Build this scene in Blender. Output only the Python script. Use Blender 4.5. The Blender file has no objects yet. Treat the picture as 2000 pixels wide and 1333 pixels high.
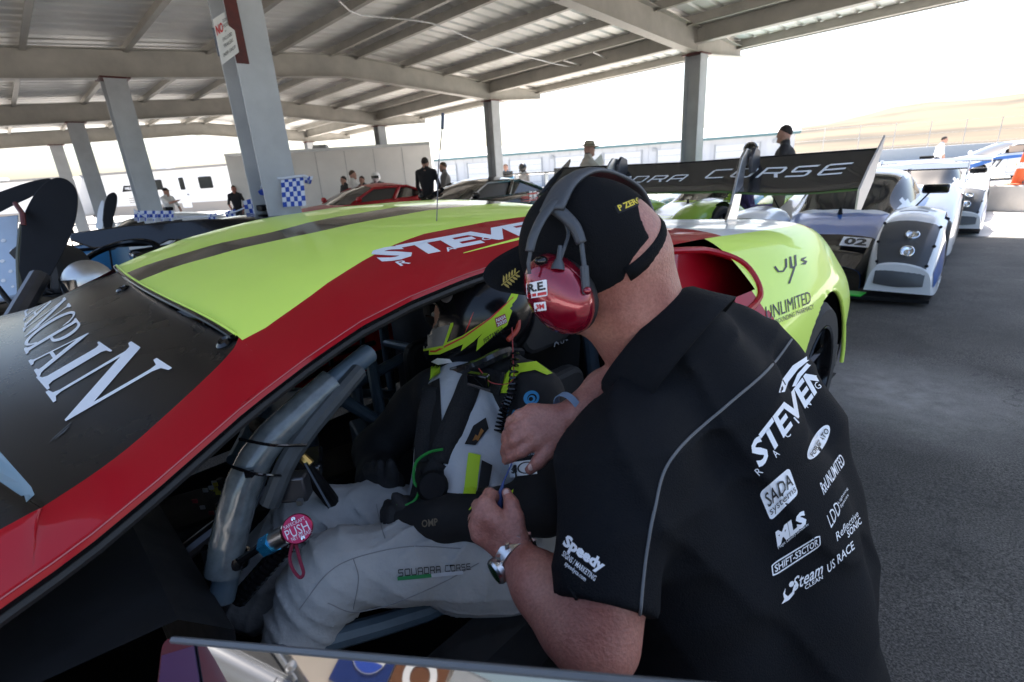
import bpy, bmesh, math, random
import numpy as np
from mathutils import Vector, Matrix
from mathutils.bvhtree import BVHTree
random.seed(7); np.random.seed(7)
S = bpy.context.scene
COL = S.collection
# ------------------------------------------------------------------ camera
F, PIT, ROL, H = 986., .328, .065, 1.30
fw = np.array([0, math.cos(PIT), -math.sin(PIT)]); _u = np.array([0, math.sin(PIT), math.cos(PIT)]); _r = np.array([1., 0, 0])
rt = _r*math.cos(ROL)-_u*math.sin(ROL); up = _u*math.cos(ROL)+_r*math.sin(ROL)
CAM = np.array([0, 0, H])
cam = bpy.data.cameras.new('camera'); cam_o = bpy.data.objects.new('camera', cam); COL.objects.link(cam_o)
cam_o.matrix_world = Matrix(((rt[0], up[0], -fw[0], 0), (rt[1], up[1], -fw[1], 0), (rt[2], up[2], -fw[2], H), (0, 0, 0, 1)))
cam.sensor_width = 36; cam.lens = F/2000*36; cam.clip_start = .02; cam.clip_end = 4000
cam.dof.use_dof = True; cam.dof.focus_distance = 1.05; cam.dof.aperture_fstop = 6.3
S.camera = cam_o
# ------------------------------------------------------------------ light
w = bpy.data.worlds.new('World'); S.world = w; w.use_nodes = True
nt = w.node_tree; bg = nt.nodes['Background']; sky = nt.nodes.new('ShaderNodeTexSky')
SUN_EL, SUN_AZ = math.radians(60), math.radians(15)      # azimuth from +Y towards +X
sky.sky_type = 'NISHITA'; sky.sun_disc = False; sky.sun_elevation = SUN_EL; sky.sun_rotation = SUN_AZ
sky.dust_density = 3.0; sky.air_density = 1.0; sky.ozone_density = 1.0
nt.links.new(sky.outputs[0], bg.inputs[0]); bg.inputs[1].default_value = .13
sl = bpy.data.lights.new('sun', 'SUN'); sl.energy = 4.8; sl.angle = math.radians(.5); sl.color = (1, .95, .87)
so = bpy.data.objects.new('sun', sl); COL.objects.link(so)
sd = Vector((math.sin(SUN_AZ)*math.cos(SUN_EL), math.cos(SUN_AZ)*math.cos(SUN_EL), math.sin(SUN_EL)))
so.rotation_euler = sd.to_track_quat('Z', 'Y').to_euler()
S.render.engine = 'CYCLES'
S.view_settings.view_transform = 'Standard'; S.view_settings.look = 'None'; S.view_settings.gamma = 1
S.view_settings.exposure = 1.75
S.cycles.max_bounces = 6; S.cycles.diffuse_bounces = 3; S.cycles.glossy_bounces = 3; S.cycles.transparent_max_bounces = 12
S.cycles.caustics_reflective = False; S.cycles.caustics_refractive = False
# ------------------------------------------------------------------ helpers
def ray(x, y): return fw+rt*(x-1000)/F-up*(y-666.5)/F
def at(x, y, d): return CAM+ray(x, y)*d
def proj(p):
    d = np.asarray(p, float)-CAM; z = d@fw; return 1000+F*(d@rt)/z, 666.5-F*(d@up)/z
def gz(x, y): return -.015*max(0., y-1)
def atg(x, y, dz=0):
    r = ray(x, y); t = (H-dz-.015)/(-r[2]-.015*r[1]); return CAM+r*t
def srgb(h):
    c = [int(h[i:i+2], 16)/255 for i in (0, 2, 4)]
    return tuple(v/12.92 if v <= .04045 else ((v+.055)/1.055)**2.4 for v in c)
MATS = {}
def mat(name, col, rough=.5, metal=0., coat=0., var=0., scale=8., bump=0., bscale=60., trans=0., alpha=1., emit=None, spec=None, ior=None, sss=0, sheen=0):
    if name in MATS: return MATS[name]
    m = bpy.data.materials.new(name); m.use_nodes = True; n = m.node_tree; b = n.nodes['Principled BSDF']
    b.inputs['Base Color'].default_value = (*col, 1); b.inputs['Roughness'].default_value = rough; b.inputs['Metallic'].default_value = metal
    if coat: b.inputs['Coat Weight'].default_value = coat; b.inputs['Coat Roughness'].default_value = .04
    if trans: b.inputs['Transmission Weight'].default_value = trans
    if alpha < 1: b.inputs['Alpha'].default_value = alpha
    if spec is not None: b.inputs['Specular IOR Level'].default_value = spec
    if ior: b.inputs['IOR'].default_value = ior
    if sss: b.inputs['Subsurface Weight'].default_value = sss; b.inputs['Subsurface Radius'].default_value = (.012, .004, .002); b.inputs['Subsurface Scale'].default_value = 1.0
    if sheen: b.inputs['Sheen Weight'].default_value = sheen; b.inputs['Sheen Roughness'].default_value = .4
    if emit: b.inputs['Emission Color'].default_value = (*col, 1); b.inputs['Emission Strength'].default_value = emit
    tc = n.nodes.new('ShaderNodeTexCoord')
    if var:
        no = n.nodes.new('ShaderNodeTexNoise'); no.inputs['Scale'].default_value = scale; no.inputs['Detail'].default_value = 6; no.inputs['Roughness'].default_value = .6
        n.links.new(tc.outputs['Object'], no.inputs['Vector'])
        mr = n.nodes.new('ShaderNodeMapRange'); mr.inputs[1].default_value = .3; mr.inputs[2].default_value = .7; mr.inputs[3].default_value = 1-var; mr.inputs[4].default_value = 1+var
        n.links.new(no.outputs[0], mr.inputs[0])
        hs = n.nodes.new('ShaderNodeVectorMath'); hs.operation = 'SCALE'; hs.inputs[0].default_value = col
        n.links.new(mr.outputs[0], hs.inputs['Scale']); n.links.new(hs.outputs[0], b.inputs['Base Color'])
        rr = n.nodes.new('ShaderNodeMapRange'); rr.inputs[3].default_value = max(0, rough*(1-var)); rr.inputs[4].default_value = min(1, rough*(1+var)+.02)
        n.links.new(no.outputs[0], rr.inputs[0]); n.links.new(rr.outputs[0], b.inputs['Roughness'])
    if bump:
        nb = n.nodes.new('ShaderNodeTexNoise'); nb.inputs['Scale'].default_value = bscale; nb.inputs['Detail'].default_value = 4
        n.links.new(tc.outputs['Object'], nb.inputs['Vector'])
        bp = n.nodes.new('ShaderNodeBump'); bp.inputs['Strength'].default_value = bump; bp.inputs['Distance'].default_value = .01
        n.links.new(nb.outputs[0], bp.inputs['Height']); n.links.new(bp.outputs[0], b.inputs['Normal'])
    MATS[name] = m; return m
def M(x): return MATS[x] if isinstance(x, str) else x
def tag(o, label=None, cat=None, group=None, kind=None):
    if label: o['label'] = label
    if cat: o['category'] = cat
    if group: o['group'] = group
    if kind: o['kind'] = kind
    return o
def thing(name, label, cat, loc=(0, 0, 0), rotz=0, group=None):
    o = bpy.data.objects.new(name, None); COL.objects.link(o); o.empty_display_size = .1
    o.location = loc; o.rotation_euler = (0, 0, rotz); return tag(o, label, cat, group)
def link(name, me, parent=None, world=True):
    o = bpy.data.objects.new(name, me); COL.objects.link(o)
    if parent is not None:
        o.parent = parent
        if world: o.matrix_parent_inverse = wmat(parent).inverted()
    return o
def wmat(o):
    if o.parent is None: return o.matrix_basis.copy()
    return wmat(o.parent) @ o.matrix_parent_inverse @ o.matrix_basis
def obj(name, bm, m, parent=None, world=True, smooth=True, recalc=True, angle=.6, bevel=0):
    """bmesh (or (verts,faces[,matidx])) -> one linked mesh object"""
    if isinstance(bm, tuple):
        me = bpy.data.meshes.new(name); me.from_pydata([tuple(map(float, v)) for v in bm[0]], [], [list(map(int, f)) for f in bm[1]])
        if len(bm) > 2:
            me.polygons.foreach_set('material_index', np.asarray(bm[2], np.int32))
        if recalc:
            b2 = bmesh.new(); b2.from_mesh(me); bmesh.ops.recalc_face_normals(b2, faces=b2.faces); b2.to_mesh(me); b2.free()
    else:
        if recalc: bmesh.ops.recalc_face_normals(bm, faces=bm.faces)
        me = bpy.data.meshes.new(name); bm.to_mesh(me); bm.free()
    for x in (m if isinstance(m, (list, tuple)) else [m]): me.materials.append(M(x))
    if smooth:
        me.polygons.foreach_set('use_smooth', [True]*len(me.polygons))
        if angle: 
            try: me.set_sharp_from_angle(angle=angle)
            except Exception: pass
    me.update()
    o = link(name, me, parent, world)
    if bevel:
        bv = o.modifiers.new('bevel', 'BEVEL'); bv.width = bevel; bv.segments = 2; bv.limit_method = 'ANGLE'
    return o
def V(p): return Vector((float(p[0]), float(p[1]), float(p[2])))
def box(bm, c, s, rz=0, M4=None, taper=None):
    vs = []
    cr, sr = math.cos(rz), math.sin(rz)
    for dz in (-1, 1):
        for dx, dy in ((-1, -1), (1, -1), (1, 1), (-1, 1)):
            t = taper if (taper and dz == 1) else 1
            x, y, z = dx*s[0]/2*t, dy*s[1]/2*t, dz*s[2]/2
            p = Vector((c[0]+x*cr-y*sr, c[1]+x*sr+y*cr, c[2]+z))
            if M4: p = M4 @ p
            vs.append(bm.verts.new(p))
    for f in ((3, 2, 1, 0), (4, 5, 6, 7), (0, 1, 5, 4), (1, 2, 6, 5), (2, 3, 7, 6), (3, 0, 4, 7)):
        bm.faces.new([vs[i] for i in f])
    return bm
def B(): return bmesh.new()
def boxm(c, s, rz=0): return box(B(), c, s, rz)
def beam(bm, a, b, w, h, upv=(0, 0, 1)):
    """box of width w, height h along a->b"""
    a, b = V(a), V(b); d = (b-a).normalized(); u = V(upv); s = d.cross(u).normalized(); u = s.cross(d)
    vs = [bm.verts.new(p+s*w/2*i+u*h/2*j) for p in (a, b) for i, j in ((-1, -1), (1, -1), (1, 1), (-1, 1))]
    for f in ((3, 2, 1, 0), (4, 5, 6, 7), (0, 1, 5, 4), (1, 2, 6, 5), (2, 3, 7, 6), (3, 0, 4, 7)): bm.faces.new([vs[i] for i in f])
    return bm
def ibeam(bm, a, b, w, h, t=.012, tf=.016, upv=(0, 0, 1)):
    a, b = V(a), V(b); d = (b-a).normalized(); u = V(upv); s = d.cross(u).normalized(); u = s.cross(d)
    beam(bm, a, b, t, h-2*tf, upv); beam(bm, a+u*(h/2-tf/2), b+u*(h/2-tf/2), w, tf, upv); beam(bm, a-u*(h/2-tf/2), b-u*(h/2-tf/2), w, tf, upv); return bm
def tube(bm, pts, r, n=10, cap=True):
    pts = [V(p) for p in pts]; rs = r if isinstance(r, (list, tuple)) else [r]*len(pts)
    rings = []; ref = None
    for i, p in enumerate(pts):
        d = (pts[min(i+1, len(pts)-1)]-pts[max(i-1, 0)]).normalized()
        if ref is None: ref = Vector((0, 0, 1)) if abs(d.z) < .9 else Vector((1, 0, 0))
        s = (ref-d*ref.dot(d)).normalized(); ref = s; t = d.cross(s)
        rings.append([bm.verts.new(p+(s*math.cos(a)+t*math.sin(a))*rs[i]) for a in [2*math.pi*k/n for k in range(n)]])
    for a, b in zip(rings, rings[1:]):
        for k in range(n): bm.faces.new((a[k], a[(k+1) % n], b[(k+1) % n], b[k]))
    if cap: bm.faces.new(rings[0][::-1]); bm.faces.new(rings[-1])
    return bm
def spline(pts, k=8):
    pts = [np.asarray(p, float) for p in pts]; out = []
    P_ = [2*pts[0]-pts[1]]+pts+[2*pts[-1]-pts[-2]]
    for i in range(1, len(P_)-2):
        a, b, c, d = P_[i-1:i+3]
        for j in range(k):
            t = j/k; out.append(.5*((2*b)+(-a+c)*t+(2*a-5*b+4*c-d)*t*t+(-a+3*b-3*c+d)*t**3))
    out.append(pts[-1]); return out
def lathe(bm, prof, c, axis=(0, 0, 1), n=24, ref=None):
    """prof: [(radius, dist along axis)]"""
    ax = V(axis).normalized(); s = V(ref) if ref is not None else (Vector((0, 0, 1)) if abs(ax.z) < .9 else Vector((1, 0, 0)))
    s = (s-ax*s.dot(ax)).normalized(); t = ax.cross(s); c = V(c); rings = []
    for r, z in prof:
        if r < 1e-6: rings.append([bm.verts.new(c+ax*z)])
        else: rings.append([bm.verts.new(c+ax*z+(s*math.cos(2*math.pi*k/n)+t*math.sin(2*math.pi*k/n))*r) for k in range(n)])
    for a, b in zip(rings, rings[1:]):
        for k in range(n):
            q = [a[k % len(a)], a[(k+1) % len(a)], b[(k+1) % len(b)], b[k % len(b)]]
            q2 = []
            for v in q:
                if v not in q2: q2.append(v)
            if len(q2) >= 3: bm.faces.new(q2)
    return bm
def prism(bm, poly, axis_o, ux, uy, th):
    """extrude 2D poly (in frame o,ux,uy) by vector th both sides"""
    o, ux, uy, th = V(axis_o), V(ux), V(uy), V(th)
    a = [bm.verts.new(o+ux*x+uy*y-th/2) for x, y in poly]; b = [bm.verts.new(o+ux*x+uy*y+th/2) for x, y in poly]
    bm.faces.new(a[::-1]); bm.faces.new(b)
    n = len(poly)
    for i in range(n): bm.faces.new((a[i], a[(i+1) % n], b[(i+1) % n], b[i]))
    return bm
def grid(rows, closed=False, mi=None):
    """rows: list of equal-length point lists -> (verts, faces)"""
    m, n = len(rows), len(rows[0]); vs = [p for r in rows for p in r]; fs = []
    for i in range(m-1):
        for j in range(n if closed else n-1):
            k = (j+1) % n; fs.append((i*n+j, i*n+k, (i+1)*n+k, (i+1)*n+j))
    return vs, fs
def ellipsoid(bm, c, r, R=None, n=16, m=10):
    c = V(c); rings = []
    for i in range(m+1):
        a = math.pi*i/m; z = math.cos(a); rr = math.sin(a)
        ring = []
        for k in range(n if 0 < i < m else 1):
            p = Vector((rr*math.cos(2*math.pi*k/n)*r[0], rr*math.sin(2*math.pi*k/n)*r[1], z*r[2]))
            if R is not None: p = R @ p
            ring.append(bm.verts.new(c+p))
        rings.append(ring)
    for a, b in zip(rings, rings[1:]):
        for k in range(n):
            q = []
            for v in (a[k % len(a)], a[(k+1) % len(a)], b[(k+1) % len(b)], b[k % len(b)]):
                if v not in q: q.append(v)
            if len(q) >= 3: bm.faces.new(q)
    return bm
# ---------------- signed-distance bodies (smooth union on a grid, surface nets)
class SDF:
    def __init__(s): s.pr = []
    def cap(s, a, b, r1, r2=None, lab=0, k=.02): s.pr.append(('c', np.asarray(a, float), np.asarray(b, float), r1, r1 if r2 is None else r2, lab, k)); return s
    def chain(s, pts, lab=0, k=.02):
        for a, b in zip(pts, pts[1:]): s.cap(a[:3], b[:3], a[3], b[3], lab, k)
        return s
    def ell(s, c, r, R=None, lab=0, k=.02, sub=False): s.pr.append(('s' if sub else 'e', np.asarray(c, float), np.asarray(r, float), np.eye(3) if R is None else np.asarray(R, float), None, lab, k)); return s
    def cut(s, p, n, lab=None): s.pr.append(('p', np.asarray(p, float), np.asarray(n, float)/np.linalg.norm(n), lab)); return s
    def build(s, h, noise=None, pad=.02, post=None):
        lo = np.full(3, 1e9); hi = -lo
        for q in s.pr:
            if q[0] == 'c':
                r = max(q[3], q[4]); lo = np.minimum(lo, np.minimum(q[1], q[2])-r); hi = np.maximum(hi, np.maximum(q[1], q[2])+r)
            elif q[0] == 'e': r = max(q[2]); lo = np.minimum(lo, q[1]-r); hi = np.maximum(hi, q[1]+r)
        lo -= pad; hi += pad; N = np.ceil((hi-lo)/h).astype(int)+1
        ax = [lo[i]+h*np.arange(N[i]) for i in range(3)]
        D = np.full(N, 1.0, np.float32); L = np.zeros(N, np.int16)
        for q in s.pr:
            if q[0] == 'p':
                X = [a.astype(np.float32) for a in ax]
                pl = (X[0]-q[1][0])[:, None, None]*q[2][0]+(X[1]-q[1][1])[None, :, None]*q[2][1]+(X[2]-q[1][2])[None, None, :]*q[2][2]
                D = np.maximum(D, pl.astype(np.float32)); continue
            k = q[6]
            if q[0] == 'c': r = max(q[3], q[4]); a0 = np.minimum(q[1], q[2])-r-k-3*h; b0 = np.maximum(q[1], q[2])+r+k+3*h
            else: r = max(q[2]); a0 = q[1]-r-k-3*h; b0 = q[1]+r+k+3*h
            i0 = np.maximum(0, np.floor((a0-lo)/h).astype(int)); i1 = np.minimum(N, np.ceil((b0-lo)/h).astype(int)+1)
            sl_ = tuple(slice(i0[i], i1[i]) for i in range(3))
            X = ax[0][sl_[0]][:, None, None].astype(np.float32); Y = ax[1][sl_[1]][None, :, None].astype(np.float32); Z = ax[2][sl_[2]][None, None, :].astype(np.float32)
            if q[0] == 'c':
                a, b = q[1], q[2]; ab = b-a; l2 = max(ab@ab, 1e-9)
                t = np.clip(((X-a[0])*ab[0]+(Y-a[1])*ab[1]+(Z-a[2])*ab[2])/l2, 0, 1)
                d = np.sqrt((X-a[0]-t*ab[0])**2+(Y-a[1]-t*ab[1])**2+(Z-a[2]-t*ab[2])**2)-(q[3]+(q[4]-q[3])*t)
            else:
                R = q[3]; x, y, z = X-q[1][0], Y-q[1][1], Z-q[1][2]
                e = [(R[0][i]*x+R[1][i]*y+R[2][i]*z) for i in range(3)]
                k0 = np.sqrt(sum((e[i]/q[2][i])**2 for i in range(3))); k1 = np.sqrt(sum((e[i]/q[2][i]**2)**2 for i in range(3)))+1e-6
                d = k0*(k0-1)/k1
            d = d.astype(np.float32); o = D[sl_]
            if q[0] == 's': D[sl_] = np.maximum(o, -d); continue
            lb = L[sl_]; lb[d < o] = q[5]
            hh = np.clip(.5+.5*(o-d)/k, 0, 1); D[sl_] = o*(1-hh)+d*hh-k*hh*(1-hh)
        if noise is not None:
            X = ax[0][:, None, None]; Y = ax[1][None, :, None]; Z = ax[2][None, None, :]
            D = D+noise(X, Y, Z).astype(np.float32)
        if post is not None: D = post(D, ax[0][:, None, None], ax[1][None, :, None], ax[2][None, None, :]).astype(np.float32)
        # surface nets
        ins = D < 0; c = np.zeros(N-1, np.int8)
        for dx in (0, 1):
            for dy in (0, 1):
                for dz in (0, 1): c += ins[dx:N[0]-1+dx, dy:N[1]-1+dy, dz:N[2]-1+dz]
        act = (c > 0) & (c < 8); idx = -np.ones(N-1, np.int64); ijk = np.argwhere(act); idx[act] = np.arange(len(ijk))
        acc = np.zeros((len(ijk), 3)); cnt = np.zeros(len(ijk))
        co = [(x, y, z) for x in (0, 1) for y in (0, 1) for z in (0, 1)]
        for a in co:
            for b in co:
                if sum(b)-sum(a) == 1 and all(b[i] >= a[i] for i in range(3)):
                    va = D[tuple((ijk+a).T)]; vb = D[tuple((ijk+b).T)]; m = (va < 0) != (vb < 0)
                    t = np.where(m, va/np.where(m, va-vb, 1), 0)
                    acc[m] += (np.array(a)+np.outer(t, np.array(b)-np.array(a)))[m]; cnt[m] += 1
        P_ = lo+(ijk+acc/cnt[:, None])*h
        fs = []
        for axx in range(3):
            u, v = [(1, 2), (2, 0), (0, 1)][axx]
            s0 = [slice(None)]*3; s1 = [slice(None)]*3; s0[axx] = slice(0, -1); s1[axx] = slice(1, None)
            A_, B_ = ins[tuple(s0)], ins[tuple(s1)]; e = np.argwhere(A_ != B_)
            e = e[(e[:, u] > 0) & (e[:, v] > 0) & (e[:, u] < N[u]-1) & (e[:, v] < N[v]-1)]
            fl = A_[tuple(e.T)]
            du = np.zeros(3, int); du[u] = 1; dv = np.zeros(3, int); dv[v] = 1
            q = np.stack([idx[tuple((e-du-dv).T)], idx[tuple((e-dv).T)], idx[tuple(e.T)], idx[tuple((e-du).T)]], 1)
            q[~fl] = q[~fl][:, ::-1]; fs.append(q)
        fs = np.concatenate(fs); fs = fs[(fs >= 0).all(1)]
        # one pass of relaxation
        nb = np.zeros((len(P_), 3)); nc = np.zeros(len(P_))
        for i in range(4):
            for j in (1, 3):
                np.add.at(nb, fs[:, i], P_[fs[:, (i+j) % 4]]); np.add.at(nc, fs[:, i], 1)
        P_ = .5*P_+.5*nb/np.maximum(nc, 1)[:, None]
        vl = L[tuple(np.minimum(np.round((P_-lo)/h).astype(int), N-1).T)]
        fl = np.median(vl[fs], axis=1).astype(int)
        return P_, fs, fl
def sdf_obj(name, sd, h, mats, parent=None, noise=None, world=True, post=None):
    P_, fs, fl = sd.build(h, noise, post=post)
    return obj(name, (P_, fs, fl), mats, parent, world, recalc=False, angle=None)
def bvh(*os):
    vs, fs = [], []
    for o in os:
        mw = wmat(o); n = len(vs); vs += [mw @ v.co for v in o.data.vertices]; fs += [[n+i for i in p.vertices] for p in o.data.polygons]
    return BVHTree.FromPolygons(vs, fs)
# ---------------- flat shapes, lettering, decals
def curve_mesh(c):
    o = bpy.data.objects.new('t', c); COL.objects.link(o); dg = bpy.context.evaluated_depsgraph_get(); dg.update()
    me = bpy.data.meshes.new_from_object(o.evaluated_get(dg)); bpy.data.objects.remove(o); bpy.data.curves.remove(c); return me
def text2d(s, bold=0., shear=0., sp=1., res=2, wide=1.):
    c = bpy.data.curves.new('t', 'FONT'); c.body = s; c.resolution_u = res; c.offset = bold; c.shear = shear; c.space_character = sp
    me = curve_mesh(c); bm = bmesh.new(); bm.from_mesh(me); bpy.data.meshes.remove(me); return norm2d(bm)
def norm2d(bm, keep=False):
    xs = [v.co.x for v in bm.verts]; ys = [v.co.y for v in bm.verts]
    x0, x1, y0, y1 = min(xs), max(xs), min(ys), max(ys)
    for v in bm.verts: v.co = ((v.co.x-x0)/(x1-x0), (v.co.y-y0)/(y1-y0), 0)
    return bm
def polys2d(polys, norm=True):
    """polygons (even-odd) -> filled bmesh"""
    c = bpy.data.curves.new('t', 'CURVE'); c.dimensions = '2D'; c.fill_mode = 'BOTH'
    for p in polys:
        s = c.splines.new('POLY'); s.points.add(len(p)-1); s.use_cyclic_u = True
        for i, q in enumerate(p): s.points[i].co = (q[0], q[1], 0, 1)
    me = curve_mesh(c); bm = bmesh.new(); bm.from_mesh(me); bpy.data.meshes.remove(me)
    return norm2d(bm) if norm else bm
def circ(cx, cy, rx, ry=None, n=24, a0=0, a1=2*math.pi): 
    ry = ry or rx; return [(cx+rx*math.cos(a0+(a1-a0)*i/n), cy+ry*math.sin(a0+(a1-a0)*i/n)) for i in range(n)]
def rrect(x0, y0, x1, y1, r, n=4):
    out = []
    for cx, cy, a in ((x1-r, y0+r, -90), (x1-r, y1-r, 0), (x0+r, y1-r, 90), (x0+r, y0+r, 180)):
        out += [(cx+r*math.cos(math.radians(a+90*i/n)), cy+r*math.sin(math.radians(a+90*i/n))) for i in range(n+1)]
    return out
def place(bm, x0, y0, x1, y1):
    """move a normalised shape into a sub-rectangle"""
    for v in bm.verts: v.co = (x0+(x1-x0)*v.co.x, y0+(y1-y0)*v.co.y, v.co.z)
    return bm
def merge(*bms):
    a = bms[0]
    for b in bms[1:]:
        me = bpy.data.meshes.new('t'); b.to_mesh(me); a.from_mesh(me); bpy.data.meshes.remove(me); b.free()
    return a
def subdiv2d(bm, nu, nv):
    for i in range(1, nu):
        bmesh.ops.bisect_plane(bm, geom=bm.verts[:]+bm.edges[:]+bm.faces[:], plane_co=(i/nu, 0, 0), plane_no=(1, 0, 0))
    for i in range(1, nv):
        bmesh.ops.bisect_plane(bm, geom=bm.verts[:]+bm.edges[:]+bm.faces[:], plane_co=(0, i/nv, 0), plane_no=(0, 1, 0))
    return bm
def homog(q):
    """unit square -> pixel quad (bl, br, tr, tl)"""
    src = [(0, 0), (1, 0), (1, 1), (0, 1)]; A = []; b = []
    for (u, v), (x, y) in zip(src, q): A += [[u, v, 1, 0, 0, 0, -u*x, -v*x], [0, 0, 0, u, v, 1, -u*y, -v*y]]; b += [x, y]
    h = np.linalg.solve(np.array(A, float), np.array(b, float)); return np.append(h, 1).reshape(3, 3)
def decal(name, bm, quad, tree, m, parent, off=.0015, nu=8, nv=4, maxd=None):
    """lay a flat print on a real surface; quad = where its corners sit on that surface"""
    subdiv2d(bm, nu, nv); Hm = homog(quad); bad = []
    for v in bm.verts:
        p = Hm @ np.array([v.co.x, v.co.y, 1]); d = Vector(ray(p[0]/p[2], p[1]/p[2])); d.normalize()
        hit = tree.ray_cast(Vector(CAM), d)
        if hit[0] is None: bad.append(v); continue
        n = hit[1]; n = n if n.dot(d) < 0 else -n
        v.co = hit[0]+n*off*(1+v.co.z)
    if bad: bmesh.ops.delete(bm, geom=bad, context='VERTS')
    return obj(name, bm, m, parent, recalc=False, smooth=False)
def flat(name, bm, o, ux, uy, m, parent=None, world=True):
    """flat print on a plane: origin + axes (full width / height vectors)"""
    o, ux, uy = V(o), V(ux), V(uy)
    for v in bm.verts: v.co = o+ux*v.co.x+uy*v.co.y
    return obj(name, bm, m, parent, world, recalc=False, smooth=False)
def copy_tree(o, parent=None):
    c = o.copy(); COL.objects.link(c)
    if parent is not None: c.parent = parent
    for ch in list(o.children): copy_tree(ch, c)
    return c
# ------------------------------------------------------------------ materials
mat('lime', (.74, .95, .15), .5, coat=.45, var=.03, scale=3, spec=.2)
mat('red', (.36, .002, .010), .5, coat=.45, var=.05, scale=3, spec=.15)
mat('black_gloss', (.005, .005, .006), .12, coat=.25, spec=.4)
mat('black_vinyl', (.0035, .004, .005), .26, var=.1, scale=5, spec=.38)
mat('black_matte', (.006, .006, .007), .65, var=.2, bump=.1, bscale=200, spec=.18)
mat('rubber', (.008, .008, .009), .62, var=.25, scale=20, bump=.15, bscale=120)
mat('tyre', (.022, .021, .021), .75, var=.3, scale=25, bump=.2, bscale=90)
mat('carbon', (.016, .016, .017), .22, coat=.5, var=.2, scale=90)
mat('white_print', (.80, .81, .83), .45)
mat('black_print', (.012, .012, .012), .5)
mat('white_paint', (.78, .79, .80), .25, coat=.5, var=.03, scale=2)
mat('blue_paint', (.012, .10, .36), .28, coat=.35, var=.05)
mat('teal_paint', (.0, .27, .38), .2, coat=.7)
mat('green_paint', (.26, .44, .03), .25, coat=.6)
mat('purple_cloth', (.055, .03, .13), .8)
mat('grey_paint', (.17, .18, .19), .35, coat=.3)
mat('orange', (.75, .13, .03), .6, var=.1)
mat('alu', (.56, .57, .58), .28, metal=1, var=.12, scale=30)
mat('chrome', (.75, .75, .76), .08, metal=1)
mat('dark_metal', (.10, .10, .11), .4, metal=.8, var=.2)
mat('glass_dark', (.012, .014, .015), .05, spec=.8)
mat('glass_clear', (.7, .75, .75), .02, alpha=.22)
mat('steel_grey', (.46, .48, .50), .5, var=.12, scale=3, bump=.05, bscale=25)
mat('steel_tan', (.42, .40, .36), .55, var=.14, scale=2.5, bump=.05, bscale=25)
mat('sheet', (.86, .85, .82), .45, metal=.1, var=.10, scale=1.2)
mat('galv', (.5, .5, .5), .4, metal=.4, var=.2, scale=12)
mat('rust_paint', (.09, .018, .014), .6, var=.3, scale=15)
mat('concrete', (.62, .58, .53), .85, var=.14, scale=2.2, bump=.2, bscale=60)
mat('wall_white', (.50, .52, .55), .6, var=.05, scale=.8)
mat('wall_grey', (.34, .36, .38), .6, var=.06, scale=.8)
mat('teal_trim', (.09, .17, .18), .5)
mat('rv_white', (.72, .71, .69), .35, var=.05, scale=1.5)
mat('rv_tan', (.33, .29, .25), .5)
mat('checker_white', (.72, .75, .82), .7)
mat('flag_blue', (.02, .07, .42), .65)
mat('skin', (.43, .205, .150), .48, var=.16, scale=28, bump=.22, bscale=240, sss=.12)
def skinmat():
    m = MATS['skin']; n = m.node_tree; b = n.nodes['Principled BSDF']; l = n.links.new; tc = n.nodes.new('ShaderNodeTexCoord')
    def nz(sc, d=5): x = n.nodes.new('ShaderNodeTexNoise'); x.inputs['Scale'].default_value = sc; x.inputs['Detail'].default_value = d; x.inputs['Roughness'].default_value = .65; l(tc.outputs['Object'], x.inputs['Vector']); return x
    r = n.nodes.new('ShaderNodeValToRGB'); e = r.color_ramp.elements; e[0].position = .34; e[0].color = (.30, .110, .082, 1); e[1].position = .68; e[1].color = (.43, .205, .155, 1); k = r.color_ramp.elements.new(.5); k.color = (.385, .160, .122, 1); l(nz(14).outputs[0], r.inputs[0])
    f = n.nodes.new('ShaderNodeMapRange'); f.inputs[1].default_value = .35; f.inputs[2].default_value = .62; f.inputs[3].default_value = .82; f.inputs[4].default_value = 1.05; l(nz(210, 3).outputs[0], f.inputs[0])
    v = n.nodes.new('ShaderNodeVectorMath'); v.operation = 'SCALE'; l(r.outputs[0], v.inputs[0]); l(f.outputs[0], v.inputs['Scale']); l(v.outputs[0], b.inputs['Base Color'])
skinmat()
mat('skin_b', (.42, .23, .17), .55, var=.08, scale=30)
mat('hair_dark', (.02, .014, .011), .7, var=.3, scale=60)
mat('hair_brown', (.06, .035, .02), .7, var=.3, scale=60)
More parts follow.
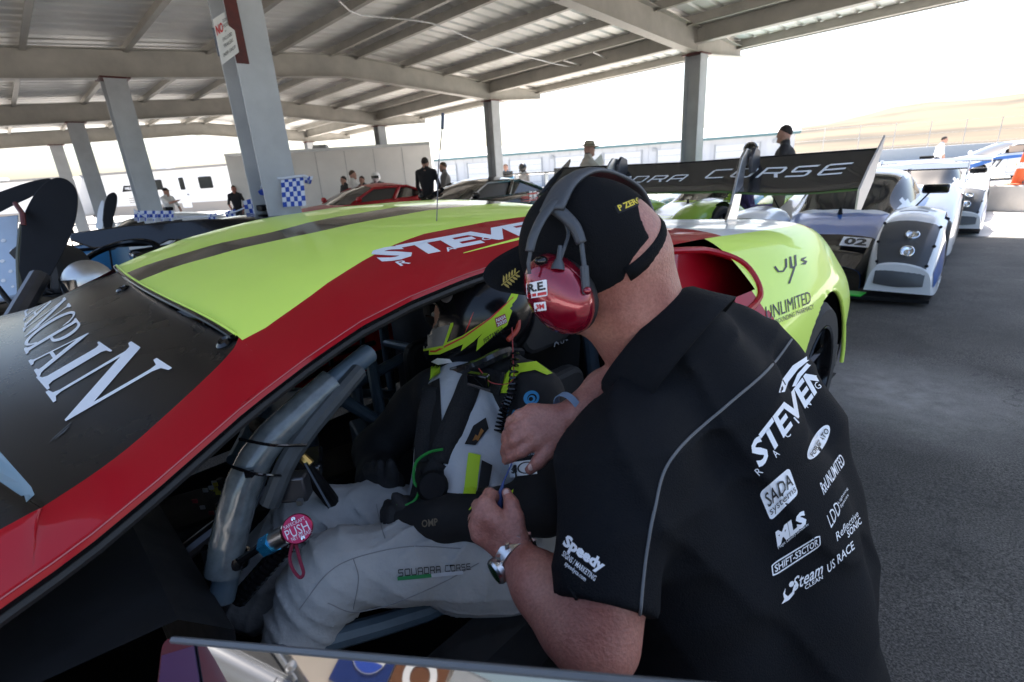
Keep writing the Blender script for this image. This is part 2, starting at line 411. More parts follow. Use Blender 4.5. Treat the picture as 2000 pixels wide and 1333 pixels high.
# ground: asphalt with coarse aggregate, stains and sealed cracks
def asphalt():
    m = bpy.data.materials.new('asphalt'); m.use_nodes = True; n = m.node_tree; b = n.nodes['Principled BSDF']; l = n.links.new
    tc = n.nodes.new('ShaderNodeTexCoord')
    def noise(sc, de=6, ro=.6):
        x = n.nodes.new('ShaderNodeTexNoise'); x.inputs['Scale'].default_value = sc; x.inputs['Detail'].default_value = de; x.inputs['Roughness'].default_value = ro; l(tc.outputs['Object'], x.inputs['Vector']); return x
    n1 = noise(150, 4, .75); n2 = noise(.7); n3 = noise(1.8)
    vo = n.nodes.new('ShaderNodeTexVoronoi'); vo.inputs['Scale'].default_value = 70; l(tc.outputs['Object'], vo.inputs['Vector'])
    r1 = n.nodes.new('ShaderNodeValToRGB'); r1.color_ramp.elements[0].position = .40; r1.color_ramp.elements[0].color = (.011, .0105, .010, 1); r1.color_ramp.elements[1].position = .64; r1.color_ramp.elements[1].color = (.150, .140, .124, 1)
    l(n1.outputs[0], r1.inputs[0])
    r2 = n.nodes.new('ShaderNodeMapRange'); r2.inputs[1].default_value = .3; r2.inputs[2].default_value = .7; r2.inputs[3].default_value = .5; r2.inputs[4].default_value = 1.3; l(n2.outputs[0], r2.inputs[0])
    r3 = n.nodes.new('ShaderNodeMapRange'); r3.inputs[1].default_value = .35; r3.inputs[2].default_value = .75; r3.inputs[3].default_value = .65; r3.inputs[4].default_value = 1.3; l(n3.outputs[0], r3.inputs[0])
    mu = n.nodes.new('ShaderNodeMath'); mu.operation = 'MULTIPLY'; l(r2.outputs[0], mu.inputs[0]); l(r3.outputs[0], mu.inputs[1])
    # light pebbles
    pb = n.nodes.new('ShaderNodeMapRange'); pb.inputs[1].default_value = .20; pb.inputs[2].default_value = .10; pb.inputs[3].default_value = 0; pb.inputs[4].default_value = .55; l(vo.outputs['Distance'], pb.inputs[0])
    mx = n.nodes.new('ShaderNodeMix'); mx.data_type = 'RGBA'; l(pb.outputs[0], mx.inputs[0]); l(r1.outputs[0], mx.inputs[6]); mx.inputs[7].default_value = (.24, .22, .2, 1)
    sc = n.nodes.new('ShaderNodeVectorMath'); sc.operation = 'SCALE'; l(mx.outputs[2], sc.inputs[0]); l(mu.outputs[0], sc.inputs['Scale']); l(sc.outputs[0], b.inputs['Base Color'])
    dv = n.nodes.new('ShaderNodeVectorMath'); dv.operation = 'DISTANCE'; l(tc.outputs['Object'], dv.inputs[0]); dv.inputs[1].default_value = (2.15, 2.55, 0)
    dm = n.nodes.new('ShaderNodeMapRange'); dm.inputs[1].default_value = .75; dm.inputs[2].default_value = .1; l(dv.outputs['Value'], dm.inputs[0])
    dn_ = noise(9, 8, .7); dq = n.nodes.new('ShaderNodeMath'); dq.operation = 'MULTIPLY'; l(dm.outputs[0], dq.inputs[0]); l(dn_.outputs[0], dq.inputs[1])
    mx2 = n.nodes.new('ShaderNodeMix'); mx2.data_type = 'RGBA'; l(dq.outputs[0], mx2.inputs[0]); l(sc.outputs[0], mx2.inputs[6]); mx2.inputs[7].default_value = (.42, .40, .37, 1)
    vc = n.nodes.new('ShaderNodeTexVoronoi'); vc.feature = 'DISTANCE_TO_EDGE'; vc.inputs['Scale'].default_value = .33
    wn_ = noise(2.2, 5, .6); wa_ = n.nodes.new('ShaderNodeVectorMath'); wa_.operation = 'ADD'; l(tc.outputs['Object'], wa_.inputs[0]); l(wn_.outputs['Color'], wa_.inputs[1]); l(wa_.outputs[0], vc.inputs['Vector'])
    cm = n.nodes.new('ShaderNodeMapRange'); cm.inputs[1].default_value = .001; cm.inputs[2].default_value = .004; cm.inputs[3].default_value = .6; cm.inputs[4].default_value = 1; l(vc.outputs['Distance'], cm.inputs[0])
    sc2 = n.nodes.new('ShaderNodeVectorMath'); sc2.operation = 'SCALE'; l(mx2.outputs[2], sc2.inputs[0]); l(cm.outputs[0], sc2.inputs['Scale']); l(sc2.outputs[0], b.inputs['Base Color'])
    b.inputs['Roughness'].default_value = .8
    bp = n.nodes.new('ShaderNodeBump'); bp.inputs['Strength'].default_value = .7; bp.inputs['Distance'].default_value = .006; l(n1.outputs[0], bp.inputs['Height']); l(bp.outputs[0], b.inputs['Normal'])
    MATS['asphalt'] = m
asphalt()
def hillmat():
    m = bpy.data.materials.new('dry_grass'); m.use_nodes = True; n = m.node_tree; b = n.nodes['Principled BSDF']; l = n.links.new
    tc = n.nodes.new('ShaderNodeTexCoord'); mp = n.nodes.new('ShaderNodeMapping'); mp.inputs['Scale'].default_value = (.004, .004, .09); l(tc.outputs['Object'], mp.inputs[0])
    no = n.nodes.new('ShaderNodeTexNoise'); no.inputs['Scale'].default_value = 3; no.inputs['Detail'].default_value = 7; l(mp.outputs[0], no.inputs[0])
    cr = n.nodes.new('ShaderNodeValToRGB'); e = cr.color_ramp.elements; e[0].position = .36; e[0].color = (.05, .041, .027, 1); e[1].position = .56; e[1].color = (.165, .122, .072, 1); l(no.outputs[0], cr.inputs[0]); l(cr.outputs[0], b.inputs['Base Color']); b.inputs['Roughness'].default_value = .95
    MATS['dry_grass'] = m
hillmat()
# ------------------------------------------------------------------ ground
xs = [-900, -300, -120, -60, -30, -15, -8, -4, 0, 4, 8, 15, 30, 60, 120, 300, 900]; ys = [-300, -80, -30, -12, -4, 1, 5, 10, 20, 30, 40, 70, 150, 400, 1500]
g = grid([[(x, y, -.015*max(0, min(y, 40)-1)) for x in xs] for y in ys])
tag(obj('asphalt_ground', g, 'asphalt'), kind='structure')
D2 = np.array([-3.904, 4.096])/5.659; N2 = np.array([.722, .692]); BAY = np.array([-3.904, 4.096, -.073])
P0 = np.array([3.765, 10.523, 3.1]); L0 = np.array([-2.103, 4.893, 3.1])
def nd(n_, d_, dz=0): p = N2*n_+D2*d_; return (p[0], p[1], gz(0, min(p[1], 40))+dz)
rows = [[nd(a, d_, .004) for a in (10.4, 12, 14, 18, 25, 40, 70)] for d_ in (-40, -20, -8, 0, 3, 6, 9, 14, 20, 28, 40)]
tag(obj('concrete_apron', grid(rows), 'concrete'), kind='structure')
rows = [[nd(a, d_, .005) for a in (1.0, 4, 7, 10.39)] for d_ in (4.2, 7, 10, 14, 18, 23.5)]
tag(obj('bounce_slab', grid(rows), mat('bounce_pale', (.58, .56, .52), .85, var=.15, scale=1.5)), kind='structure')  # unseen pale floor, added to bounce light up under the canopy
rows = [[(x, y, .004) for x in (-32, -20, -12, -5.2)] for y in (-7.01, -4, 1.0)]
tag(obj('concrete_forecourt', grid(rows), 'concrete'), kind='structure')
rows = [[(x, y, gz(0, min(y, 40))+.004) for x in (-32, -14, -6, 0, 6, 14)] for y in (-7, -9, -12, -20, -40)]
tag(obj('concrete_forecourt', grid(rows), 'concrete'), kind='structure')
rows = [[(x, y, gz(0, min(y, 40))+.004) for x in (-60, -45, -30, -20, -14)] for y in (9, 14, 20, 30, 40, 60)]
tag(obj('bounce_lot', grid(rows), 'concrete'), kind='structure')  # pale ground left and back, added to throw light at the roof sheets
rows = [[(x, y, gz(0, min(y, 40))+.0045) for x in (-13.99, -8, -2, 4)] for y in (23, 27, 32, 40, 60)]
tag(obj('bounce_lot', grid(rows), 'concrete'), kind='structure')
# hills: real terrain some hundreds of metres off
rows = []
for k, (dist, hf) in enumerate([(150, 0), (200, .10), (260, .35), (330, .62), (420, .86), (520, 1.0), (600, .97), (800, .5)]):
    row = []
    for i in range(70):
        az = math.radians(-80+i*160/69); deg = math.degrees(az)
        top = np.interp(deg, [-80, -40, -10, 15, 28, 34, 40, 46, 55, 70, 80], [12, 8, 6, 8, 17, 24, 28, 27, 30, 34, 34])
        z = -.6+hf*top*(1+.06*math.sin(i*1.7+k)+.04*math.sin(i*.6+k*2.2)); row.append((dist*math.sin(az), dist*math.cos(az), z))
    rows.append(row)
tag(obj('hill', grid(rows), 'dry_grass'), kind='structure')
# far roadside barrier, fence and billboard on the slope
def polyline_wall(name, label, cat, pts, h, th, m):
    t = thing(name, label, cat, pts[0])
    for a, b in zip(pts, pts[1:]):
        bm = beam(B(), (a[0], a[1], a[2]+h/2), (b[0], b[1], b[2]+h/2), th, h); obj('segment', bm, m, t, bevel=.03)
    return t
pts = [tuple(np.array([62*math.tan(math.radians(a)), 62, -.6])) for a in range(27, 56, 4)]
polyline_wall('barrier_wall', 'long pale concrete track barrier at the foot of the tan hill', 'wall', pts, 1.35, .3, mat('barrier_pale', (.80, .78, .75), .8, var=.05))
t = thing('chain_link_fence', 'tall wire fence on thin posts behind the far barrier', 'fence', (40, 63.5, -.6))
for i in range(15):
    x = 30+i*4.2; obj('post', tube(B(), [(x, 63.5, -.6), (x, 63.5, 3.6)], .04, 6), 'galv', t)
for z in (1.0, 2.2, 3.5): obj('wire', tube(B(), [(30, 63.5, z), (89, 63.5, z)], .012, 5), 'galv', t)
t = thing('hill_billboard', 'small grey and white board on the far hillside', 'billboard', at(1708, 268, 300))
c = at(1708, 268, 300)
for k, (dx, ww, mm) in enumerate(((-5, 8.5, 'wall_grey'), (2.2, 4, 'wall_white'), (6, 1.6, 'wall_grey'))): obj('panel', boxm((c[0]+dx, c[1], c[2]), (ww, .4, 3)), mm, t)
for dx in (-7, 0, 6): obj('leg', boxm((c[0]+dx, c[1]+.3, c[2]-4), (.3, .3, 7)), 'wall_grey', t)
# ------------------------------------------------------------------ canopy
cn = thing('paddock_canopy', 'grey steel canopy roof on columns over the race cars', 'canopy', (L0[0], L0[1], gz(0, L0[1])))
RISE = .29; DEP = .42; OVR = 1.95; OVL = 3.0; SPAN = 8.13; RG = SPAN/2
def rbot(t):   # rafter underside height over the row, t measured from the left column
    return 3.1+RISE*(1-abs(t-RG)/RG) if t >= -0.01 else 3.1+RISE*(t/RG)
def fp(n_, t, z): p = L0+BAY*n_+np.array([N2[0]*t, N2[1]*t, 0]); return np.array([p[0], p[1], p[2]-3.1+z])
for n_ in range(0, 4):
    bm = B()
    for a, b in ((-OVL, 0), (0, RG), (RG, SPAN)):
        ibeam(bm, fp(n_, a, rbot(a)+DEP/2), fp(n_, b, rbot(b)+DEP/2), .20, DEP)
    # tapered cantilever at the right eave
    zt0, zt1 = rbot(SPAN)+DEP, rbot(SPAN)+DEP-RISE*OVR/RG
    prism(bm, [(0, rbot(SPAN)), (OVR, zt1-.16), (OVR, zt1), (0, zt0)], fp(n_, SPAN, 0), (N2[0], N2[1], 0), (0, 0, 1), V((D2[0], D2[1], 0))*.014)
    beam(bm, fp(n_, SPAN, rbot(SPAN)), fp(n_, SPAN+OVR, zt1-.16), .2, .016); beam(bm, fp(n_, SPAN, zt0), fp(n_, SPAN+OVR, zt1), .2, .016)
    r = obj('rafter', bm, 'steel_tan', cn, smooth=False)
    for t_ in (RG-.03, RG+.03, -.16, .16, SPAN-.14, SPAN+.14):   # stiffener and splice plates
        obj('splice_plate', beam(B(), fp(n_, t_, rbot(min(max(t_, 0), SPAN))-.03 if abs(t_-RG) < .1 else rbot(t_)+.01), fp(n_, t_, rbot(t_)+DEP-.02), .17, .012, (D2[0], D2[1], 0)), 'steel_tan', r, smooth=False)
def column(p, zt, parent, m='steel_grey', wf=.30, dp=.34, base=None):
    bm = B(); zb = gz(0, p[1]); d3 = np.array([D2[0], D2[1], 0]); n3 = np.array([N2[0], N2[1], 0])
    for s in (-1, 1):
        q = np.array([p[0], p[1], 0])+d3*s*dp/2; beam(bm, q+[0, 0, zb], q+[0, 0, zt], wf, .016, d3)
    q = np.array([p[0], p[1], 0]); beam(bm, q+[0, 0, zb], q+[0, 0, zt], .012, dp-.02, d3)
    o = obj('column', bm, m, parent, smooth=False)
    obj('base_plate', box(B(), (p[0], p[1], zb+.012), (wf+.14, dp+.14, .024), math.atan2(N2[1], N2[0])), 'dark_metal', o)
    obj('cap_plate', box(B(), (p[0], p[1], zt-.012), (wf+.1, dp+.1, .02), math.atan2(N2[1], N2[0])), 'rust_paint', o)
    return o
for n_ in range(0, 4):
    if True:
        q = fp(n_, 0, 3.1); cc = column(q, q[2]+.004, cn)
        if n_ == 0: near_col = cc
    q = fp(n_, SPAN, 3.1); cc = column(q, q[2]+.004, cn, wf=.28, dp=.30)
tpur = [-2.9, -2.0, -.95, .3, 1.5, 2.65, 3.78, 4.36, 5.5, 6.65, 7.75, 8.85, 9.9]
PURT = DEP+.10
def rt_top(t): return (3.1+RISE*(1-abs(t-RG)/RG) if t >= 0 else 3.1+RISE*t/RG)
for n_ in range(0, 4):
    for i, t_ in enumerate(tpur):
        z = rt_top(t_)+DEP+.03; a = fp(n_-.5 if n_ > 0 else -.92, t_, z); b = fp(n_+.5 if n_ < 3 else 3.12, t_, z)
        bm = B(); beam(bm, a, b, .008, .16); beam(bm, a+[N2[0]*.035, N2[1]*.035, .076], b+[N2[0]*.035, N2[1]*.035, .076], .07, .008); beam(bm, a-[N2[0]*.035, N2[1]*.035, .076], b-[N2[0]*.035, N2[1]*.035, .076], .07, .008)
        obj('purlin', bm, 'steel_tan', cn, smooth=False)
# eave strut and gutter on the right edge
for n_ in range(-1, 3):
    z = rt_top(SPAN)+DEP-.12; bm = ibeam(B(), fp(max(n_, -.92), SPAN-.02, z+.02), fp(n_+1, SPAN-.02, z+.02), .16, .30); obj('eave_strut', bm, 'steel_tan', cn, smooth=False)
# ribbed roof sheets, one object for each slope
def sheet(t0, t1, name):
    prof = []; L = 5.659; d0, d1 = -.95*L, 3.2*L; n = int((d1-d0)/.30)
    for i in range(n):
        d = d0+i*.30; prof += [(d, 0), (d+.20, 0), (d+.225, .032), (d+.275, .032)]
    rows = []
    for t_ in np.linspace(t0, t1, 5):
        z = rt_top(t_)+DEP+.112; rows.append([tuple(fp(d/L, t_, z+h_)) for d, h_ in prof])
    return obj(name, grid(rows), 'sheet', cn, smooth=False)
sheet(-OVL, 0, 'roof_sheet'); sheet(0, RG, 'roof_sheet'); sheet(RG, SPAN+OVR+.1, 'roof_sheet')
a, b = fp(-.95, SPAN+OVR+.08, 0), fp(3.2, SPAN+OVR+.08, 0); ze = rt_top(SPAN+OVR)+DEP+.06
obj('eave_trim', beam(B(), a+[0, 0, ze], b+[0, 0, ze], .02, .16), 'steel_tan', cn, smooth=False)
# conduit strapped under the purlins
def on_roof(x, y, dz):
    p = None
    for z in np.linspace(3.0, 4.2, 240):
        r = ray(x, y); q = CAM+r*(z-H)/r[2]; e = q-L0; t_ = e[0]*N2[0]+e[1]*N2[1]; d_ = e[0]*D2[0]+e[1]*D2[1]
        if z >= rt_top(t_)+DEP+dz-.073*d_/5.659: return q
    return q
pts = [on_roof(x, y, -.13) for x, y in ((640, -60), (662, 2), (705, 30), (840, 45), (945, 86), (1080, 124), (1145, 134))]
obj('conduit', tube(B(), spline(pts[1:2]+pts[2:3]+pts[3:], 3), .012, 8), 'galv', cn)
for x0, y0, x1, y1 in ((1100, 118, 1150, 132), (1158, 102, 1200, 122)):
    obj('conduit_arm', tube(B(), [on_roof(x0, y0, -.12), on_roof(x1, y1, -.12)], .014, 6), 'galv', cn)
# rust-brown primer left bare behind the notice
q = L0; d3 = np.array([D2[0], D2[1], 0]); n3 = np.array([N2[0], N2[1], 0])
# ---- notice board on the near column
qd = [at(434, 127, 3.92), at(467, 102, 4.05), at(453, 8, 4.05), at(416, 38, 3.92)]
t = thing('notice_board', 'white notice with red NO wired to the grey canopy column', 'sign', qd[0])
bl, br, tr, tl = [np.array(v) for v in qd]; ux = br-bl; uy = tl-bl; nn = np.cross(ux, uy); nn /= np.linalg.norm(nn)
if nn@(CAM-bl) < 0: nn = -nn
obj('board', prism(B(), [(0, 0), (1, 0), (1, 1), (0, 1)], bl-nn*.004, ux, uy, V(nn)*.004), mat('sign_white', (.78, .78, .76), .5, var=.05), t)
mat('sign_red', (.6, .02, .03), .5)
flat('lettering', place(text2d('NO', .03), .04, .62, .42, .84), bl+nn*.002, ux, uy, 'sign_red', t)
tx = [place(text2d(s_), x0, y0, x1, y1) for s_, x0, y0, x1, y1 in (('COMPANY', .46, .80, .95, .87), ('MOTOR HOME', .46, .68, .96, .76), ('or', .47, .585, .56, .62), ('ENCLOSED', .28, .43, .82, .51), ('TRAILERS', .26, .29, .80, .37), ('UNDER CANOPY', .14, .12, .88, .20))]
flat('lettering', merge(*tx), bl+nn*.002, ux, uy, 'black_print', t)
obj('bracket', boxm(tuple((bl+br+tr+tl)/4-nn*.12), (.05, .05, .2)), 'dark_metal', t)
pf = fp(0, 0, 3.1); cpt = np.array([pf[0], pf[1], 0])-d3*.18-n3*.10
obj('paint_patch', beam(B(), cpt+[0, 0, 2.25]-d3*.0, cpt+[0, 0, 3.05], .10, .003, d3), 'rust_paint', near_col, smooth=False)
# ------------------------------------------------------------------ garage block
R0 = np.array([24.2, 44.0]); Lf = np.array([-14.5, 62.0]); fd = (Lf-R0)/np.linalg.norm(Lf-R0); LN = np.linalg.norm(Lf-R0); bd = np.array([-fd[1], fd[0]]); bd = bd if bd[1] > 0 else -bd
zg = -.62; EV = 3.35; DPT = 9.0
def gp(s, d, z): p = R0+fd*s+bd*d; return (p[0], p[1], zg+z)
t = thing('garage_block', 'long pale metal garage building with teal eaves and roll-up doors', 'building', gp(0, 0, 0))
bm = B()
v = [bm.verts.new(gp(*q)) for q in ((0, 0, 0), (LN, 0, 0), (LN, DPT, 0), (0, DPT, 0), (0, 0, EV), (LN, 0, EV), (LN, DPT, EV), (0, DPT, EV), (0, DPT/2, EV+1.0), (LN, DPT/2, EV+1.0))]
for f in ((0, 1, 5, 4), (2, 3, 7, 6), (0, 4, 8, 7, 3), (1, 2, 6, 9, 5)): bm.faces.new([v[i] for i in f])
obj('wall', bm, 'wall_white', t, smooth=False)
for k in range(int(LN/.9)):   # cladding ribs
    pass
for s in (-1, 1):
    bm = B(); e0 = -.35 if s == -1 else DPT+.35
    prism(bm, [(0, 0), (1, 0), (1, 1), (0, 1)], gp(-.3, e0, EV-.08), V(gp(LN+.3, e0, EV-.08))-V(gp(-.3, e0, EV-.08)), V(gp(-.3, DPT/2, EV+1.06))-V(gp(-.3, e0, EV-.08)), (0, 0, .06)); obj('roof', bm, 'wall_white', t, smooth=False)
obj('eave_trim', beam(B(), gp(-.32, -.38, EV-.05), gp(LN+.3, -.38, EV-.05), .12, .22), 'teal_trim', t, smooth=False)
for a, b in ((gp(-.34, -.38, EV-.02), gp(-.34, DPT/2, EV+1.10)), (gp(-.34, DPT/2, EV+1.10), gp(-.34, DPT+.38, EV-.02))): obj('verge_trim', beam(B(), a, b, .1, .16), 'teal_trim', t, smooth=False)
for k in range(8):
    s = 2.6+k*4.9
    if s+3.4 > LN: break
    p = obj('garage_door', beam(B(), gp(s, -.03, 1.35), gp(s+3.4, -.03, 1.35), .05, 2.7), mat('door_white', (.60, .62, .64), .5), t, smooth=False)
    for j in range(4): obj('door_groove', beam(B(), gp(s+.02, -.06, .55+j*.55), gp(s+3.38, -.06, .55+j*.55), .012, .03), 'wall_grey', p, smooth=False)
    for xx in (s-.08, s+3.48): obj('door_frame', beam(B(), gp(xx, -.05, 0), gp(xx, -.05, 2.8), .12, .1, (fd[0], fd[1], 0)), 'wall_grey', p, smooth=False)
for s in (1.4, 11.2, 21): obj('wall_lamp', box(B(), gp(s, -.1, 2.75), (.34, .2, .26), math.atan2(fd[1], fd[0])), 'wall_grey', t)
for k in range(40):
    s = k*LN/40; obj('cladding_rib', beam(B(), gp(s, -.012, .02), gp(s, -.012, EV-.18), .05, .02, (fd[0], fd[1], 0)), 'wall_white', t, smooth=False)
# ------------------------------------------------------------------ caravans and box trailer
def px_base(x, dep, z=0):
    """ground point under image column x (read at the horizon) at forward distance dep"""
    r = (x-978)/1040; return np.array([r*dep, dep, gz(0, min(dep, 40))+z])
def caravan(a, b, hgt, dpt, label, logo, win, door, group):
    a, b = np.array(a), np.array(b); L = np.linalg.norm((b-a)[:2]); u = (b-a)/L; u[2] = 0; bk = np.array([-u[1], u[0], 0]); bk = bk if bk[1] > 0 else -bk
    t = thing('travel_trailer', label, 'caravan', tuple(a), 0, group)
    def g(s, d, z): return tuple(a+u*s+bk*d+[0, 0, z])
    prof = rrect(0, .55, L, hgt, .22)
    bm = prism(B(), prof, a+bk*dpt/2, u, (0, 0, 1), V(bk)*dpt); obj('shell', bm, 'rv_white', t, smooth=False)
    obj('skirt', prism(B(), [(0.05, .45), (L-.05, .45), (L-.05, 1.05), (.05, 1.05)], a-bk*.006, u, (0, 0, 1), V(bk)*.01), 'rv_tan', t, smooth=False)
    obj('roof_rail', beam(B(), g(0, -.02, hgt-.02), g(L, -.02, hgt-.02), .05, .14), mat('rv_grey', (.22, .21, .2), .5), t, smooth=False)
    for s in (L*.42, L*.55):
        bm = lathe(B(), [(0, -.12), (.3, -.12), (.36, -.05), (.36, .05), (.3, .12), (0, .12)], g(s, .12, .36), tuple(bk), 20); w_ = obj('wheel', bm, 'tyre', t)
        obj('hubcap', lathe(B(), [(0, -.15), (.1, -.15), (.2, -.125), (.2, -.11)], g(s, .12, .36), tuple(bk), 16), 'alu', w_)
    obj('air_conditioner', box(B(), g(L*.5, dpt/2, hgt+.12), (.9, .7, .26), math.atan2(u[1], u[0]), taper=.85), 'rv_white', t)
    for s, z, ww, hh in win:
        o = obj('window', prism(B(), rrect(s-ww/2, z-hh/2, s+ww/2, z+hh/2, .08), a-bk*.012, u, (0, 0, 1), V(bk)*.03), 'black_matte', t, smooth=False)
        obj('pane', prism(B(), rrect(s-ww/2+.05, z-hh/2+.05, s+ww/2-.05, z+hh/2-.05, .06), a-bk*.03, u, (0, 0, 1), V(bk)*.006), 'glass_dark', o, smooth=False)
    if door:
        s = door; o = obj('door', prism(B(), rrect(s-.36, .75, s+.36, 2.75, .07), a-bk*.012, u, (0, 0, 1), V(bk)*.03), 'white_paint', t, smooth=False)
        obj('door_window', prism(B(), rrect(s-.2, 1.85, s+.2, 2.6, .06), a-bk*.03, u, (0, 0, 1), V(bk)*.006), 'glass_dark', o, smooth=False)
        obj('door_handle', boxm(g(s+.28, -.05, 1.55), (.07, .05, .1)), 'dark_metal', o)
    # swoosh stripes
    for k in range(3):
        y0 = 1.55-.13*k; bm = prism(B(), [(L*.30, y0), (L*.46, y0+.06), (L*.52, y0+.02), (L*.44, y0-.01), (L*.30, y0-.05)], a-bk*.006, u, (0, 0, 1), V(bk)*.008); obj('stripe', bm, 'rv_tan', t, smooth=False)
    if logo:
        o = obj('logo_panel', prism(B(), [(L*.27, 1.95), (L*.29, 2.35), (L*.45, 2.28), (L*.43, 2.02)], a-bk*.008, u, (0, 0, 1), V(bk)*.01), 'black_matte', t, smooth=False)
        flat('lettering', text2d(logo, .03, .2), a-bk*.02+u*L*.295+np.array([0, 0, 2.08]), u*L*.125, (0, 0, .16), 'white_print', o)
    return t
A = px_base(168, 36); Bb = px_base(452, 33)
caravan(A, Bb, 3.15, 2.4, 'white travel trailer with tan stripes, dark windows and a side door', 'WILDWOOD', [(6.0, 2.25, 1.1, .62), (9.9, 2.2, 1.0, .7)], 8.1, 'white caravans on the left')
A = px_base(-190, 36); Bb = px_base(150, 35)
caravan(A, Bb, 3.1, 2.4, 'plain white caravan at the far left behind the raised black car door', None, [(3, 2.2, 1, .6)], None, 'white caravans on the left')
a = px_base(452, 17.0); b = px_base(845, 17.6); u = (b-a); L = np.linalg.norm(u[:2]); u /= L; u[2] = 0; bk = np.array([-u[1], u[0], 0])
t = thing('box_trailer', 'tall plain white enclosed box trailer behind the red coupe', 'trailer', tuple(a))
HB = 2.52
bm = prism(B(), rrect(0, .5, L, HB, .12), a+bk*1.2, u, (0, 0, 1), V(bk)*2.4); obj('shell', bm, mat('trailer_white', (.80, .80, .79), .4, var=.07, scale=1.1), t, smooth=False)
for k in range(1, 7): obj('panel_seam', beam(B(), a+u*L*k/7-bk*.004+[0, 0, .52], a+u*L*k/7-bk*.004+[0, 0, HB-.1], .012, .006, tuple(bk)), 'wall_grey', t, smooth=False)
obj('roof_rail', beam(B(), a-bk*.01+[0, 0, HB-.03], a+u*L-bk*.01+[0, 0, HB-.03], .03, .09), 'alu', t, smooth=False)
for s in (L*.55, L*.68):
    c = a+u*s+bk*.12+np.array([0, 0, .36]); w_ = obj('wheel', lathe(B(), [(0, -.12), (.3, -.12), (.36, -.05), (.36, .05), (.3, .12), (0, .12)], c, tuple(bk), 20), 'tyre', t)
    obj('hubcap', lathe(B(), [(0, -.15), (.1, -.15), (.2, -.125), (.2, -.11)], c, tuple(bk), 16), 'alu', w_)
obj('roof_vent', box(B(), a+u*L*.42+bk*1.2+[0, 0, HB+.08], (.5, .5, .2), .1, taper=.8), 'wall_grey', t)
# ------------------------------------------------------------------ vehicles (local frame: x forward, y left, z up)
def interp_sections(st, k=5):
    """st: [(x, [(y,z)...])] -> denser rows of points via catmull-rom along x"""
    arr = [np.array([[x, y, z] for y, z in sec]) for x, sec in st]
    return spline(arr, k)
def smooth_section(r, k=3):
    return spline(list(r), k)
def loft_half(st, kx=5, ks=3): return [smooth_section(r, ks) for r in interp_sections(st, kx)]
def mirror_rows(rows):
    out = []
    for r in rows:
        l = [np.array(p) for p in r]; m = [p*[1, -1, 1] for p in l[::-1]]
        if abs(l[0][1]) < 1e-6: m = m[:-1]; out.append(m+l)
        else: out.append(m+l)
    return out
def wheel(parent, c, r, wd, ax=(0, 1, 0), rim='dark_metal', spokes=10, world=False, name='wheel', tread='tyre'):
    """axis ax points outward"""
    a = V(ax); w2 = wd/2
    t = obj(name, lathe(B(), [(r*.66, -w2), (r*.9, -w2), (r*.985, -w2*.8), (r, -w2*.5), (r, w2*.5), (r*.985, w2*.8), (r*.90, w2), (r*.70, w2), (r*.67, w2*.9), (r*.66, -w2*.5)], c, ax, 32), tread, parent, world)
    obj('rim', lathe(B(), [(r*.69, w2*1.01), (r*.66, w2*.98), (r*.63, w2*.7), (r*.63, -w2*.2), (0.02, -w2*.25)], c, ax, 32), rim, t, world)
    bm = B(); s0 = Vector((0, 0, 1)); s0 = (s0-a*s0.dot(a)).normalized(); t0 = a.cross(s0); cc = V(c)
    for k in range(spokes):
        an = 2*math.pi*k/spokes; d = s0*math.cos(an)+t0*math.sin(an); tube(bm, [cc+a*w2*.55+d*r*.10, cc+a*w2*.72+d*r*.64], [r*.055, r*.04], 5)
    lathe(bm, [(r*.16, w2*.3), (r*.15, w2*.7), (r*.08, w2*.8), (0, w2*.8)], c, ax, 14)
    obj('spokes', bm, rim, t, world); return t
def arch_hole(vs, fs, arches, side_y=.3):
    vs = [np.array(v) for v in vs]; out = []
    for f in fs:
        c = sum(vs[i] for i in f)/len(f)
        if any((c[0]-ax)**2+(c[2]-az)**2 < ar*ar and abs(c[1]) > side_y for ax, az, ar in arches): continue
        out.append(f)
    return snap_arch(vs, out, arches, side_y), out
def snap_arch(vs, fs, arches, side_y):
    """pull the ragged edge of a wheel opening on to its circle"""
    cnt = {}
    for f in fs:
        for i in range(len(f)):
            e = tuple(sorted((f[i], f[(i+1) % len(f)]))); cnt[e] = cnt.get(e, 0)+1
    bd = {i for e, n in cnt.items() if n == 1 for i in e}
    for i in bd:
        v = vs[i]
        for ax, az, ar in arches:
            d = np.array([v[0]-ax, v[2]-az]); l = np.linalg.norm(d)
            if abs(v[1]) > side_y*.98 and ar*.6 < l < ar*1.28: d *= ar/l; vs[i] = np.array([ax+d[0], v[1], az+d[1]])
    return vs
def arch_lip(parent, x, z, r, ys, m, world=False):
    for y in ys:
        pts = [(x+r*math.cos(a), y, z+r*math.sin(a)) for a in np.linspace(-.25, math.pi+.25, 20)]
        obj('wheel_arch', tube(B(), pts, .028, 6), m, parent, world)
        s = 1 if y > 0 else -1
        obj('arch_liner', lathe(B(), [(r+.005, 0), (r+.005, -.34), (.0, -.34)], (x, y-.02*s, z), (0, s, 0), 24), 'black_matte', parent, world)
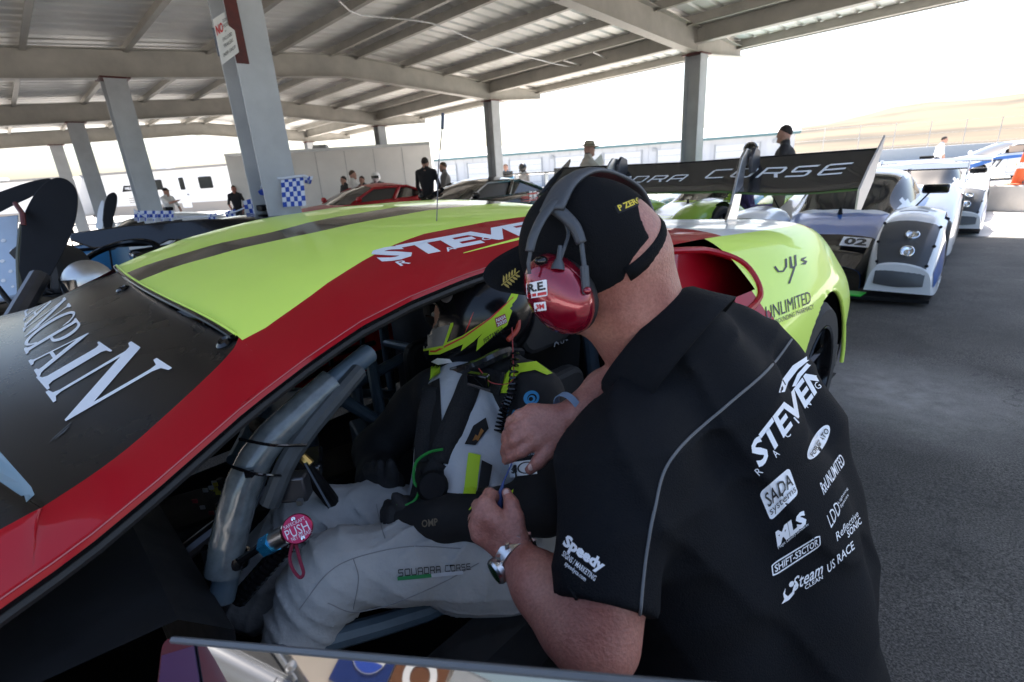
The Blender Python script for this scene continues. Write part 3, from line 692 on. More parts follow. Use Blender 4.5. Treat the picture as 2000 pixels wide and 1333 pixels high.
def coupe(name, label, loc, rz, paint, L=4.8, W=1.88, Hh=1.36, roofcol=None, group=None, wing=False, cage=True, stripe=None, sedan=False):
    t = thing(name, label, 'race car', loc, rz, group); w = W/2; h2 = L/2
    hood, belt, deck = .90*Hh/1.36, .93*Hh/1.36, .98*Hh/1.36
    st = [(h2, [(0, .62), (.35, .62), (.6, .6), (.68, .52), (.68, .38), (.66, .22)]),
          (h2-.12, [(0, .74), (.4, .735), (w-.22, .70), (w-.1, .58), (w-.1, .40), (w-.12, .18)]),
          (h2-.6, [(0, hood-.08), (.45, hood-.09), (w-.16, hood-.12), (w-.02, .66), (w-.02, .42), (w-.05, .17)]),
          (h2-1.35, [(0, hood+.01), (.45, hood), (w-.15, hood-.03), (w, .74), (w, .42), (w-.03, .17)]),
          (.35, [(0, belt), (.45, belt), (w-.14, belt-.02), (w-.01, .76), (w-.01, .42), (w-.04, .17)]),
          (-.7, [(0, belt+.02), (.45, belt+.02), (w-.12, belt), (w, .78), (w, .42), (w-.04, .17)]),
          (-h2+1.1, [(0, deck), (.45, deck), (w-.13, deck-.03), (w+.02, .80), (w+.02, .42), (w-.03, .18)]),
          (-h2+.25, [(0, deck-.01), (.45, deck-.01), (w-.16, deck-.05), (w-.06, .78), (w-.06, .45), (w-.08, .24)]),
          (-h2, [(0, deck-.06), (.4, deck-.07), (w-.3, deck-.12), (w-.2, .74), (w-.2, .46), (w-.22, .28)])]
    rows = mirror_rows(loft_half(st, 6, 4)); fx, rx, rr = h2-.92, -h2+1.02, .335
    vs, fs = grid(rows); vs, fs = arch_hole(vs, fs, [(fx, rr, rr+.05), (rx, rr, rr+.05)])
    body = obj('body', (vs, fs), paint, t, False)
    for x in (fx, rx): arch_lip(t, x, rr, rr+.06, (w-.02, -w+.02), paint)
    for x in (fx, rx):
        for s in (-1, 1): wheel(t, (x, s*(w-.15), rr), rr, .26, (0, s, 0))
    # greenhouse: roof skin, pillars and glazing
    b0, b1 = (.62, -h2+.55) if not sedan else (.75, -h2+.55); r0, r1 = (-.12, -1.12) if not sedan else (0., -1.45); wr = w-.34; wb = w-.17
    zr = Hh
    roof = [[(x, y*(wr)/1.0, zr-.07*(y**2)-.05*((x-(r0+r1)/2)/((r0-r1)/2))**2) for y in np.linspace(-1, 1, 9)] for x in np.linspace(r0, r1, 7)]
    obj('roof', grid(roof), roofcol or paint, t, False)
    zb = belt-.015; zd = deck-.02
    wsb = [(b0+.28*(1-(y)**2), y*wb, zb) for y in np.linspace(-1, 1, 9)]; rwb = [(b1, y*wb*.94, zd) for y in np.linspace(-1, 1, 9)]
    obj('windshield', grid([wsb, [tuple((np.array(a)+np.array(b))/2+[0, 0, .05]) for a, b in zip(wsb, roof[0])], roof[0]]), 'glass_dark', t, False)
    obj('rear_window', grid([roof[-1], [tuple((np.array(a)+np.array(b))/2+[0, 0, .06]) for a, b in zip(rwb, roof[-1])], rwb]), 'glass_dark', t, False)
    for s in (-1, 1):
        j = 8 if s > 0 else 0
        A_, B_ = np.array(wsb[j]), np.array(rwb[j]); C_, D_ = np.array(roof[0][j]), np.array(roof[-1][j])
        f1, f2 = .46, .52
        bl1 = A_+(B_-A_)*f1; tp1 = C_+(D_-C_)*.72; bl2 = A_+(B_-A_)*f2; tp2 = C_+(D_-C_)*.82
        ins = np.array([0, -s*.012, 0])
        obj('side_window', ([A_+ins+(B_-A_)*.03, bl1+ins, tp1+ins, C_+ins], [(0, 1, 2, 3)]), mat('cabin_dark', (.010, .010, .011), .35), t, False, smooth=False)
        obj('quarter_window', ([bl2+ins, B_+ins, D_+ins, tp2+ins], [(0, 1, 2, 3)]), 'glass_dark', t, False, smooth=False)
        bm = B(); tube(bm, [A_, (A_+C_)/2+[0, 0, .012], C_, tp1, D_, (D_+B_)/2+[0, 0, .012], B_], .032, 6); tube(bm, [(bl1+bl2)/2, (tp1+tp2)/2], .05, 6); tube(bm, [A_, B_], .02, 6)
        obj('pillars', bm, paint, t, False)
        obj('mirror', ellipsoid(B(), (A_[0]-.12, s*(wb+.14), zb+.1), (.06, .11, .07), n=10, m=6), paint, t, False)
        obj('door_seam', tube(B(), [(.42, s*(w+.002), .84), (.40, s*(w+.004), .3), (-.75, s*(w+.004), .3), (-.82, s*(w+.006), .86)], .006, 4), 'black_matte', body, False)
        obj('headlight', ellipsoid(B(), (h2-.17, s*(w-.32), .66), (.10, .16, .065), n=12, m=8), 'glass_clear' if False else mat('lamp_lens', (.55, .58, .6), .08, spec=.8), t, False)
        if cage: obj('cage_bar', tube(B(), [(b0-.15, s*(wb-.16), zb), (-1.2, s*(wr-.05), zr-.12)], .02, 6), 'red', t, False)
    obj('grille', boxm((h2-.03, 0, .5), (.06, 1.0, .16)), 'black_matte', t, False, bevel=.02)
    obj('splitter', boxm((h2-.17, 0, .16), (.34, W-.36, .03)), 'black_matte', t, False)
    if wing:
        o = obj('rear_wing', prism(B(), [(-.17, -.02), (.17, .01), (.15, .035), (-.17, .04)], (-h2+.15, 0, Hh-.02), (1, 0, 0), (0, 0, 1), V((0, W-.2, 0))), 'carbon', t, False, smooth=False)
        for s in (-1, 1):
            obj('wing_strut', boxm((-h2+.2, s*.5, Hh-.18), (.12, .02, .36)), 'alu', o, False); obj('endplate', boxm((-h2+.15, s*(W/2-.1), Hh), (.36, .012, .16)), 'carbon', o, False)
    return t
def heading(dx, dy): return math.atan2(dy, dx)
RZ = heading(-.71, -.70)
# red coupe
t = coupe('red_coupe', 'bright red race coupe in front of the white box trailer', (-3.75, 13.7, gz(0, 13.7)), RZ, 'red', roofcol='red')
o = flat('lettering', text2d('Mustang', .02, .2), (2.0-.35, .95, .70), (-.55, 0, 0), (0, 0, .10), 'white_print', t, False)
for x, z, ww, hh in ((.1, .74, .5, .09), (.6, .42, .55, .13)): flat('sponsor_panel', polys2d([rrect(0, 0, 1, 1, .05)]), (x+ww/2, .955, z), (-ww, 0, 0), (0, 0, hh), 'white_print', t, False)
# black coupe
t = coupe('black_coupe', 'glossy black race coupe with flame graphics and rear wing', (-.84, 11.7, gz(0, 11.7)), RZ, 'black_gloss', L=4.85, W=1.92, Hh=1.33, wing=True)
flat('lettering', merge(place(text2d('RR', .03, .2), 0, 0, .3, 1), place(text2d('Racing', .01, .2), .33, .1, 1, .6)), (.95, .975, .68), (-.75, 0, 0), (0, 0, .16), 'white_print', t, False)
flat('lettering', text2d('II', .05), (-1.05, .985, .62), (-.24, 0, 0), (0, 0, .34), 'white_print', t, False)
random.seed(3)
for k in range(14):
    x = -.9-random.random()*1.1; z = .5+random.random()*.4; l = .25+random.random()*.4
    flat('flame_stripe', polys2d([[(0, .5), (.3, .2), (1, 0), (.7, .5), (1, 1), (.3, .8)]]), (x+l/2, .986+.001*k, z), (-l, 0, 0), (0, 0, .035), mat('flame_red', (.5, .03, .02), .3), t, False)
# far sedan with number 77
c = px_base(1968, 21.0); t = coupe('touring_car', 'white touring car numbered 77 out on the sunlit apron', tuple(c), heading(-.985, .17), 'white_paint', L=4.6, W=1.85, Hh=1.44, cage=False, sedan=True)
flat('lettering', text2d('77', .02, .15), (1.02, .96, .50), (-.42, 0, 0), (0, 0, .30), 'black_print', t, False)
flat('lettering', text2d('STRADA', .0, .3), (.2, .96, .45), (-1.5, 0, .18), (0, 0, .17), mat('gold_print', (.55, .48, .3), .5), t, False)
flat('side_stripe', polys2d([[(0, 0), (.3, .35), (1, .5), (1, .62), (.28, .5), (0, .2)]]), (1.7, .957, .5), (-3.2, 0, 0), (0, 0, .5), 'blue_paint', t, False)
flat('window_number_panel', polys2d([rrect(0, 0, 1, 1, .05)]), (.35, .80, 1.02), (-.6, -.1, 0), (0, -.09, .24), mat('amber_screen', (.5, .36, .25), .6), t, False)
# ---------------- closed-cockpit sports prototypes
def prototype(name, label, loc, rz, base, hood, side, pod, group, lamp=True, number=None, wing=True):
    t = thing(name, label, 'race car', loc, rz, group)
    # centre tub: nose at x=0, tail at x=-4.6
    st = [(0.0, [(0, .30), (.25, .30), (.42, .26), (.45, .16), (.45, .10)]), (-.25, [(0, .40), (.25, .40), (.45, .36), (.50, .24), (.50, .10)]),
          (-.7, [(0, .52), (.25, .52), (.46, .48), (.52, .34), (.52, .10)]), (-1.25, [(0, .64), (.25, .64), (.48, .60), (.55, .40), (.55, .10)]),
          (-1.9, [(0, .70), (.3, .70), (.55, .66), (.62, .42), (.62, .08)]), (-2.9, [(0, .74), (.35, .74), (.7, .70), (.82, .46), (.82, .08)]),
          (-3.8, [(0, .72), (.4, .72), (.8, .70), (.92, .46), (.92, .08)]), (-4.5, [(0, .62), (.4, .62), (.8, .60), (.92, .42), (.92, .14)])]
    vs, fs = grid(mirror_rows(loft_half(st, 6, 3))); body = obj('body', (vs, fs), hood, t, False)
    obj('nose_cap', grid(mirror_rows(loft_half([(0.012, [(0, .305), (.25, .305), (.43, .265), (.462, .16), (.462, .11)]), (-.25, [(0, .412), (.25, .412), (.462, .37), (.512, .24), (.512, .11)]), (-.6, [(0, .51), (.25, .51), (.47, .47), (.53, .32), (.53, .11)])], 6, 3))), pod, t, False)
    obj('splitter', prism(B(), [(.10, -.98), (.18, -.5), (.18, .5), (.10, .98), (-.9, 1.0), (-.9, -1.0)], (0, 0, .06), (1, 0, 0), (0, 1, 0), (0, 0, .03)), 'black_matte', t, False, smooth=False)
    for s in (-1, 1):
        obj('splitter_tip', prism(B(), [(.185, s*.5), (.19, s*.2), (.02, s*.22), (.03, s*.52)], (0, 0, .078), (1, 0, 0), (0, 1, 0), (0, 0, .012)), mat('splitter_green', (.05, .6, .06), .4), t, False, smooth=False)
        # front fender pod
        q = [(.10, [(.50, .12), (.54, .30), (.62, .36), (.80, .36), (.94, .30), (.98, .12)]), (-.05, [(.49, .10), (.50, .46), (.60, .55), (.82, .55), (.96, .46), (1.0, .10)]),
             (-.35, [(.49, .10), (.50, .60), (.60, .70), (.82, .70), (.97, .60), (1.01, .10)]), (-.85, [(.50, .10), (.50, .64), (.60, .755), (.82, .755), (.97, .64), (1.01, .10)]),
             (-1.35, [(.52, .10), (.52, .56), (.62, .66), (.82, .66), (.96, .56), (1.0, .10)]), (-1.75, [(.55, .10), (.55, .40), (.64, .46), (.82, .46), (.93, .40), (.96, .10)])]
        q = [(x, [(s*y, z) for y, z in sec]) for x, sec in q]
        vs, fs = grid(loft_half(q, 6, 4)); vs, fs = arch_hole(vs, fs, [(-.78, .33, .40)], .93)
        f = obj('front_fender', (vs, fs), side, t, False)
        front = loft_half(q, 6, 4)[0]; n = len(front); obj('fender_nose', (front+[sum(front)/n], [(i, i+1, n) for i in range(n-1)]+[(n-1, 0, n)]), side, f, False)
        obj('fender_stripe', grid([[p+np.array([0, 0, .004]) for p in r[8:13]] for r in loft_half(q, 6, 4)[15:26]]), 'grey_paint' if base != 'black_gloss' else 'black_gloss', f, False)
        obj('side_stripe', grid([[p+np.array([0, s*.005, 0]) for p in r[-4:-1]] for r in loft_half(q, 6, 4)[2:14]]), 'blue_paint' if base != 'black_gloss' else 'black_gloss', f, False)
        wheel(t, (-.78, s*.86, .33), .33, .27, (0, s, 0)); wheel(t, (-3.62, s*.84, .345), .345, .32, (0, s, 0))
        if lamp:   # smoked cover with two lamps
            lr = loft_half(q, 6, 4); out_ = lambda p, r_: p+np.array([.010, 0, .006])
            cr = [[out_(p, r_) for p in r_[6:16]] for r_ in lr[1:12]]
            low = [np.array([.118, p[1], .17+.02*abs(i-4.5)/4.5]) for i, p in enumerate(cr[0])]
            o = obj('headlight_cover', grid([low]+cr), mat('lamp_cover', (.07, .073, .078), .22, spec=.5), t, False)
            for rr_, jj in ((6, 5), (2, 5)):
                p = cr[rr_][jj]; tg = cr[rr_-1][jj]-cr[rr_+1][jj]; sd_ = cr[rr_][jj+1]-cr[rr_][jj-1]; nn = np.cross(tg, sd_); nn = nn/np.linalg.norm(nn); nn = nn if nn[0] > 0 else -nn
                obj('lamp', lathe(B(), [(.050, -.02), (.052, .012), (.046, .016), (.040, .004), (.022, -.004), (.012, .010), (0, .012)], p+nn*.004, nn, 18), mat('lamp_chrome', (.75, .77, .78), .12, metal=.9), o, False)
            for r_, j in ((0, 0), (0, -1), (5, 0), (5, -1), (10, 0), (10, -1)): obj('cover_screw', ellipsoid(B(), cr[r_][j]+np.array([.006, 0, .004]), (.013, .013, .013), n=8, m=6), 'black_matte', o, False)
        # sidepod and rear fender
        q = [(-1.95, [(.60, .10), (.62, .42), (.70, .46), (.86, .44), (.95, .36), (.96, .10)]), (-2.3, [(.6, .10), (.62, .56), (.70, .60), (.88, .58), (.98, .48), (1.0, .10)]), (-2.9, [(.6, .10), (.62, .66), (.70, .72), (.88, .71), (.98, .6), (1.0, .10)]),
             (-3.5, [(.6, .10), (.62, .74), (.72, .80), (.88, .79), (.98, .66), (1.0, .10)]), (-4.2, [(.6, .14), (.62, .70), (.72, .76), (.88, .75), (.97, .62), (.99, .14)]), (-4.6, [(.6, .2), (.62, .62), (.72, .68), (.88, .67), (.95, .58), (.97, .2)])]
        q = [(x, [(s*y, z) for y, z in sec]) for x, sec in q]
        vs, fs = grid(loft_half(q, 5, 4)); vs, fs = arch_hole(vs, fs, [(-3.62, .345, .41)], .93); obj('rear_fender', (vs, fs), side, t, False)
        obj('pod_intake', ([(-1.93, s*.62, .14), (-1.93, s*.94, .14), (-2.1, s*.95, .44), (-2.1, s*.63, .5)], [(0, 1, 2, 3)]), hood, t, False, smooth=False)
        obj('mirror', boxm((-1.35, s*.80, .90), (.07, .22, .09)), 'black_gloss', t, False, bevel=.02)
        obj('mirror_stalk', tube(B(), [(-1.3, s*.62, .66), (-1.34, s*.76, .87)], .008, 6), 'black_matte', t, False)
    # cockpit bubble
    cz = [(-1.30, .64, .30, .60), (-1.55, .78, .34, .70), (-1.95, 1.02, .42, .76), (-2.35, 1.08, .44, .78), (-2.9, 1.04, .40, .78), (-3.6, .86, .26, .60), (-4.1, .74, .16, .4)]
    rows = []
    for x, z, wr, wb in spline([np.array(q) for q in cz], 5):
        zb = np.interp(-x, [1.3, 1.9, 2.9, 4.1], [.62, .68, .72, .68])
        half = [(0, z), (wr*.6, z-.012), (wr, z-.06*(z-zb)/.4), (wr+(wb-wr)*.5*.6, zb+(z-zb)*.45), (wb*.8, zb-.02)]
        sec = smooth_section([np.array([x, y, zz]) for y, zz in half], 3); rows.append([p*[1, -1, 1] for p in sec[::-1]][:-1]+sec)
    n = len(rows[0]); mi = []; vs, fs = grid(rows)
    for f in fs:
        c = sum(np.array(vs[i]) for i in f)/4
        mi.append(1 if (-2.0 < c[0] < -1.38 and abs(c[1]) < .50) or (-2.55 < c[0] < -1.75 and c[2] > .74 and c[2] < .98 and abs(c[1]) > .40) else 0)
    obj('cockpit_canopy', (vs, fs, mi), [side, 'glass_dark'], t, False)
    obj('wiper_hub', lathe(B(), [(.03, 0), (.012, .09), (0, .09)], (-1.28, 0, .63), (0, 0, 1), 8), 'black_matte', t, False)
    obj('roof_camera', boxm((-2.5, 0, 1.13), (.1, .22, .05)), 'black_matte', t, False, bevel=.01)
    # rear wing
    w_ = wing and obj('rear_wing', prism(B(), [(-.18, .03), (.16, -.02), (.17, 0), (-.17, .06)], (-4.55, 0, .98), (1, 0, 0), (0, 0, 1), V((0, 1.9, 0))), 'carbon', t, False, smooth=False)
    for s in (-1, 1) if wing else ():
        obj('endplate', boxm((-4.52, s*.955, .90), (.44, .012, .32)), 'white_paint' if base != 'black_gloss' else 'carbon', w_, False, bevel=.01)
        obj('wing_pylon', boxm((-4.3, s*.3, .82), (.3, .015, .36)), 'carbon', w_, False)
    if number:
        n_ = np.array([.5, 0, .87]); o = np.array([-.36, .14, .47])
        flat('number_plate', polys2d([rrect(0, 0, 1, 1, .03)]), (-.28, .20, .452), (-.0, .24, -.012), (-.17, 0, .062), 'white_print', t, False)
        flat('number', text2d(number, .04), (-.297, .225, .462), (0, .19, -.0095), (-.135, 0, .049), 'black_print', t, False)
    return t
RP = heading(-.68, -.733)
def nose_at(cx, cy_): return (cx, cy_, gz(0, cy_))
t02 = prototype('sports_prototype', 'white and blue prototype race car numbered 02, nose towards the camera', nose_at(2.93, 4.86), RP, 'white', 'blue_paint', 'white_paint', 'black_gloss', 'sports prototypes in the paddock', number='02')
flat('lettering', text2d('TOYO', .03, .15), (.02, 1.012, .16), (-.3, .004, 0), (0, 0, .07), 'white_print', t02, False)
p2 = np.array([2.93, 4.86])+np.array([.68, .733])*5.0+np.array([.733, -.68])*.25
prototype('sports_prototype', 'second white and blue prototype parked behind car 02', nose_at(*p2), RP, 'white', 'blue_paint', 'white_paint', 'grey_paint', 'sports prototypes in the paddock')
c = px_base(1255, 8.4); prototype('sports_prototype', 'lime green prototype with dark arches half hidden behind the cap', nose_at(c[0], c[1]), heading(-.8, -.6), 'green', 'white_paint', 'green_paint', 'green_paint', 'sports prototypes in the paddock', lamp=False)
c = px_base(1335, 9.6); prototype('sports_prototype', 'teal and white prototype beneath the big wing', nose_at(c[0]+.3, c[1]), heading(-.72, -.69), 'teal', 'teal_paint', 'teal_paint', 'black_gloss', 'sports prototypes in the paddock', lamp=False)
c = px_base(1500, 13.5); coupe('white_coupe', 'white race coupe far behind the seated driver in purple', tuple(c), heading(-.75, -.66), 'white_paint', cage=False)
# ---- black prototype on the left with its door swung up
lp = thing('left_row', '', '') if False else None
c = px_base(40, 3.6); blk = prototype('sports_prototype', 'black prototype with raised door on the far left', (c[0]-.85, c[1]-.35, gz(0, 3)), heading(-.74, -.67), 'black_gloss', 'black_gloss', 'black_gloss', 'black_gloss', 'sports prototypes in the paddock', lamp=False, wing=False)
# ------------------------------------------------------------------ the race car in front (car frame: x back from nose, y to its left, z up)
CA, CX, CY = .793, -1.926, .157
REAR = np.array([math.sin(CA), math.cos(CA), 0]); LEFT = np.array([math.cos(CA), -math.sin(CA), 0]); CO = np.array([CX, CY, 0])
def c2w(c): return CO+REAR*c[0]+LEFT*c[1]+np.array([0, 0, c[2]])
def w2c(p): d = np.asarray(p)-CO; return np.array([d@REAR, d@LEFT, d[2]])
CC = w2c(CAM)
def cary(x, y, yc): r = ray(x, y); return w2c(CAM+r*(yc-CC[1])/(r@LEFT))
def W3(rows): return [[c2w(p) for p in r] for r in rows]
car = thing('race_car', 'red, lime and black GT race car with its driver door open', 'race car', tuple(CO), math.atan2(-REAR[1], -REAR[0]))
# roof edge (cant rail) and windscreen edge curves
cant_px = [(0, 1163, .74), (150, 1060, .72), (300, 938, .695), (480, 783, .66), (600, 693, .64), (700, 626, .625), (800, 576, .61), (900, 536, .60), (1030, 493, .59), (1180, 457, .58)]
cant = [cary(*p) for p in cant_px]
a0 = cant[0]; cant = [np.array([.55, .84, .735]), np.array([.85, .79, .815])]+cant+[np.array([2.75, .565, 1.055]), np.array([3.1, .56, 1.02])]
CXs = np.array([p[0] for p in cant]); CYs = np.array([p[1] for p in cant]); CZs = np.array([p[2] for p in cant])
wsn_px = [(0, 1040, .70), (100, 985, .675), (250, 880, .635), (400, 745, .585), (455, 697, .557), (470, 670, .535)]
wsn = [cary(*p) for p in wsn_px]; wsn = [np.array([.50, .80, .80]), np.array([.85, .755, .895])]+wsn
XT = wsn[-1][0]; YT = wsn[-1][1]; ZT = wsn[-1][2]
# windscreen: bowed across
def ws_row(e, n=25):
    out = []
    for t_ in np.linspace(-1, 1, n):
        k = 1-t_*t_; b = np.interp(e[0], [.5, 1.2, XT], [.22, .12, .035]); cz = np.interp(e[0], [.5, 1.2, XT], [.05, .035, .018])
        out.append(np.array([e[0]-b*k, e[1]*t_, e[2]+cz*k+.030*e[1]*(1-t_)*np.interp(e[0], [.5, XT], [.3, 1])]))
    return out
wrows = [ws_row(e) for e in spline(wsn, 6)]
ws = obj('windshield', grid(W3(wrows)), 'black_vinyl', car)
wt = bvh(ws)
# roof skin: height field with colour strips that follow the livery lines
def roof_w(x): return np.interp(x, CXs, CYs)
TILT = .030
def roof_z(x, y):
    wv = roof_w(x); ze = np.interp(x, CXs, CZs); k_ = np.clip(abs(y)/wv, 0, 1)
    cr = np.interp(x, [1.3, XT, 1.9, 2.4, 3.1], [.055, .062, .068, .060, .045]); c2 = np.interp(x, [1.3, XT, 1.9, 2.4, 3.1], [.015, .018, .028, .030, .02])
    return ze+cr*(1-k_**7)+c2*(1-k_**2)+TILT*(YT-min(y, YT))
def roof_hit(px, py):
    r = ray(px, py); best = None
    for t_ in np.linspace(.7, 6, 2600):
        c = w2c(CAM+r*t_)
        if c[2] <= roof_z(c[0], c[1]): return c[0], c[1]
        g_ = c[2]-roof_z(c[0], c[1])
        if best is None or g_ < best[0]: best = (g_, c[0], c[1])
    return best[1], best[2]
def strip_curve(pxs):
    p = sorted([roof_hit(*q) for q in pxs]); return np.array([a for a, _ in p]), np.array([b for _, b in p])
b1 = strip_curve([(470, 668), (520, 640), (560, 612), (620, 570), (700, 515), (760, 483), (830, 457), (920, 440)])
b2 = strip_curve([(264, 564), (310, 541), (367, 517), (450, 492), (560, 466), (640, 450)])
b3 = strip_curve([(238, 547), (297, 519), (400, 485), (470, 467), (542, 452)])
rows, mis = [], []
NS = (6, 26, 5, 8)
xsr = np.concatenate([np.linspace(XT-.0, 1.7, 10), np.linspace(1.75, 3.0, 26)])
for x in xsr:
    wv = roof_w(x); y1 = np.interp(x, *b1); y2 = np.interp(x, *b2); y3 = np.interp(x, *b3)
    y1 = min(y1, wv-.02); y2 = max(min(y2, y1-.05), -wv+.06); y3 = max(min(y3, y2-.012), -wv+.03)
    k = [wv, y1, y2, y3, -wv]; row = []
    for i, n in enumerate(NS): row += list(np.linspace(k[i], k[i+1], n, endpoint=False))
    row.append(-wv); bow = .035 if x == xsr[0] else 0
    out = []
    for y in row:
        f = max(0, 1-(y/YT)**2) if abs(y) < YT else 0
        sh = .035*f*max(0, 1-(x-XT)/.2); out.append(np.array([x-sh, y, roof_z(x, y)]))
    rows.append(out)
mrow = sum([[m_]*n for m_, n in zip((0, 1, 2, 1), NS)], [])
vs, fs = grid(W3(rows)); roof = obj('roof', (vs, fs, mrow*(len(rows)-1)), ['red', 'lime', 'black_gloss'], car)
roof_t = bvh(roof)
# pillar strips between windscreen and roof rail, both sides, running on into the roof skin
inner = spline(wsn, 6)
def pillar(s):
    rr = []
    for e in inner:
        xx = np.interp(e[0], [.5, .85, 1.19, 1.31, 1.43, XT], [.55, .85, 1.165, 1.285, 1.425, XT])
        o_ = np.array([xx, roof_w(xx), np.interp(xx, CXs, CZs)]); row = []
        for f in np.linspace(0, 1, 7):
            q = o_+(e-o_)*f; g_ = np.interp(e[0], [1.0, XT], [.012, 0]); q[2] += g_*4*f*(1-f)+.003*(f if e[0] < XT-.02 else 0)
            if e[0] > 1.38:
                k_ = (e[0]-1.38)/(XT-1.38); q[2] = q[2]*(1-k_)+roof_z(q[0], q[1])*k_
            q = q*[1, s, 1]; q[2] += (0 if s > 0 else TILT*(YT+abs(q[1]))*np.interp(e[0], [.5, XT], [.3, 1])); row.append(q)
        rr.append(row)
    return rr
for s in (1, -1): obj('windshield_pillar', grid(W3(pillar(s))), 'red', car)
# drop panel from rail to door seal, then the seal itself
xr = np.linspace(.6, 3.0, 60)
def rail(dy, dz, s=1): return [c2w((x, s*(roof_w(x)+dy), np.interp(x, CXs, CZs)+dz)) for x in xr]
for s in (1, -1):
    obj('roof_rail', grid([rail(0, 0, s), rail(.005, -.004, s), rail(.007, -.011, s)]), 'red', car)
    obj('door_frame', grid([rail(.0072, -.0112, s), rail(.006, -.017, s), rail(0, -.021, s), rail(-.02, -.025, s)]), 'black_vinyl', car)
    obj('door_seal', tube(B(), rail(-.004, -.027, s), .0088, 8), 'rubber', car)
    obj('inner_frame', tube(B(), rail(-.028, -.036, s), .012, 8), 'black_matte', car)
# fine pin line in the paint along the rail
obj('wrap_edge', tube(B(), [c2w((x, roof_w(x)+.0042, np.interp(x, CXs, CZs)-.0022)) for x in xr[:40]], .0009, 4), mat('edge_pink', (.45, .15, .15), .4), car)
# black band and lip under the roof edge, windscreen top
edge = [p for p in rows[0] if abs(p[1]) < YT+.004]
obj('windshield_trim', tube(B(), [c2w(p+np.array([-.006, 0, -.002])) for p in edge], .005, 6), 'black_gloss', car)
obj('roof_lip', tube(B(), [c2w(p+np.array([-.001, 0, .001])) for p in rows[0] if abs(p[1]) < YT+.01], .0035, 6), 'lime', car)
# two screen fasteners
for px in ((440, 670), (240, 566)):
    h_ = wt.ray_cast(Vector(CAM), Vector(ray(*px)).normalized())
    if h_[0]: obj('screen_fastener', lathe(B(), [(.016, -.002), (.016, .003), (.010, .007), (.006, .004), (0, .004)], h_[0], h_[1] if h_[1].z > 0 else -h_[1], 14), 'black_gloss', car)
# ---- serif lettering across the windscreen banner
def serif(ch):
    T = .13; t_ = .055
    def I(x0, w_, sw): # stem with bracketed serifs
        a, b = x0+sw/2-w_/2, x0+sw/2+w_/2
        return [(x0, 0), (x0+sw, 0), (x0+sw, .035), (b+.03, .055), (b, .12), (b, .88), (b+.03, .945), (x0+sw, .965), (x0+sw, 1), (x0, 1), (x0, .965), (a-.03, .945), (a, .88), (a, .12), (a-.03, .055), (x0, .035)]
    if ch == 'I': return [I(0, .17, .40)]
    if ch == 'N': return [[(0, 0), (.34, 0), (.34, .035), (.23, .06), (.20, .13), (.20, .80), (.82, -.01), (.86, -.01), (.86, .87), (.89, .94), (1.0, .965), (1.0, 1), (.66, 1), (.66, .965), (.78, .94), (.80, .87), (.80, .30), (.26, 1), (0, 1), (0, .965), (.10, .94), (.14, .88), (.14, .13), (.11, .06), (0, .035)]]
    if ch == 'A': return [[(0, 0), (.30, 0), (.30, .035), (.19, .06), (.19, .11), (.26, .30), (.60, .30), (.68, .11), (.68, .06), (.58, .035), (.58, 0), (1, 0), (1, .035), (.91, .06), (.86, .11), (.53, 1), (.47, 1), (.12, .11), (.08, .06), (0, .035)], [(.28, .355), (.575, .355), (.43, .76)]]
    if ch == 'P': return [[(0, 0), (.42, 0), (.42, .035), (.33, .06), (.30, .12), (.30, .44)]+[(.5+.38*math.sin(a), .72-.28*math.cos(a)) for a in np.linspace(0, math.pi, 12)]+[(0, 1), (0, .965), (.08, .94), (.12, .88), (.12, .12), (.08, .06), (0, .035)], [(.30, .49), (.30, .955)]+[(.46+.23*math.sin(a), .722+.233*math.cos(a)) for a in np.linspace(0, math.pi, 10)]]
    if ch == 'C': return [[(.5+.5*math.cos(a), .5+.51*math.sin(a)) for a in np.linspace(.65, 2*math.pi-.65, 26)]+[(.55+.36*math.cos(a), .5+.45*math.sin(a)) for a in np.linspace(2*math.pi-.8, .8, 22)]+[(.86, .68), (.90, .68), (.90, .97)]]
    if ch == 'L': return [[(0, 0), (.9, 0), (.95, .28), (.90, .28), (.80, .08), (.32, .06), (.32, .88), (.36, .945), (.46, .965), (.46, 1), (0, 1), (0, .965), (.10, .945), (.14, .88), (.14, .12), (.10, .055), (0, .035)]]
    return [[(0, 0), (1, 0), (1, 1), (0, 1)]]
for ch, q in (('N', ((88, 768), (137, 835), (337, 720), (257, 668))), ('I', ((71, 738), (93, 763), (220, 686), (194, 668))), ('A', ((56, 706), (75, 738), (184, 664), (164, 640))),
              ('P', ((47, 682), (57, 706), (163, 641), (149, 622))), ('C', ((44, 661), (53, 685), (153, 619), (140, 601))), ('N', ((44, 643), (50, 662), (140, 599), (127, 581))), ('A', ((46, 624), (49, 641), (126, 579), (114, 567))), ('L', ((48, 609), (50, 622), (112, 565), (104, 556)))):
    decal('banner_letter', polys2d(serif(ch)), q, wt, 'white_print', ws, .0012, 6, 8)
# scuff at the tail of the N and lower edge of the banner with bare screen below
decal('scuff', polys2d([[(0, 0), (1, .9), (1, 1), (.3, .4)], [(.2, .0), (.7, .3), (1, .75), (.5, .35)]]), ((95, 868), (140, 845), (140, 826), (95, 850)), wt, mat('scuff_grey', (.05, .055, .06), .5), ws, .0016, 3, 3)
decal('bare_screen', polys2d([[(0, 0), (1, 0), (1, 1), (0, 1)]]), ((-60, 1085), (68, 968), (62, 953), (-60, 815)), wt, mat('film_screen', (.25, .38, .45), .12, coat=.5), ws, .0011, 6, 6)  # pale blue colour stands in for bluish light on the glass
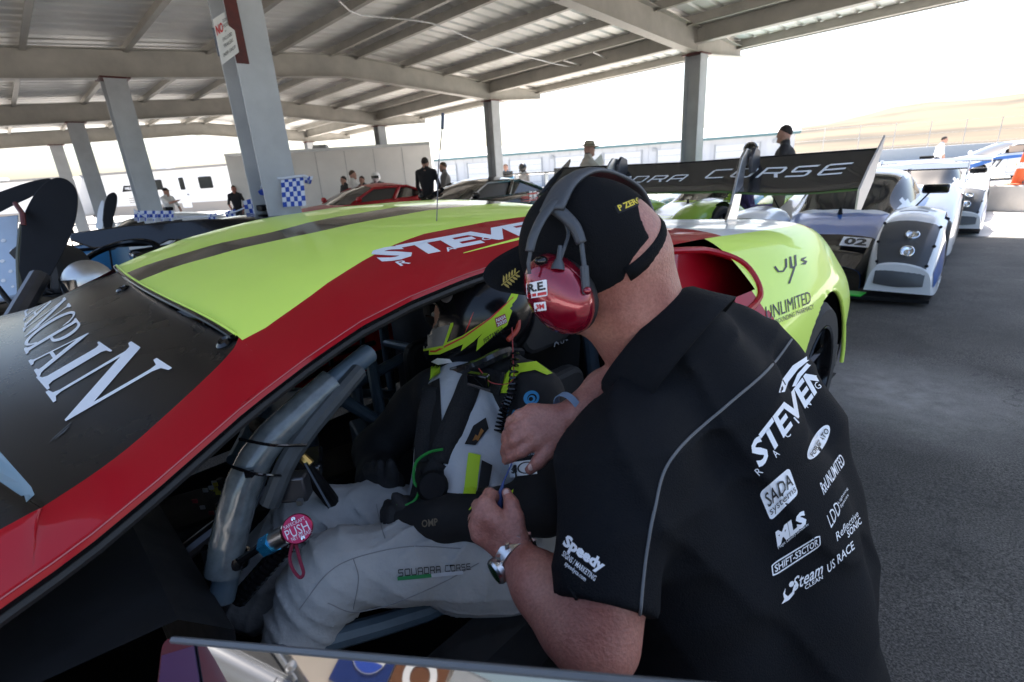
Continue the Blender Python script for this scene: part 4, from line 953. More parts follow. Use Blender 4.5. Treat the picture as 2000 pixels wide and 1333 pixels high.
# ---- roof lettering
decal('roof_lettering', text2d('STEVENS', .045, .0, .95), ((748, 515), (1185, 428), (1140, 412), (716, 491)), roof_t, 'white_print', roof, .0012, 14, 4)
for ch, q in (('R', ((783, 521), (803, 515), (792, 508), (771, 513))), ('A', ((874, 493), (892, 487), (882, 482), (864, 487))), ('C', ((945, 472), (963, 467), (955, 461), (937, 466)))):
    decal('roof_lettering', text2d(ch, .01), q, roof_t, 'white_print', roof, .0012, 3, 3)
decal('lime_pinstripe', polys2d([[(0, .0), (.4, .25), (1, .55), (1, 1), (.4, .5), (0, .12)]]), ((905, 496), (1040, 470), (1040, 458), (905, 484)), roof_t, 'lime', roof, .0012, 8, 2)
# whip antenna
h_ = roof_t.ray_cast(Vector(CAM), Vector(ray(853, 432)).normalized())[0] or V(c2w((2.35, 0, 1.15)))
an = obj('antenna', tube(B(), [h_, V(at(856, 330, (np.array(h_)-CAM)@fw)), V(at(864, 245, (np.array(h_)-CAM)@fw))], .0014, 6), 'dark_metal', car)
obj('antenna_tip', tube(B(), [V(at(864, 252, (np.array(h_)-CAM)@fw)), V(at(865, 222, (np.array(h_)-CAM)@fw))], .0042, 8), 'dark_metal', an)
# ------------------------------------------------ rear quarter, deck, flank
st = [(2.40, [(0, 1.10), (.3, 1.09), (.56, 1.065), (.63, .99), (.78, .80), (.91, .64), (.945, .45), (.93, .17)]),
      (2.70, [(0, 1.075), (.3, 1.07), (.56, 1.055), (.67, .985), (.83, .80), (.935, .66), (.96, .45), (.94, .17)]),
      (3.05, [(0, 1.045), (.3, 1.045), (.57, 1.04), (.73, .985), (.885, .82), (.955, .69), (.97, .46), (.945, .17)]),
      (3.40, [(0, 1.015), (.3, 1.02), (.60, 1.02), (.80, .975), (.92, .83), (.968, .70), (.975, .46), (.95, .17)]),
      (3.75, [(0, .985), (.3, .99), (.62, .995), (.80, .955), (.92, .80), (.962, .67), (.97, .46), (.95, .18)]),
      (4.05, [(0, .96), (.3, .97), (.60, .97), (.77, .925), (.89, .76), (.94, .62), (.95, .46), (.93, .22)]),
      (4.35, [(0, .86), (.3, .87), (.58, .87), (.73, .83), (.84, .70), (.89, .58), (.9, .46), (.88, .28)])]
half = loft_half(st, 16, 9)
full = mirror_rows(half); n = len(full[0]); hi = len(half[0])-1
vs, fs = grid(full); nv = [np.array(v) for v in vs]; out, mi = [], []
nc = n-1
for i, f in enumerate(fs):
    c = sum(nv[j] for j in f)/4; x, y, z = c; r_, j = divmod(i, nc); js = abs((j+.5)-hi)/9     # section parameter 0..7
    if (x-3.62)**2+(z-.34)**2 < .395**2 and abs(y) > .86: continue
    if 2.62 < x < 3.06 and 2.55 < js < 4.1 and y > 0 and (js < 4.1-(x-2.62)*.9): continue   # side intake mouth
    if abs(y) < .50 and x > 3.1 and False: continue
    m_ = 0
    if x > 3.06-.25*(z-.7) and js > 2.6: m_ = 1
    if js <= 2.6 and x > 3.15: m_ = 2  # white here imitates the glare on the rear deck
    if js <= 3.2 and x > 3.96: m_ = 1 if abs(abs(y)-.66) > .10 else 0
    if js > 6.2: m_ = 3
    out.append(f); mi.append(m_)
nv = snap_arch(nv, out, [(3.62, .34, .395)], .86)
rear = obj('rear_body', ([c2w(v) for v in nv], out, mi), ['red', 'lime', 'white_paint', 'black_matte'], car)
rear_t = bvh(rear)
# intake: recessed red duct with a dark gap
ins = [[(x, np.interp(js, [0, 1, 2, 3], [.60, .66, .70, .76])+.06*(x-2.62), np.interp(js, [0, 1, 2, 3], [1.02, .92, .80, .70])-.10*(x-2.62)) for js in np.linspace(0, 3, 8)] for x in np.linspace(2.66, 3.42, 8)]
obj('intake_duct', grid(W3(ins)), 'red', car)
obj('intake_brace', tube(B(), spline([c2w(v) for v in ((2.60, .62, 1.04), (2.66, .70, 1.0), (2.68, .72, .92))], 4), .010, 6), 'alu', car)
obj('intake_lip', tube(B(), spline([c2w(v) for v in ((2.62, .635, 1.03), (2.85, .69, 1.01), (3.0, .72, .985), (3.09, .80, .93), (3.06, .87, .84), (2.9, .87, .80), (2.65, .83, .77))], 6), .012, 8), 'red', car)
# wheel, arch and tail
arch = [c2w((3.62+.40*math.cos(a), .965-.02*max(0, math.sin(a)), .34+.40*math.sin(a))) for a in np.linspace(-.1, math.pi+.2, 26)]
obj('wheel_arch', tube(B(), arch[:22], .009, 8), 'lime', car)
wheel(car, c2w((3.62, .80, .345)), .345, .31, tuple(LEFT), 'black_gloss', 10, True)
wheel(car, c2w((3.62, -.80, .345)), .345, .31, tuple(-LEFT), 'black_gloss', 10, True)
wheel(car, c2w((.98, .82, .335)), .335, .29, tuple(LEFT), 'black_gloss', 10, True); wheel(car, c2w((.98, -.82, .335)), .335, .29, tuple(-LEFT), 'black_gloss', 10, True)
obj('arch_liner', lathe(B(), [(.41, -.02), (.41, -.42), (0, -.42)], c2w((3.62, .95, .34)), tuple(LEFT), 28), 'black_matte', car)
obj('tail_panel', grid(W3([[np.array(p)+[0, 0, 0] for p in full[-1]], [np.array(p)*[1, .9, .4]+[.02, 0, .1] for p in full[-1]]])), 'black_matte', car)
# nose, front fenders and sill: simple continuation of the shell, outside the picture
stf = [(0.0, [(0, .42), (.4, .41), (.7, .36), (.8, .25), (.8, .15)]), (.25, [(0, .54), (.4, .55), (.75, .52), (.92, .38), (.92, .14)]), (.55, [(0, .64), (.4, .65), (.78, .67), (.95, .45), (.95, .14)]),
       (.85, [(0, .70), (.4, .71), (.79, .745), (.97, .5), (.97, .14)]), (1.15, [(0, .72), (.4, .72), (.80, .72), (.96, .52), (.96, .14)]), (1.35, [(0, .62), (.4, .62), (.80, .64), (.95, .5), (.95, .14)])]
vs, fs = grid(mirror_rows(loft_half(stf, 5, 4))); nv = [np.array(v) for v in vs]
fs = [f for f in fs if not ((lambda c: (c[0]-.98)**2+(c[2]-.335)**2 < .39**2 and abs(c[1]) > .6)(sum(nv[j] for j in f)/4)) and not ((lambda c: c[0] > 1.0 and abs(c[1]) < .80 and c[2] > .55)(sum(nv[j] for j in f)/4))]
obj('front_body', ([c2w(v) for v in nv], fs), 'red', car)
for s in (1, -1): obj('sill', grid(W3([[(x, s*y, z) for x in np.linspace(1.3, 2.5, 6)] for y, z in ((.80, .42), (.90, .43), (.955, .38), (.95, .15))])), 'carbon', car)
obj('floor', ([c2w(p) for p in ((.9, -.9, .13), (.9, .9, .13), (4.3, .9, .13), (4.3, -.9, .13))], [(0, 1, 2, 3)]), 'black_matte', car)
for s in (-1,): obj('far_door', grid(W3([[(x, s*(.70+.2*(1-(z-.4)/.55)), z) for x in np.linspace(1.2, 2.5, 6)] for z in (.3, .42, .52, .60)])), 'red', car)
# lettering on the rear fender
decal('fender_lettering', text2d('UNLIMITED', .0, 0), ((1497, 627), (1584, 592), (1581, 569), (1494, 600)), rear_t, 'black_print', rear, .002, 8, 3)
decal('fender_lettering', text2d('COMPOUNDING PHARMACY', 0, 0), ((1500, 640), (1589, 603), (1588, 594), (1498, 631)), rear_t, 'black_print', rear, .002, 8, 2)
decal('fender_script', polys2d([[(0, .55), (.12, .1), (.3, 0), (.42, .3), (.42, .9), (.36, .9), (.36, .35), (.28, .12), (.16, .18), (.06, .6)], [(.5, .15), (.62, .05), (.7, .2), (.7, .95), (.64, .95), (.64, .25), (.58, .2), (.55, .95), (.5, .95)], [(.42, -.9), (.48, -.92), (.66, .1), (.6, .1)], [(.8, .2), (.95, .1), (1, .3), (.9, .45), (1, .6), (.85, .6), (.82, .45), (.93, .3)]]), ((1512, 562), (1578, 546), (1575, 492), (1510, 512)), rear_t, 'black_print', rear, .0022, 5, 5)
# ------------------------------------------------ rear wing
def wing_pt(y, u):      # u 0 leading edge .. 1 trailing edge
    k = min(1, abs(y)/.93); drop = .020*math.cos(k*math.pi*1.5) if k > .33 else -.004
    x0, z0 = 3.99, 1.128+drop*.9; x1, z1 = 4.25, 1.284-.012*(1-k)
    x = x0+(x1-x0)*u; z = z0+(z1-z0)*(u**1.25); return np.array([x, y, z])
top = [[wing_pt(y, u) for u in np.linspace(0, 1, 12)] for y in np.linspace(-.93, .93, 40)]
bot = [[p+np.array([.012, 0, -.034*math.sin(math.pi*(i+.4)/12.5)-.004]) for i, p in enumerate(r)] for r in top]
sec = [r+b[::-1] for r, b in zip(top, bot)]
wing = obj('rear_wing', grid(W3(sec), closed=True), 'carbon', car); wing_t = bvh(wing)
obj('wing_gurney', tube(B(), [c2w(wing_pt(y, 1)) for y in np.linspace(-.93, .93, 30)], .004, 5), 'black_gloss', wing)
obj('wing_edge', tube(B(), [c2w(wing_pt(y, 0)+[.003, 0, -.008]) for y in np.linspace(-.93, .93, 40)], .0045, 6), mat('edge_green', (.05, .11, .03), .4), wing)
ep = [(-.09, -.085), (.0, -.095), (.16, .02), (.275, .205), (.272, .222), (.245, .205), (.04, .09), (-.09, .0)]
for s in (1, -1):
    o_ = c2w((4.06, s*.936, 1.12)); obj('endplate', prism(B(), ep, o_, REAR, (0, 0, 1), V(LEFT)*.008), mat('plate_beige', (.52, .47, .43), .4) if s > 0 else 'carbon', wing, smooth=False)
    pts = [(3.86, .955), (3.93, 1.06), (3.985, 1.20), (4.02, 1.285), (4.07, 1.325), (4.13, 1.315), (4.17, 1.26), (4.15, 1.22), (4.10, 1.255), (4.07, 1.235), (4.05, 1.12), (4.0, .95)]
    o_ = c2w((0, s*.40, 0)); sp = obj('wing_support', prism(B(), pts, o_, REAR, (0, 0, 1), V(LEFT)*.014), 'alu', wing, smooth=False, bevel=.002)
    obj('support_foot', box(B(), tuple(c2w((3.93, s*.40, .965))), (.22, .08, .02), math.atan2(REAR[1], REAR[0])), 'alu', sp)
    obj('support_clamp', prism(B(), [(4.10, 1.205), (4.21, 1.20), (4.19, 1.31), (4.13, 1.33), (4.09, 1.28)], c2w((0, s*.40+.02, 0)), REAR, (0, 0, 1), V(LEFT)*.02), 'dark_metal', sp, smooth=False, bevel=.003)
# outlined wide lettering on the wing
def wide(ch):
    o = lambda pts: pts
    t_ = .13
    L_ = {'S': [[(.0, 0), (.86, 0), (1, .14), (1, .48), (.9, .57), (.2, .57), (.16, .62), (.18, .86), (1.04, .86), (1.1, 1), (.12, 1), (.04, .88), (.02, .56), (.1, .43), (.82, .43), (.86, .38), (.84, .14), (.02, .14)]],
          'Q': [[(.1, 0), (1.1, 0), (1.2, .14), (1.06, .14), (1.1, .86), (1, 1), (.12, 1), (0, .86), (0, .14)], [(.15, .14), (.15, .86), (.94, .86), (.94, .14)]],
          'U': [[(0, 1), (0, .14), (.12, 0), (.95, 0), (1.07, .14), (1.07, 1), (.92, 1), (.92, .14), (.15, .14), (.15, 1)]],
          'A': [[(0, 0), (.15, 0), (.15, .36), (.92, .36), (.92, 0), (1.07, 0), (1.07, .86), (.95, 1), (.12, 1), (0, .86)], [(.15, .5), (.15, .86), (.92, .86), (.92, .5)]],
          'D': [[(0, 0), (.95, 0), (1.07, .14), (1.07, .86), (.95, 1), (0, 1)], [(.15, .14), (.15, .86), (.92, .86), (.92, .14)]],
          'R': [[(0, 0), (.15, 0), (.15, .38), (.7, .38), (.92, 0), (1.1, 0), (.88, .38), (.97, .38), (1.07, .5), (1.07, .86), (.95, 1), (0, 1)], [(.15, .52), (.15, .86), (.92, .86), (.92, .52)]],
          'C': [[(.12, 0), (1.07, 0), (1.07, .14), (.15, .14), (.15, .86), (1.07, .86), (1.07, 1), (.12, 1), (0, .86), (0, .14)]],
          'O': [[(.12, 0), (.95, 0), (1.07, .14), (1.07, .86), (.95, 1), (.12, 1), (0, .86), (0, .14)], [(.15, .14), (.15, .86), (.92, .86), (.92, .14)]],
          'E': [[(.12, 0), (1.07, 0), (1.07, .14), (.15, .14), (.15, .43), (1.0, .43), (1.0, .57), (.15, .57), (.15, .86), (1.07, .86), (1.07, 1), (.12, 1), (0, .86), (0, .14)]]}
    return L_[ch]
def wide_word(w_, sh=.35, gap=.28):
    x = 0; ps = []
    for ch in w_:
        if ch == ' ': x += .9; continue
        for p in wide(ch): ps.append([(x+a+sh*b*.9, b) for a, b in p])
        x += 1.12+gap
    return polys2d(ps)
def on_wing(bm, y0, y1, u0, u1, m, nm):
    subdiv2d(bm, 24, 4)
    for v in bm.verts:
        y = y0+(y1-y0)*v.co.x; u = u0+(u1-u0)*v.co.y; p = wing_pt(y, u)+np.array([-.0012, 0, .0022]); v.co = V(c2w(p))
    return obj(nm, bm, m, wing, recalc=False, smooth=False)
on_wing(wide_word('SQUADRA'), -.80, .065, .40, .62, 'white_print', 'wing_lettering'); on_wing(wide_word('CORSE'), .17, .86, .46, .72, 'white_print', 'wing_lettering')
# ------------------------------------------------ cabin
mat('cage_blue', (.075, .108, .135), .4, var=.15, scale=20); mat('cabin', (.006, .0065, .008), .7, var=.3, scale=12)
def ctube(nm, pts, r, m, par=car, k=5, n=10): return obj(nm, tube(B(), spline([c2w(p) for p in pts], k), r, n), m, par)
# front hoop leg wrapped in clear-taped padding, near side
cg = obj('cage_tube', tube(B(), [at(432, 1172, .86), at(470, 1000, .865), at(520, 870, .885), at(645, 752, .95), at(720, 690, 1.03)], .021, 14), 'cage_blue', car)
wrap = mat('clear_wrap', (.10, .115, .12), .2, var=.3, scale=35, bump=.25, bscale=25, coat=.5)
pl = [at(436, 1120, .853), at(450, 1040, .853), at(478, 940, .856), at(520, 868, .872), at(585, 805, .905), at(650, 748, .945)]
obj('padding_wrap', tube(B(), spline(pl, 5), [.029+.0006*math.sin(i*2.1) for i in range(26)], 16), wrap, cg)
obj('padding', tube(B(), spline([at(527, 985, .872), at(560, 905, .872), at(600, 845, .892), at(655, 778, .925), at(700, 725, .98)], 5), .017, 10), mat('foam_grey', (.04, .046, .05), .6, var=.2, scale=40), cg)
for (x0, y0, d0), (x1, y1, d1) in (((468, 858, .838), (598, 870, .87)), ((452, 912, .835), (560, 930, .868))):
    mid = at((x0+x1)/2, (y0+y1)/2+6, d0-.014); obj('cable_tie', tube(B(), spline([at(x0, y0, d0), mid, at(x1, y1, d1)], 6), .0028, 6), 'black_gloss', cg)
obj('cable_tie_head', boxm(tuple(at(487, 926, .826)), (.012, .008, .010)), 'black_gloss', cg)
ax = np.array(at(432, 1172, .86))-np.array(at(470, 1000, .865)); ax /= np.linalg.norm(ax)
cl = obj('clamp_ring', lathe(B(), [(.027, -.011), (.033, -.011), (.034, -.008), (.034, .008), (.033, .011), (.027, .011), (.027, -.011)], at(447, 1088, .861), ax, 20), 'black_gloss', car)
obj('clamp_ear', boxm(tuple(at(407, 1082, .85)), (.014, .014, .026)), 'black_gloss', cl)
obj('clamp_arm', tube(B(), [at(470, 1095, .84), at(500, 1075, .835), at(528, 1050, .83)], .007, 8), 'black_gloss', cl)
rel = obj('release_body', tube(B(), [at(525, 1062, .832), at(562, 1042, .822)], .016, 14), 'alu', car)
obj('release_fitting', tube(B(), [at(518, 1068, .832), at(535, 1058, .826)], .0175, 6), mat('fitting_blue', (.03, .30, .55), .25, metal=.8), rel)
fc = np.array(at(581, 1033, .812)); fn = CAM-fc; fn = fn/np.linalg.norm(fn)+np.array([-.12, -.1, .05]); fn /= np.linalg.norm(fn)
but = obj('release_button', lathe(B(), [(0, -.010), (.021, -.010), (.0235, -.006), (.0235, .001), (.022, .003), (0, .003)], fc, fn, 28), mat('anodised_red', (.42, .03, .08), .28, metal=.8, var=.08, scale=40), rel)
bt = bvh(but)
for s_, q in (('SAFECRAFT', ((556, 1035), (597, 1015), (594, 1009), (553, 1029))), ('PUSH', ((562, 1055), (606, 1034), (598, 1017), (555, 1038))), ('NET RELEASE', ((571, 1058), (610, 1040), (607, 1033), (568, 1051)))):
    decal('lettering', text2d(s_, .0), q, bt, mat('engraved', (.65, .6, .62), .3, metal=.5), but, .0008, 2, 2)
for px in ((573, 1014), (592, 1051)): obj('screw', lathe(B(), [(.0032, 0), (.0032, .0018), (.0015, .0022), (0, .001)], at(*px, .808), fn, 10), 'chrome', but)
obj('pull_loop', tube(B(), spline([at(571, 1062, .82), at(566, 1090, .82), at(572, 1112, .818), at(585, 1128, .816), at(593, 1120, .816), at(586, 1095, .818), at(578, 1064, .82)], 6), .0028, 6), mat('loop_red', (.20, .012, .04), .8), rel)
# coiled hose behind the padding
bm = B()
for k in range(13):
    c = np.array(at(468+k*8.0, 1168-k*9.0, .895-.003*k)); d = np.array(at(560, 1060, .88))-np.array(at(468, 1168, .895)); d /= np.linalg.norm(d); lathe(bm, [(.012, -.0055), (.0165, -.003), (.0165, .003), (.012, .0055)], c, d, 12)
obj('corrugated_hose', bm, 'black_gloss', car)
# brass fitting and lever beside the pillar
o = obj('brass_valve', tube(B(), [at(590, 893, .90), at(606, 908, .90)], .009, 10), mat('brass', (.45, .28, .08), .3, metal=.9), car)
obj('valve_lever', tube(B(), [at(596, 905, .89), at(645, 992, .88)], .0035, 6), 'black_gloss', o)
obj('valve_block', boxm(tuple(at(575, 950, .90)), (.05, .03, .05)), 'dark_metal', car, bevel=.004)
obj('bolt_head', boxm(tuple(at(586, 981, .868)), (.009, .009, .009)), 'alu', car)
# cage: main hoop, far legs, crossbars, door bars
ctube('cage_tube', [(2.45, .62, .18), (2.45, .60, .75), (2.43, .5, 1.02), (2.42, .0, 1.05), (2.43, -.5, 1.02), (2.45, -.6, .75), (2.45, -.62, .18)], .022, 'cage_blue')
ctube('cage_tube', [(1.28, -.64, .5), (1.36, -.62, .80), (1.60, -.54, .99), (2.42, -.52, 1.0)], .022, 'cage_blue')
ctube('cage_tube', [(1.70, .45, 1.05), (2.0, .45, 1.06), (2.43, .48, 1.03)], .018, 'cage_blue')
ctube('cage_tube', [(1.66, .46, 1.035), (1.64, 0, 1.05), (1.62, -.5, 1.0)], .018, 'cage_blue')
ctube('cage_tube', [(1.35, -.62, .3), (2.45, -.6, .7)], .022, 'cage_blue'); ctube('cage_tube', [(1.35, -.62, .7), (2.45, -.6, .28)], .022, 'cage_blue')
ctube('cage_tube', [(1.38, .66, .52), (1.9, .73, .40), (2.45, .64, .62)], .022, 'cage_blue'); ctube('cage_tube', [(1.36, .68, .30), (1.9, .75, .30), (2.45, .64, .36)], .022, 'cage_blue')
ctube('cage_tube', [(1.55, .1, .62), (1.85, -.25, .70), (2.42, -.4, .95)], .019, 'cage_blue')
ctube('cage_tube', [(2.45, -.6, .55), (2.46, 0, .58), (2.45, .6, .55)], .02, 'cage_blue'); ctube('cage_tube', [(2.44, -.55, .95), (2.46, .55, .40)], .02, 'cage_blue')
for a_, b_ in (((640, 778, 1.62), (815, 685, 1.78)), ((722, 690, 1.66), (748, 838, 1.60)), ((690, 700, 1.7), (700, 800, 1.66)), ((660, 775, 1.5), (830, 880, 1.5))): obj('cage_tube', tube(B(), [at(*a_), at(*b_)], .019, 10), 'cage_blue', car)
obj('fire_system_box', box(B(), tuple(at(745, 850, 1.56)), (.16, .12, .10), .5), 'cage_blue', car, bevel=.008)
# dash, console, bulkheads
dash = [[(x, y, z) for y in np.linspace(-.72, .72, 13)] for x, z in ((.95, .72), (1.15, .75), (1.30, .73), (1.36, .66), (1.34, .50), (1.30, .35))]
obj('dashboard', grid(W3(dash)), 'cabin', car)
obj('bulkhead', grid(W3([[(2.55, y, z) for y in (-.7, -.3, .3, .7)] for z in (.14, .5, .95)])), 'cabin', car)
obj('centre_console', prism(B(), [(1.3, .14), (1.3, .50), (1.55, .46), (2.4, .34), (2.4, .14)], c2w((0, -.02, 0)), REAR, (0, 0, 1), V(LEFT)*.22), 'cabin', car, smooth=False, bevel=.02)
for k, (x, y) in enumerate([(1.50, .05), (1.56, -.02), (1.62, .06), (1.54, -.08), (1.60, -.09)]): obj('console_knob', lathe(B(), [(.012, 0), (.012, .018), (.008, .022), (0, .022)], c2w((x, y, .47)), (0, 0, 1), 10), ['dark_metal', 'red', 'alu'][k % 3], car)
for k in range(14):
    p = at(378+random.random()*60, 930+random.random()*80, 1.25+.05*random.random())
    obj('switch_label', boxm(tuple(p), (.012, .003, .010)), [mat('tag_y', (.5, .45, .05), .6), mat('tag_w', (.4, .42, .42), .6), mat('tag_r', (.35, .03, .05), .6)][k % 3], car)
# fire bottle bracket and box seen past the driver
obj('extinguisher_box', box(B(), tuple(c2w((1.78, -.22, .52))), (.22, .18, .16), .4), 'cage_blue', car, bevel=.01)
ctube('extinguisher_stem', [(1.74, -.2, .58), (1.73, -.2, .74)], .022, 'cage_blue')
# side window net webbing on the far side
for k in range(5):
    z = .56+k*.085; obj('net_strap', tube(B(), [c2w((1.45+.03*k, -.66, z)), c2w((2.4, -.62, z))], .012, 4), 'black_matte', car)
for k in range(6):
    x = 1.55+k*.16; obj('net_strap', tube(B(), [c2w((x, -.665, .5)), c2w((x+.03, -.60, .95))], .012, 4), 'black_matte', car)
# racing seat with head wings
seat = thing_seat = obj('seat', grid(W3([[(x, .38+y*wd, z+(abs(y)**2)*rise) for y in np.linspace(-1, 1, 11)] for x, z, wd, rise in ((1.62, .34, .20, .10), (1.85, .26, .22, .16), (2.12, .24, .23, .20), (2.24, .42, .25, .06), (2.32, .66, .26, .0), (2.37, .82, .24, .0), (2.42, .98, .15, .0))])), 'cabin', car)
for s in (1, -1):
    obj('head_wing', prism(B(), rrect(-.17, -.11, .06, .10, .06), c2w((2.32, .38+s*.195, .93)), REAR, (0, 0, 1), V(LEFT)*.045), 'cabin', seat, smooth=False, bevel=.015)
    obj('shoulder_wing', prism(B(), rrect(-.16, -.12, .06, .12, .05), c2w((2.26, .38+s*.27, .66)), REAR, (0, 0, 1), V(LEFT)*.05), 'cabin', seat, smooth=False, bevel=.015)
st_ = bvh(*[o for o in seat.children if o.name.startswith('head_wing')])
decal('seat_lettering', text2d('OMP', .02), ((1083, 688), (1112, 682), (1110, 662), (1080, 668)), st_, mat('seat_grey', (.16, .17, .18), .6), seat, .001, 3, 2)
# steering wheel
sc = c2w((1.60, .40, .70)); sax = -REAR*.93*-1+np.array([0, 0, .36])
obj('steering_wheel', lathe(B(), [(.125+.016*math.cos(a), .016*math.sin(a)) for a in np.linspace(0, 2*math.pi, 11)], sc, sax, 28), 'black_matte', car)
obj('steering_boss', box(B(), tuple(sc), (.12, .10, .03), .3), 'carbon', car, bevel=.008); ctube('steering_column', [(1.30, .40, .60), (1.58, .40, .69)], .018, 'dark_metal')
# ------------------------------------------------ open door: skin, frame and reflective window in the foreground
g00, g10 = np.array(at(338, 1246, .50)), np.array(at(1235, 1330, .34))          # upper edge of the pane
dirx = g10-g00; Lg = np.linalg.norm(dirx); dirx /= Lg
vin = np.array([0, .6, -.8])
gn = np.array([-.30, -.78, .53]); gn -= dirx*(gn@dirx); gn /= np.linalg.norm(gn)
dn = np.cross(dirx, gn); dn = dn if dn[2] < 0 else -dn
door = thing_door = obj('door_window', prism(B(), [(-.012, .16)]+[(.012*math.cos(a)-.0+.0, .012+.012*math.sin(a)) for a in np.linspace(math.pi, 1.5*math.pi, 5)]+[(Lg+.1, .0), (Lg+.25, .36), (-.06, .36)], g00, dirx, dn, V(gn)*.004), mat('door_glass', (.006, .007, .009), .02, spec=1.0, ior=1.9), car, smooth=False)
obj('window_edge', tube(B(), [g00+dn*.002, g00+dirx*(Lg+.1)], .0035, 6), mat('edge_grey', (.10, .11, .12), .4), door)
obj('window_tint_band', prism(B(), [(-.008, .015), (.035, .004), (.16, .30), (.0, .30)], g00+gn*.0035, dirx, dn, V(gn)*.001), mat('tint_purple', (.05, .03, .075), .12), door, smooth=False)
obj('window_tint_band', prism(B(), [(-.02, .10), (.0, .06), (.09, .30), (.04, .30)], g00+gn*.0045, dirx, dn, V(gn)*.001), mat('tint_blue', (.02, .05, .09), .1), door, smooth=False)
obj('door_skin', prism(B(), [(-.35, .36), (Lg+.3, .36), (Lg+.25, .80), (-.25, .80)], g00-gn*.03, dirx, dn, V(gn)*.09), 'red', car, smooth=False, bevel=.02)
# ------------------------------------------------------------------ people in front
def pd(*q): p = at(q[0], q[1], q[2]); return (p[0], p[1], p[2], q[3])
mat('shirt_black', (.0050, .0058, .0078), .85, var=.25, scale=9, bump=.3, bscale=420, spec=.16)
mat('trouser_black', (.006, .006, .007), .85, var=.2)
mat('cap_black', (.0055, .006, .0075), .9, var=.2, scale=20, bump=.35, bscale=500, spec=.15)
mat('piping_grey', (.13, .135, .14), .6)
mat('suit_white', (.46, .48, .50), .8, var=.10, scale=10, bump=.35, bscale=30)
mat('suit_black', (.005, .005, .006), .85, var=.25, scale=14, bump=.3, bscale=30)
mat('suit_grey', (.40, .405, .40), .85, var=.14, scale=8, bump=.4, bscale=45)
mat('suit_lime', (.42, .62, .02), .7, var=.05)
mat('glove', (.014, .014, .016), .8, var=.3, scale=30, bump=.4, bscale=60)
mech = thing('person', 'crew member kneeling in black printed polo shirt, cap and red ear defenders', 'person', tuple(np.array([.55, .85, 0])))
# head frame
hc = np.array(at(1158, 500, .825)); hf = -.80*rt-.27*up+.52*fw; hf /= np.linalg.norm(hf)
hl = -.58*up-.80*fw; hl -= hf*(hl@hf); hl /= np.linalg.norm(hl); hu = np.cross(hf, hl)      # forward, left, up
HR = np.stack([hf, hl, hu], 1)
def hp(f, l, u): return hc+hf*f+hl*l+hu*u
bd_ = SDF()
bd_.ell(hc, (.102, .086, .106), HR).ell(hp(-.02, 0, .01), (.092, .088, .10), HR)
bd_.ell(hp(.045, 0, -.075), (.052, .055, .06), HR, k=.03)                      # jaw
bd_.cap(hp(.05, .042, -.085), hp(.085, .012, -.11), .022, .022, k=.02).cap(hp(.05, -.042, -.085), hp(.085, -.012, -.11), .022, .022, k=.02)
bd_.cap(hp(.10, 0, .0), hp(.122, 0, -.032), .010, .014, k=.015).cap(hp(.09, 0, -.068), hp(.095, 0, -.07), .018, .018, k=.01)   # nose, mouth
for s in (1, -1): bd_.ell(hp(-.005, s*.082, -.01), (.016, .008, .028), HR, k=.01)
bd_.chain([(*hp(-.045, 0, -.03), .072), pd(1228, 590, .85, .079), pd(1262, 655, .88, .078), pd(1330, 760, .92, .08)], k=.03)
bd_.chain([pd(1330, 760, .92, .08), pd(1400, 860, .90, .12), pd(1470, 1050, .92, .13), pd(1510, 1300, .94, .13)], k=.04)
# left arm and hand
bd_.chain([pd(1260, 900, .78, .07), pd(1212, 950, .73, .058), pd(1178, 1150, .66, .052), pd(1165, 1248, .645, .050), pd(1120, 1210, .675, .047), pd(1060, 1145, .715, .040), pd(1003, 1083, .765, .028)], k=.025)
K = .008
lk = [(948, 984, .772), (938, 1004, .770), (932, 1026, .770), (936, 1046, .768)]
for x, y, d in lk: bd_.cap(at(1000, 1078, .766), at(x, y, d), .019, .0125, k=.010)
bd_.cap(at(1005, 1055, .762), at(960, 1010, .762), .020, .016, k=.012)
bd_.chain([pd(948, 984, .772, .0115), pd(956, 966, .79, .0095), pd(972, 972, .806, .0085), pd(980, 986, .806, .0075)], k=K)
bd_.chain([pd(938, 1004, .770, .0115), pd(934, 988, .795, .0095), pd(955, 990, .812, .0085)], k=K)
bd_.chain([pd(932, 1026, .770, .0110), pd(926, 1014, .796, .0090), pd(950, 1012, .812, .0080)], k=K)
bd_.chain([pd(936, 1046, .768, .0100), pd(930, 1040, .792, .0080), pd(950, 1036, .806, .0072)], k=K)
bd_.chain([pd(1012, 1052, .760, .0150), pd(1008, 1012, .764, .0115), pd(999, 985, .772, .0105), pd(989, 962, .788, .0080)], k=K)
# right arm and hand
bd_.chain([pd(1440, 740, .98, .065), pd(1330, 790, 1.02, .05), pd(1250, 755, .97, .046), pd(1185, 765, .915, .039), pd(1118, 812, .868, .0285)], k=.02)
rk = [(1048, 862, .838, 0), (1036, 843, .838, 1), (1032, 822, .842, 2), (1038, 802, .850, 3)]
for x, y, d, i in rk: bd_.cap(at(1112, 815, .866), at(x, y, d), .020, .0130, k=.010)
bd_.cap(at(1090, 845, .856), at(1055, 850, .845), .020, .018, k=.012)
bd_.chain([pd(1048, 862, .838, .0120), pd(1020, 882, .838, .0100), pd(998, 893, .852, .0092), pd(988, 900, .868, .0080)], k=.005)
bd_.chain([pd(1036, 843, .838, .0120), pd(1006, 860, .838, .0100), pd(990, 872, .856, .0092), pd(984, 884, .872, .0080)], k=.005)
bd_.chain([pd(1032, 822, .842, .0115), pd(1004, 836, .842, .0098), pd(990, 850, .862, .0090), pd(986, 862, .878, .0080)], k=.005)
bd_.chain([pd(1038, 802, .850, .0105), pd(1014, 810, .850, .0088), pd(998, 822, .866, .0080), pd(992, 834, .882, .0072)], k=.005)
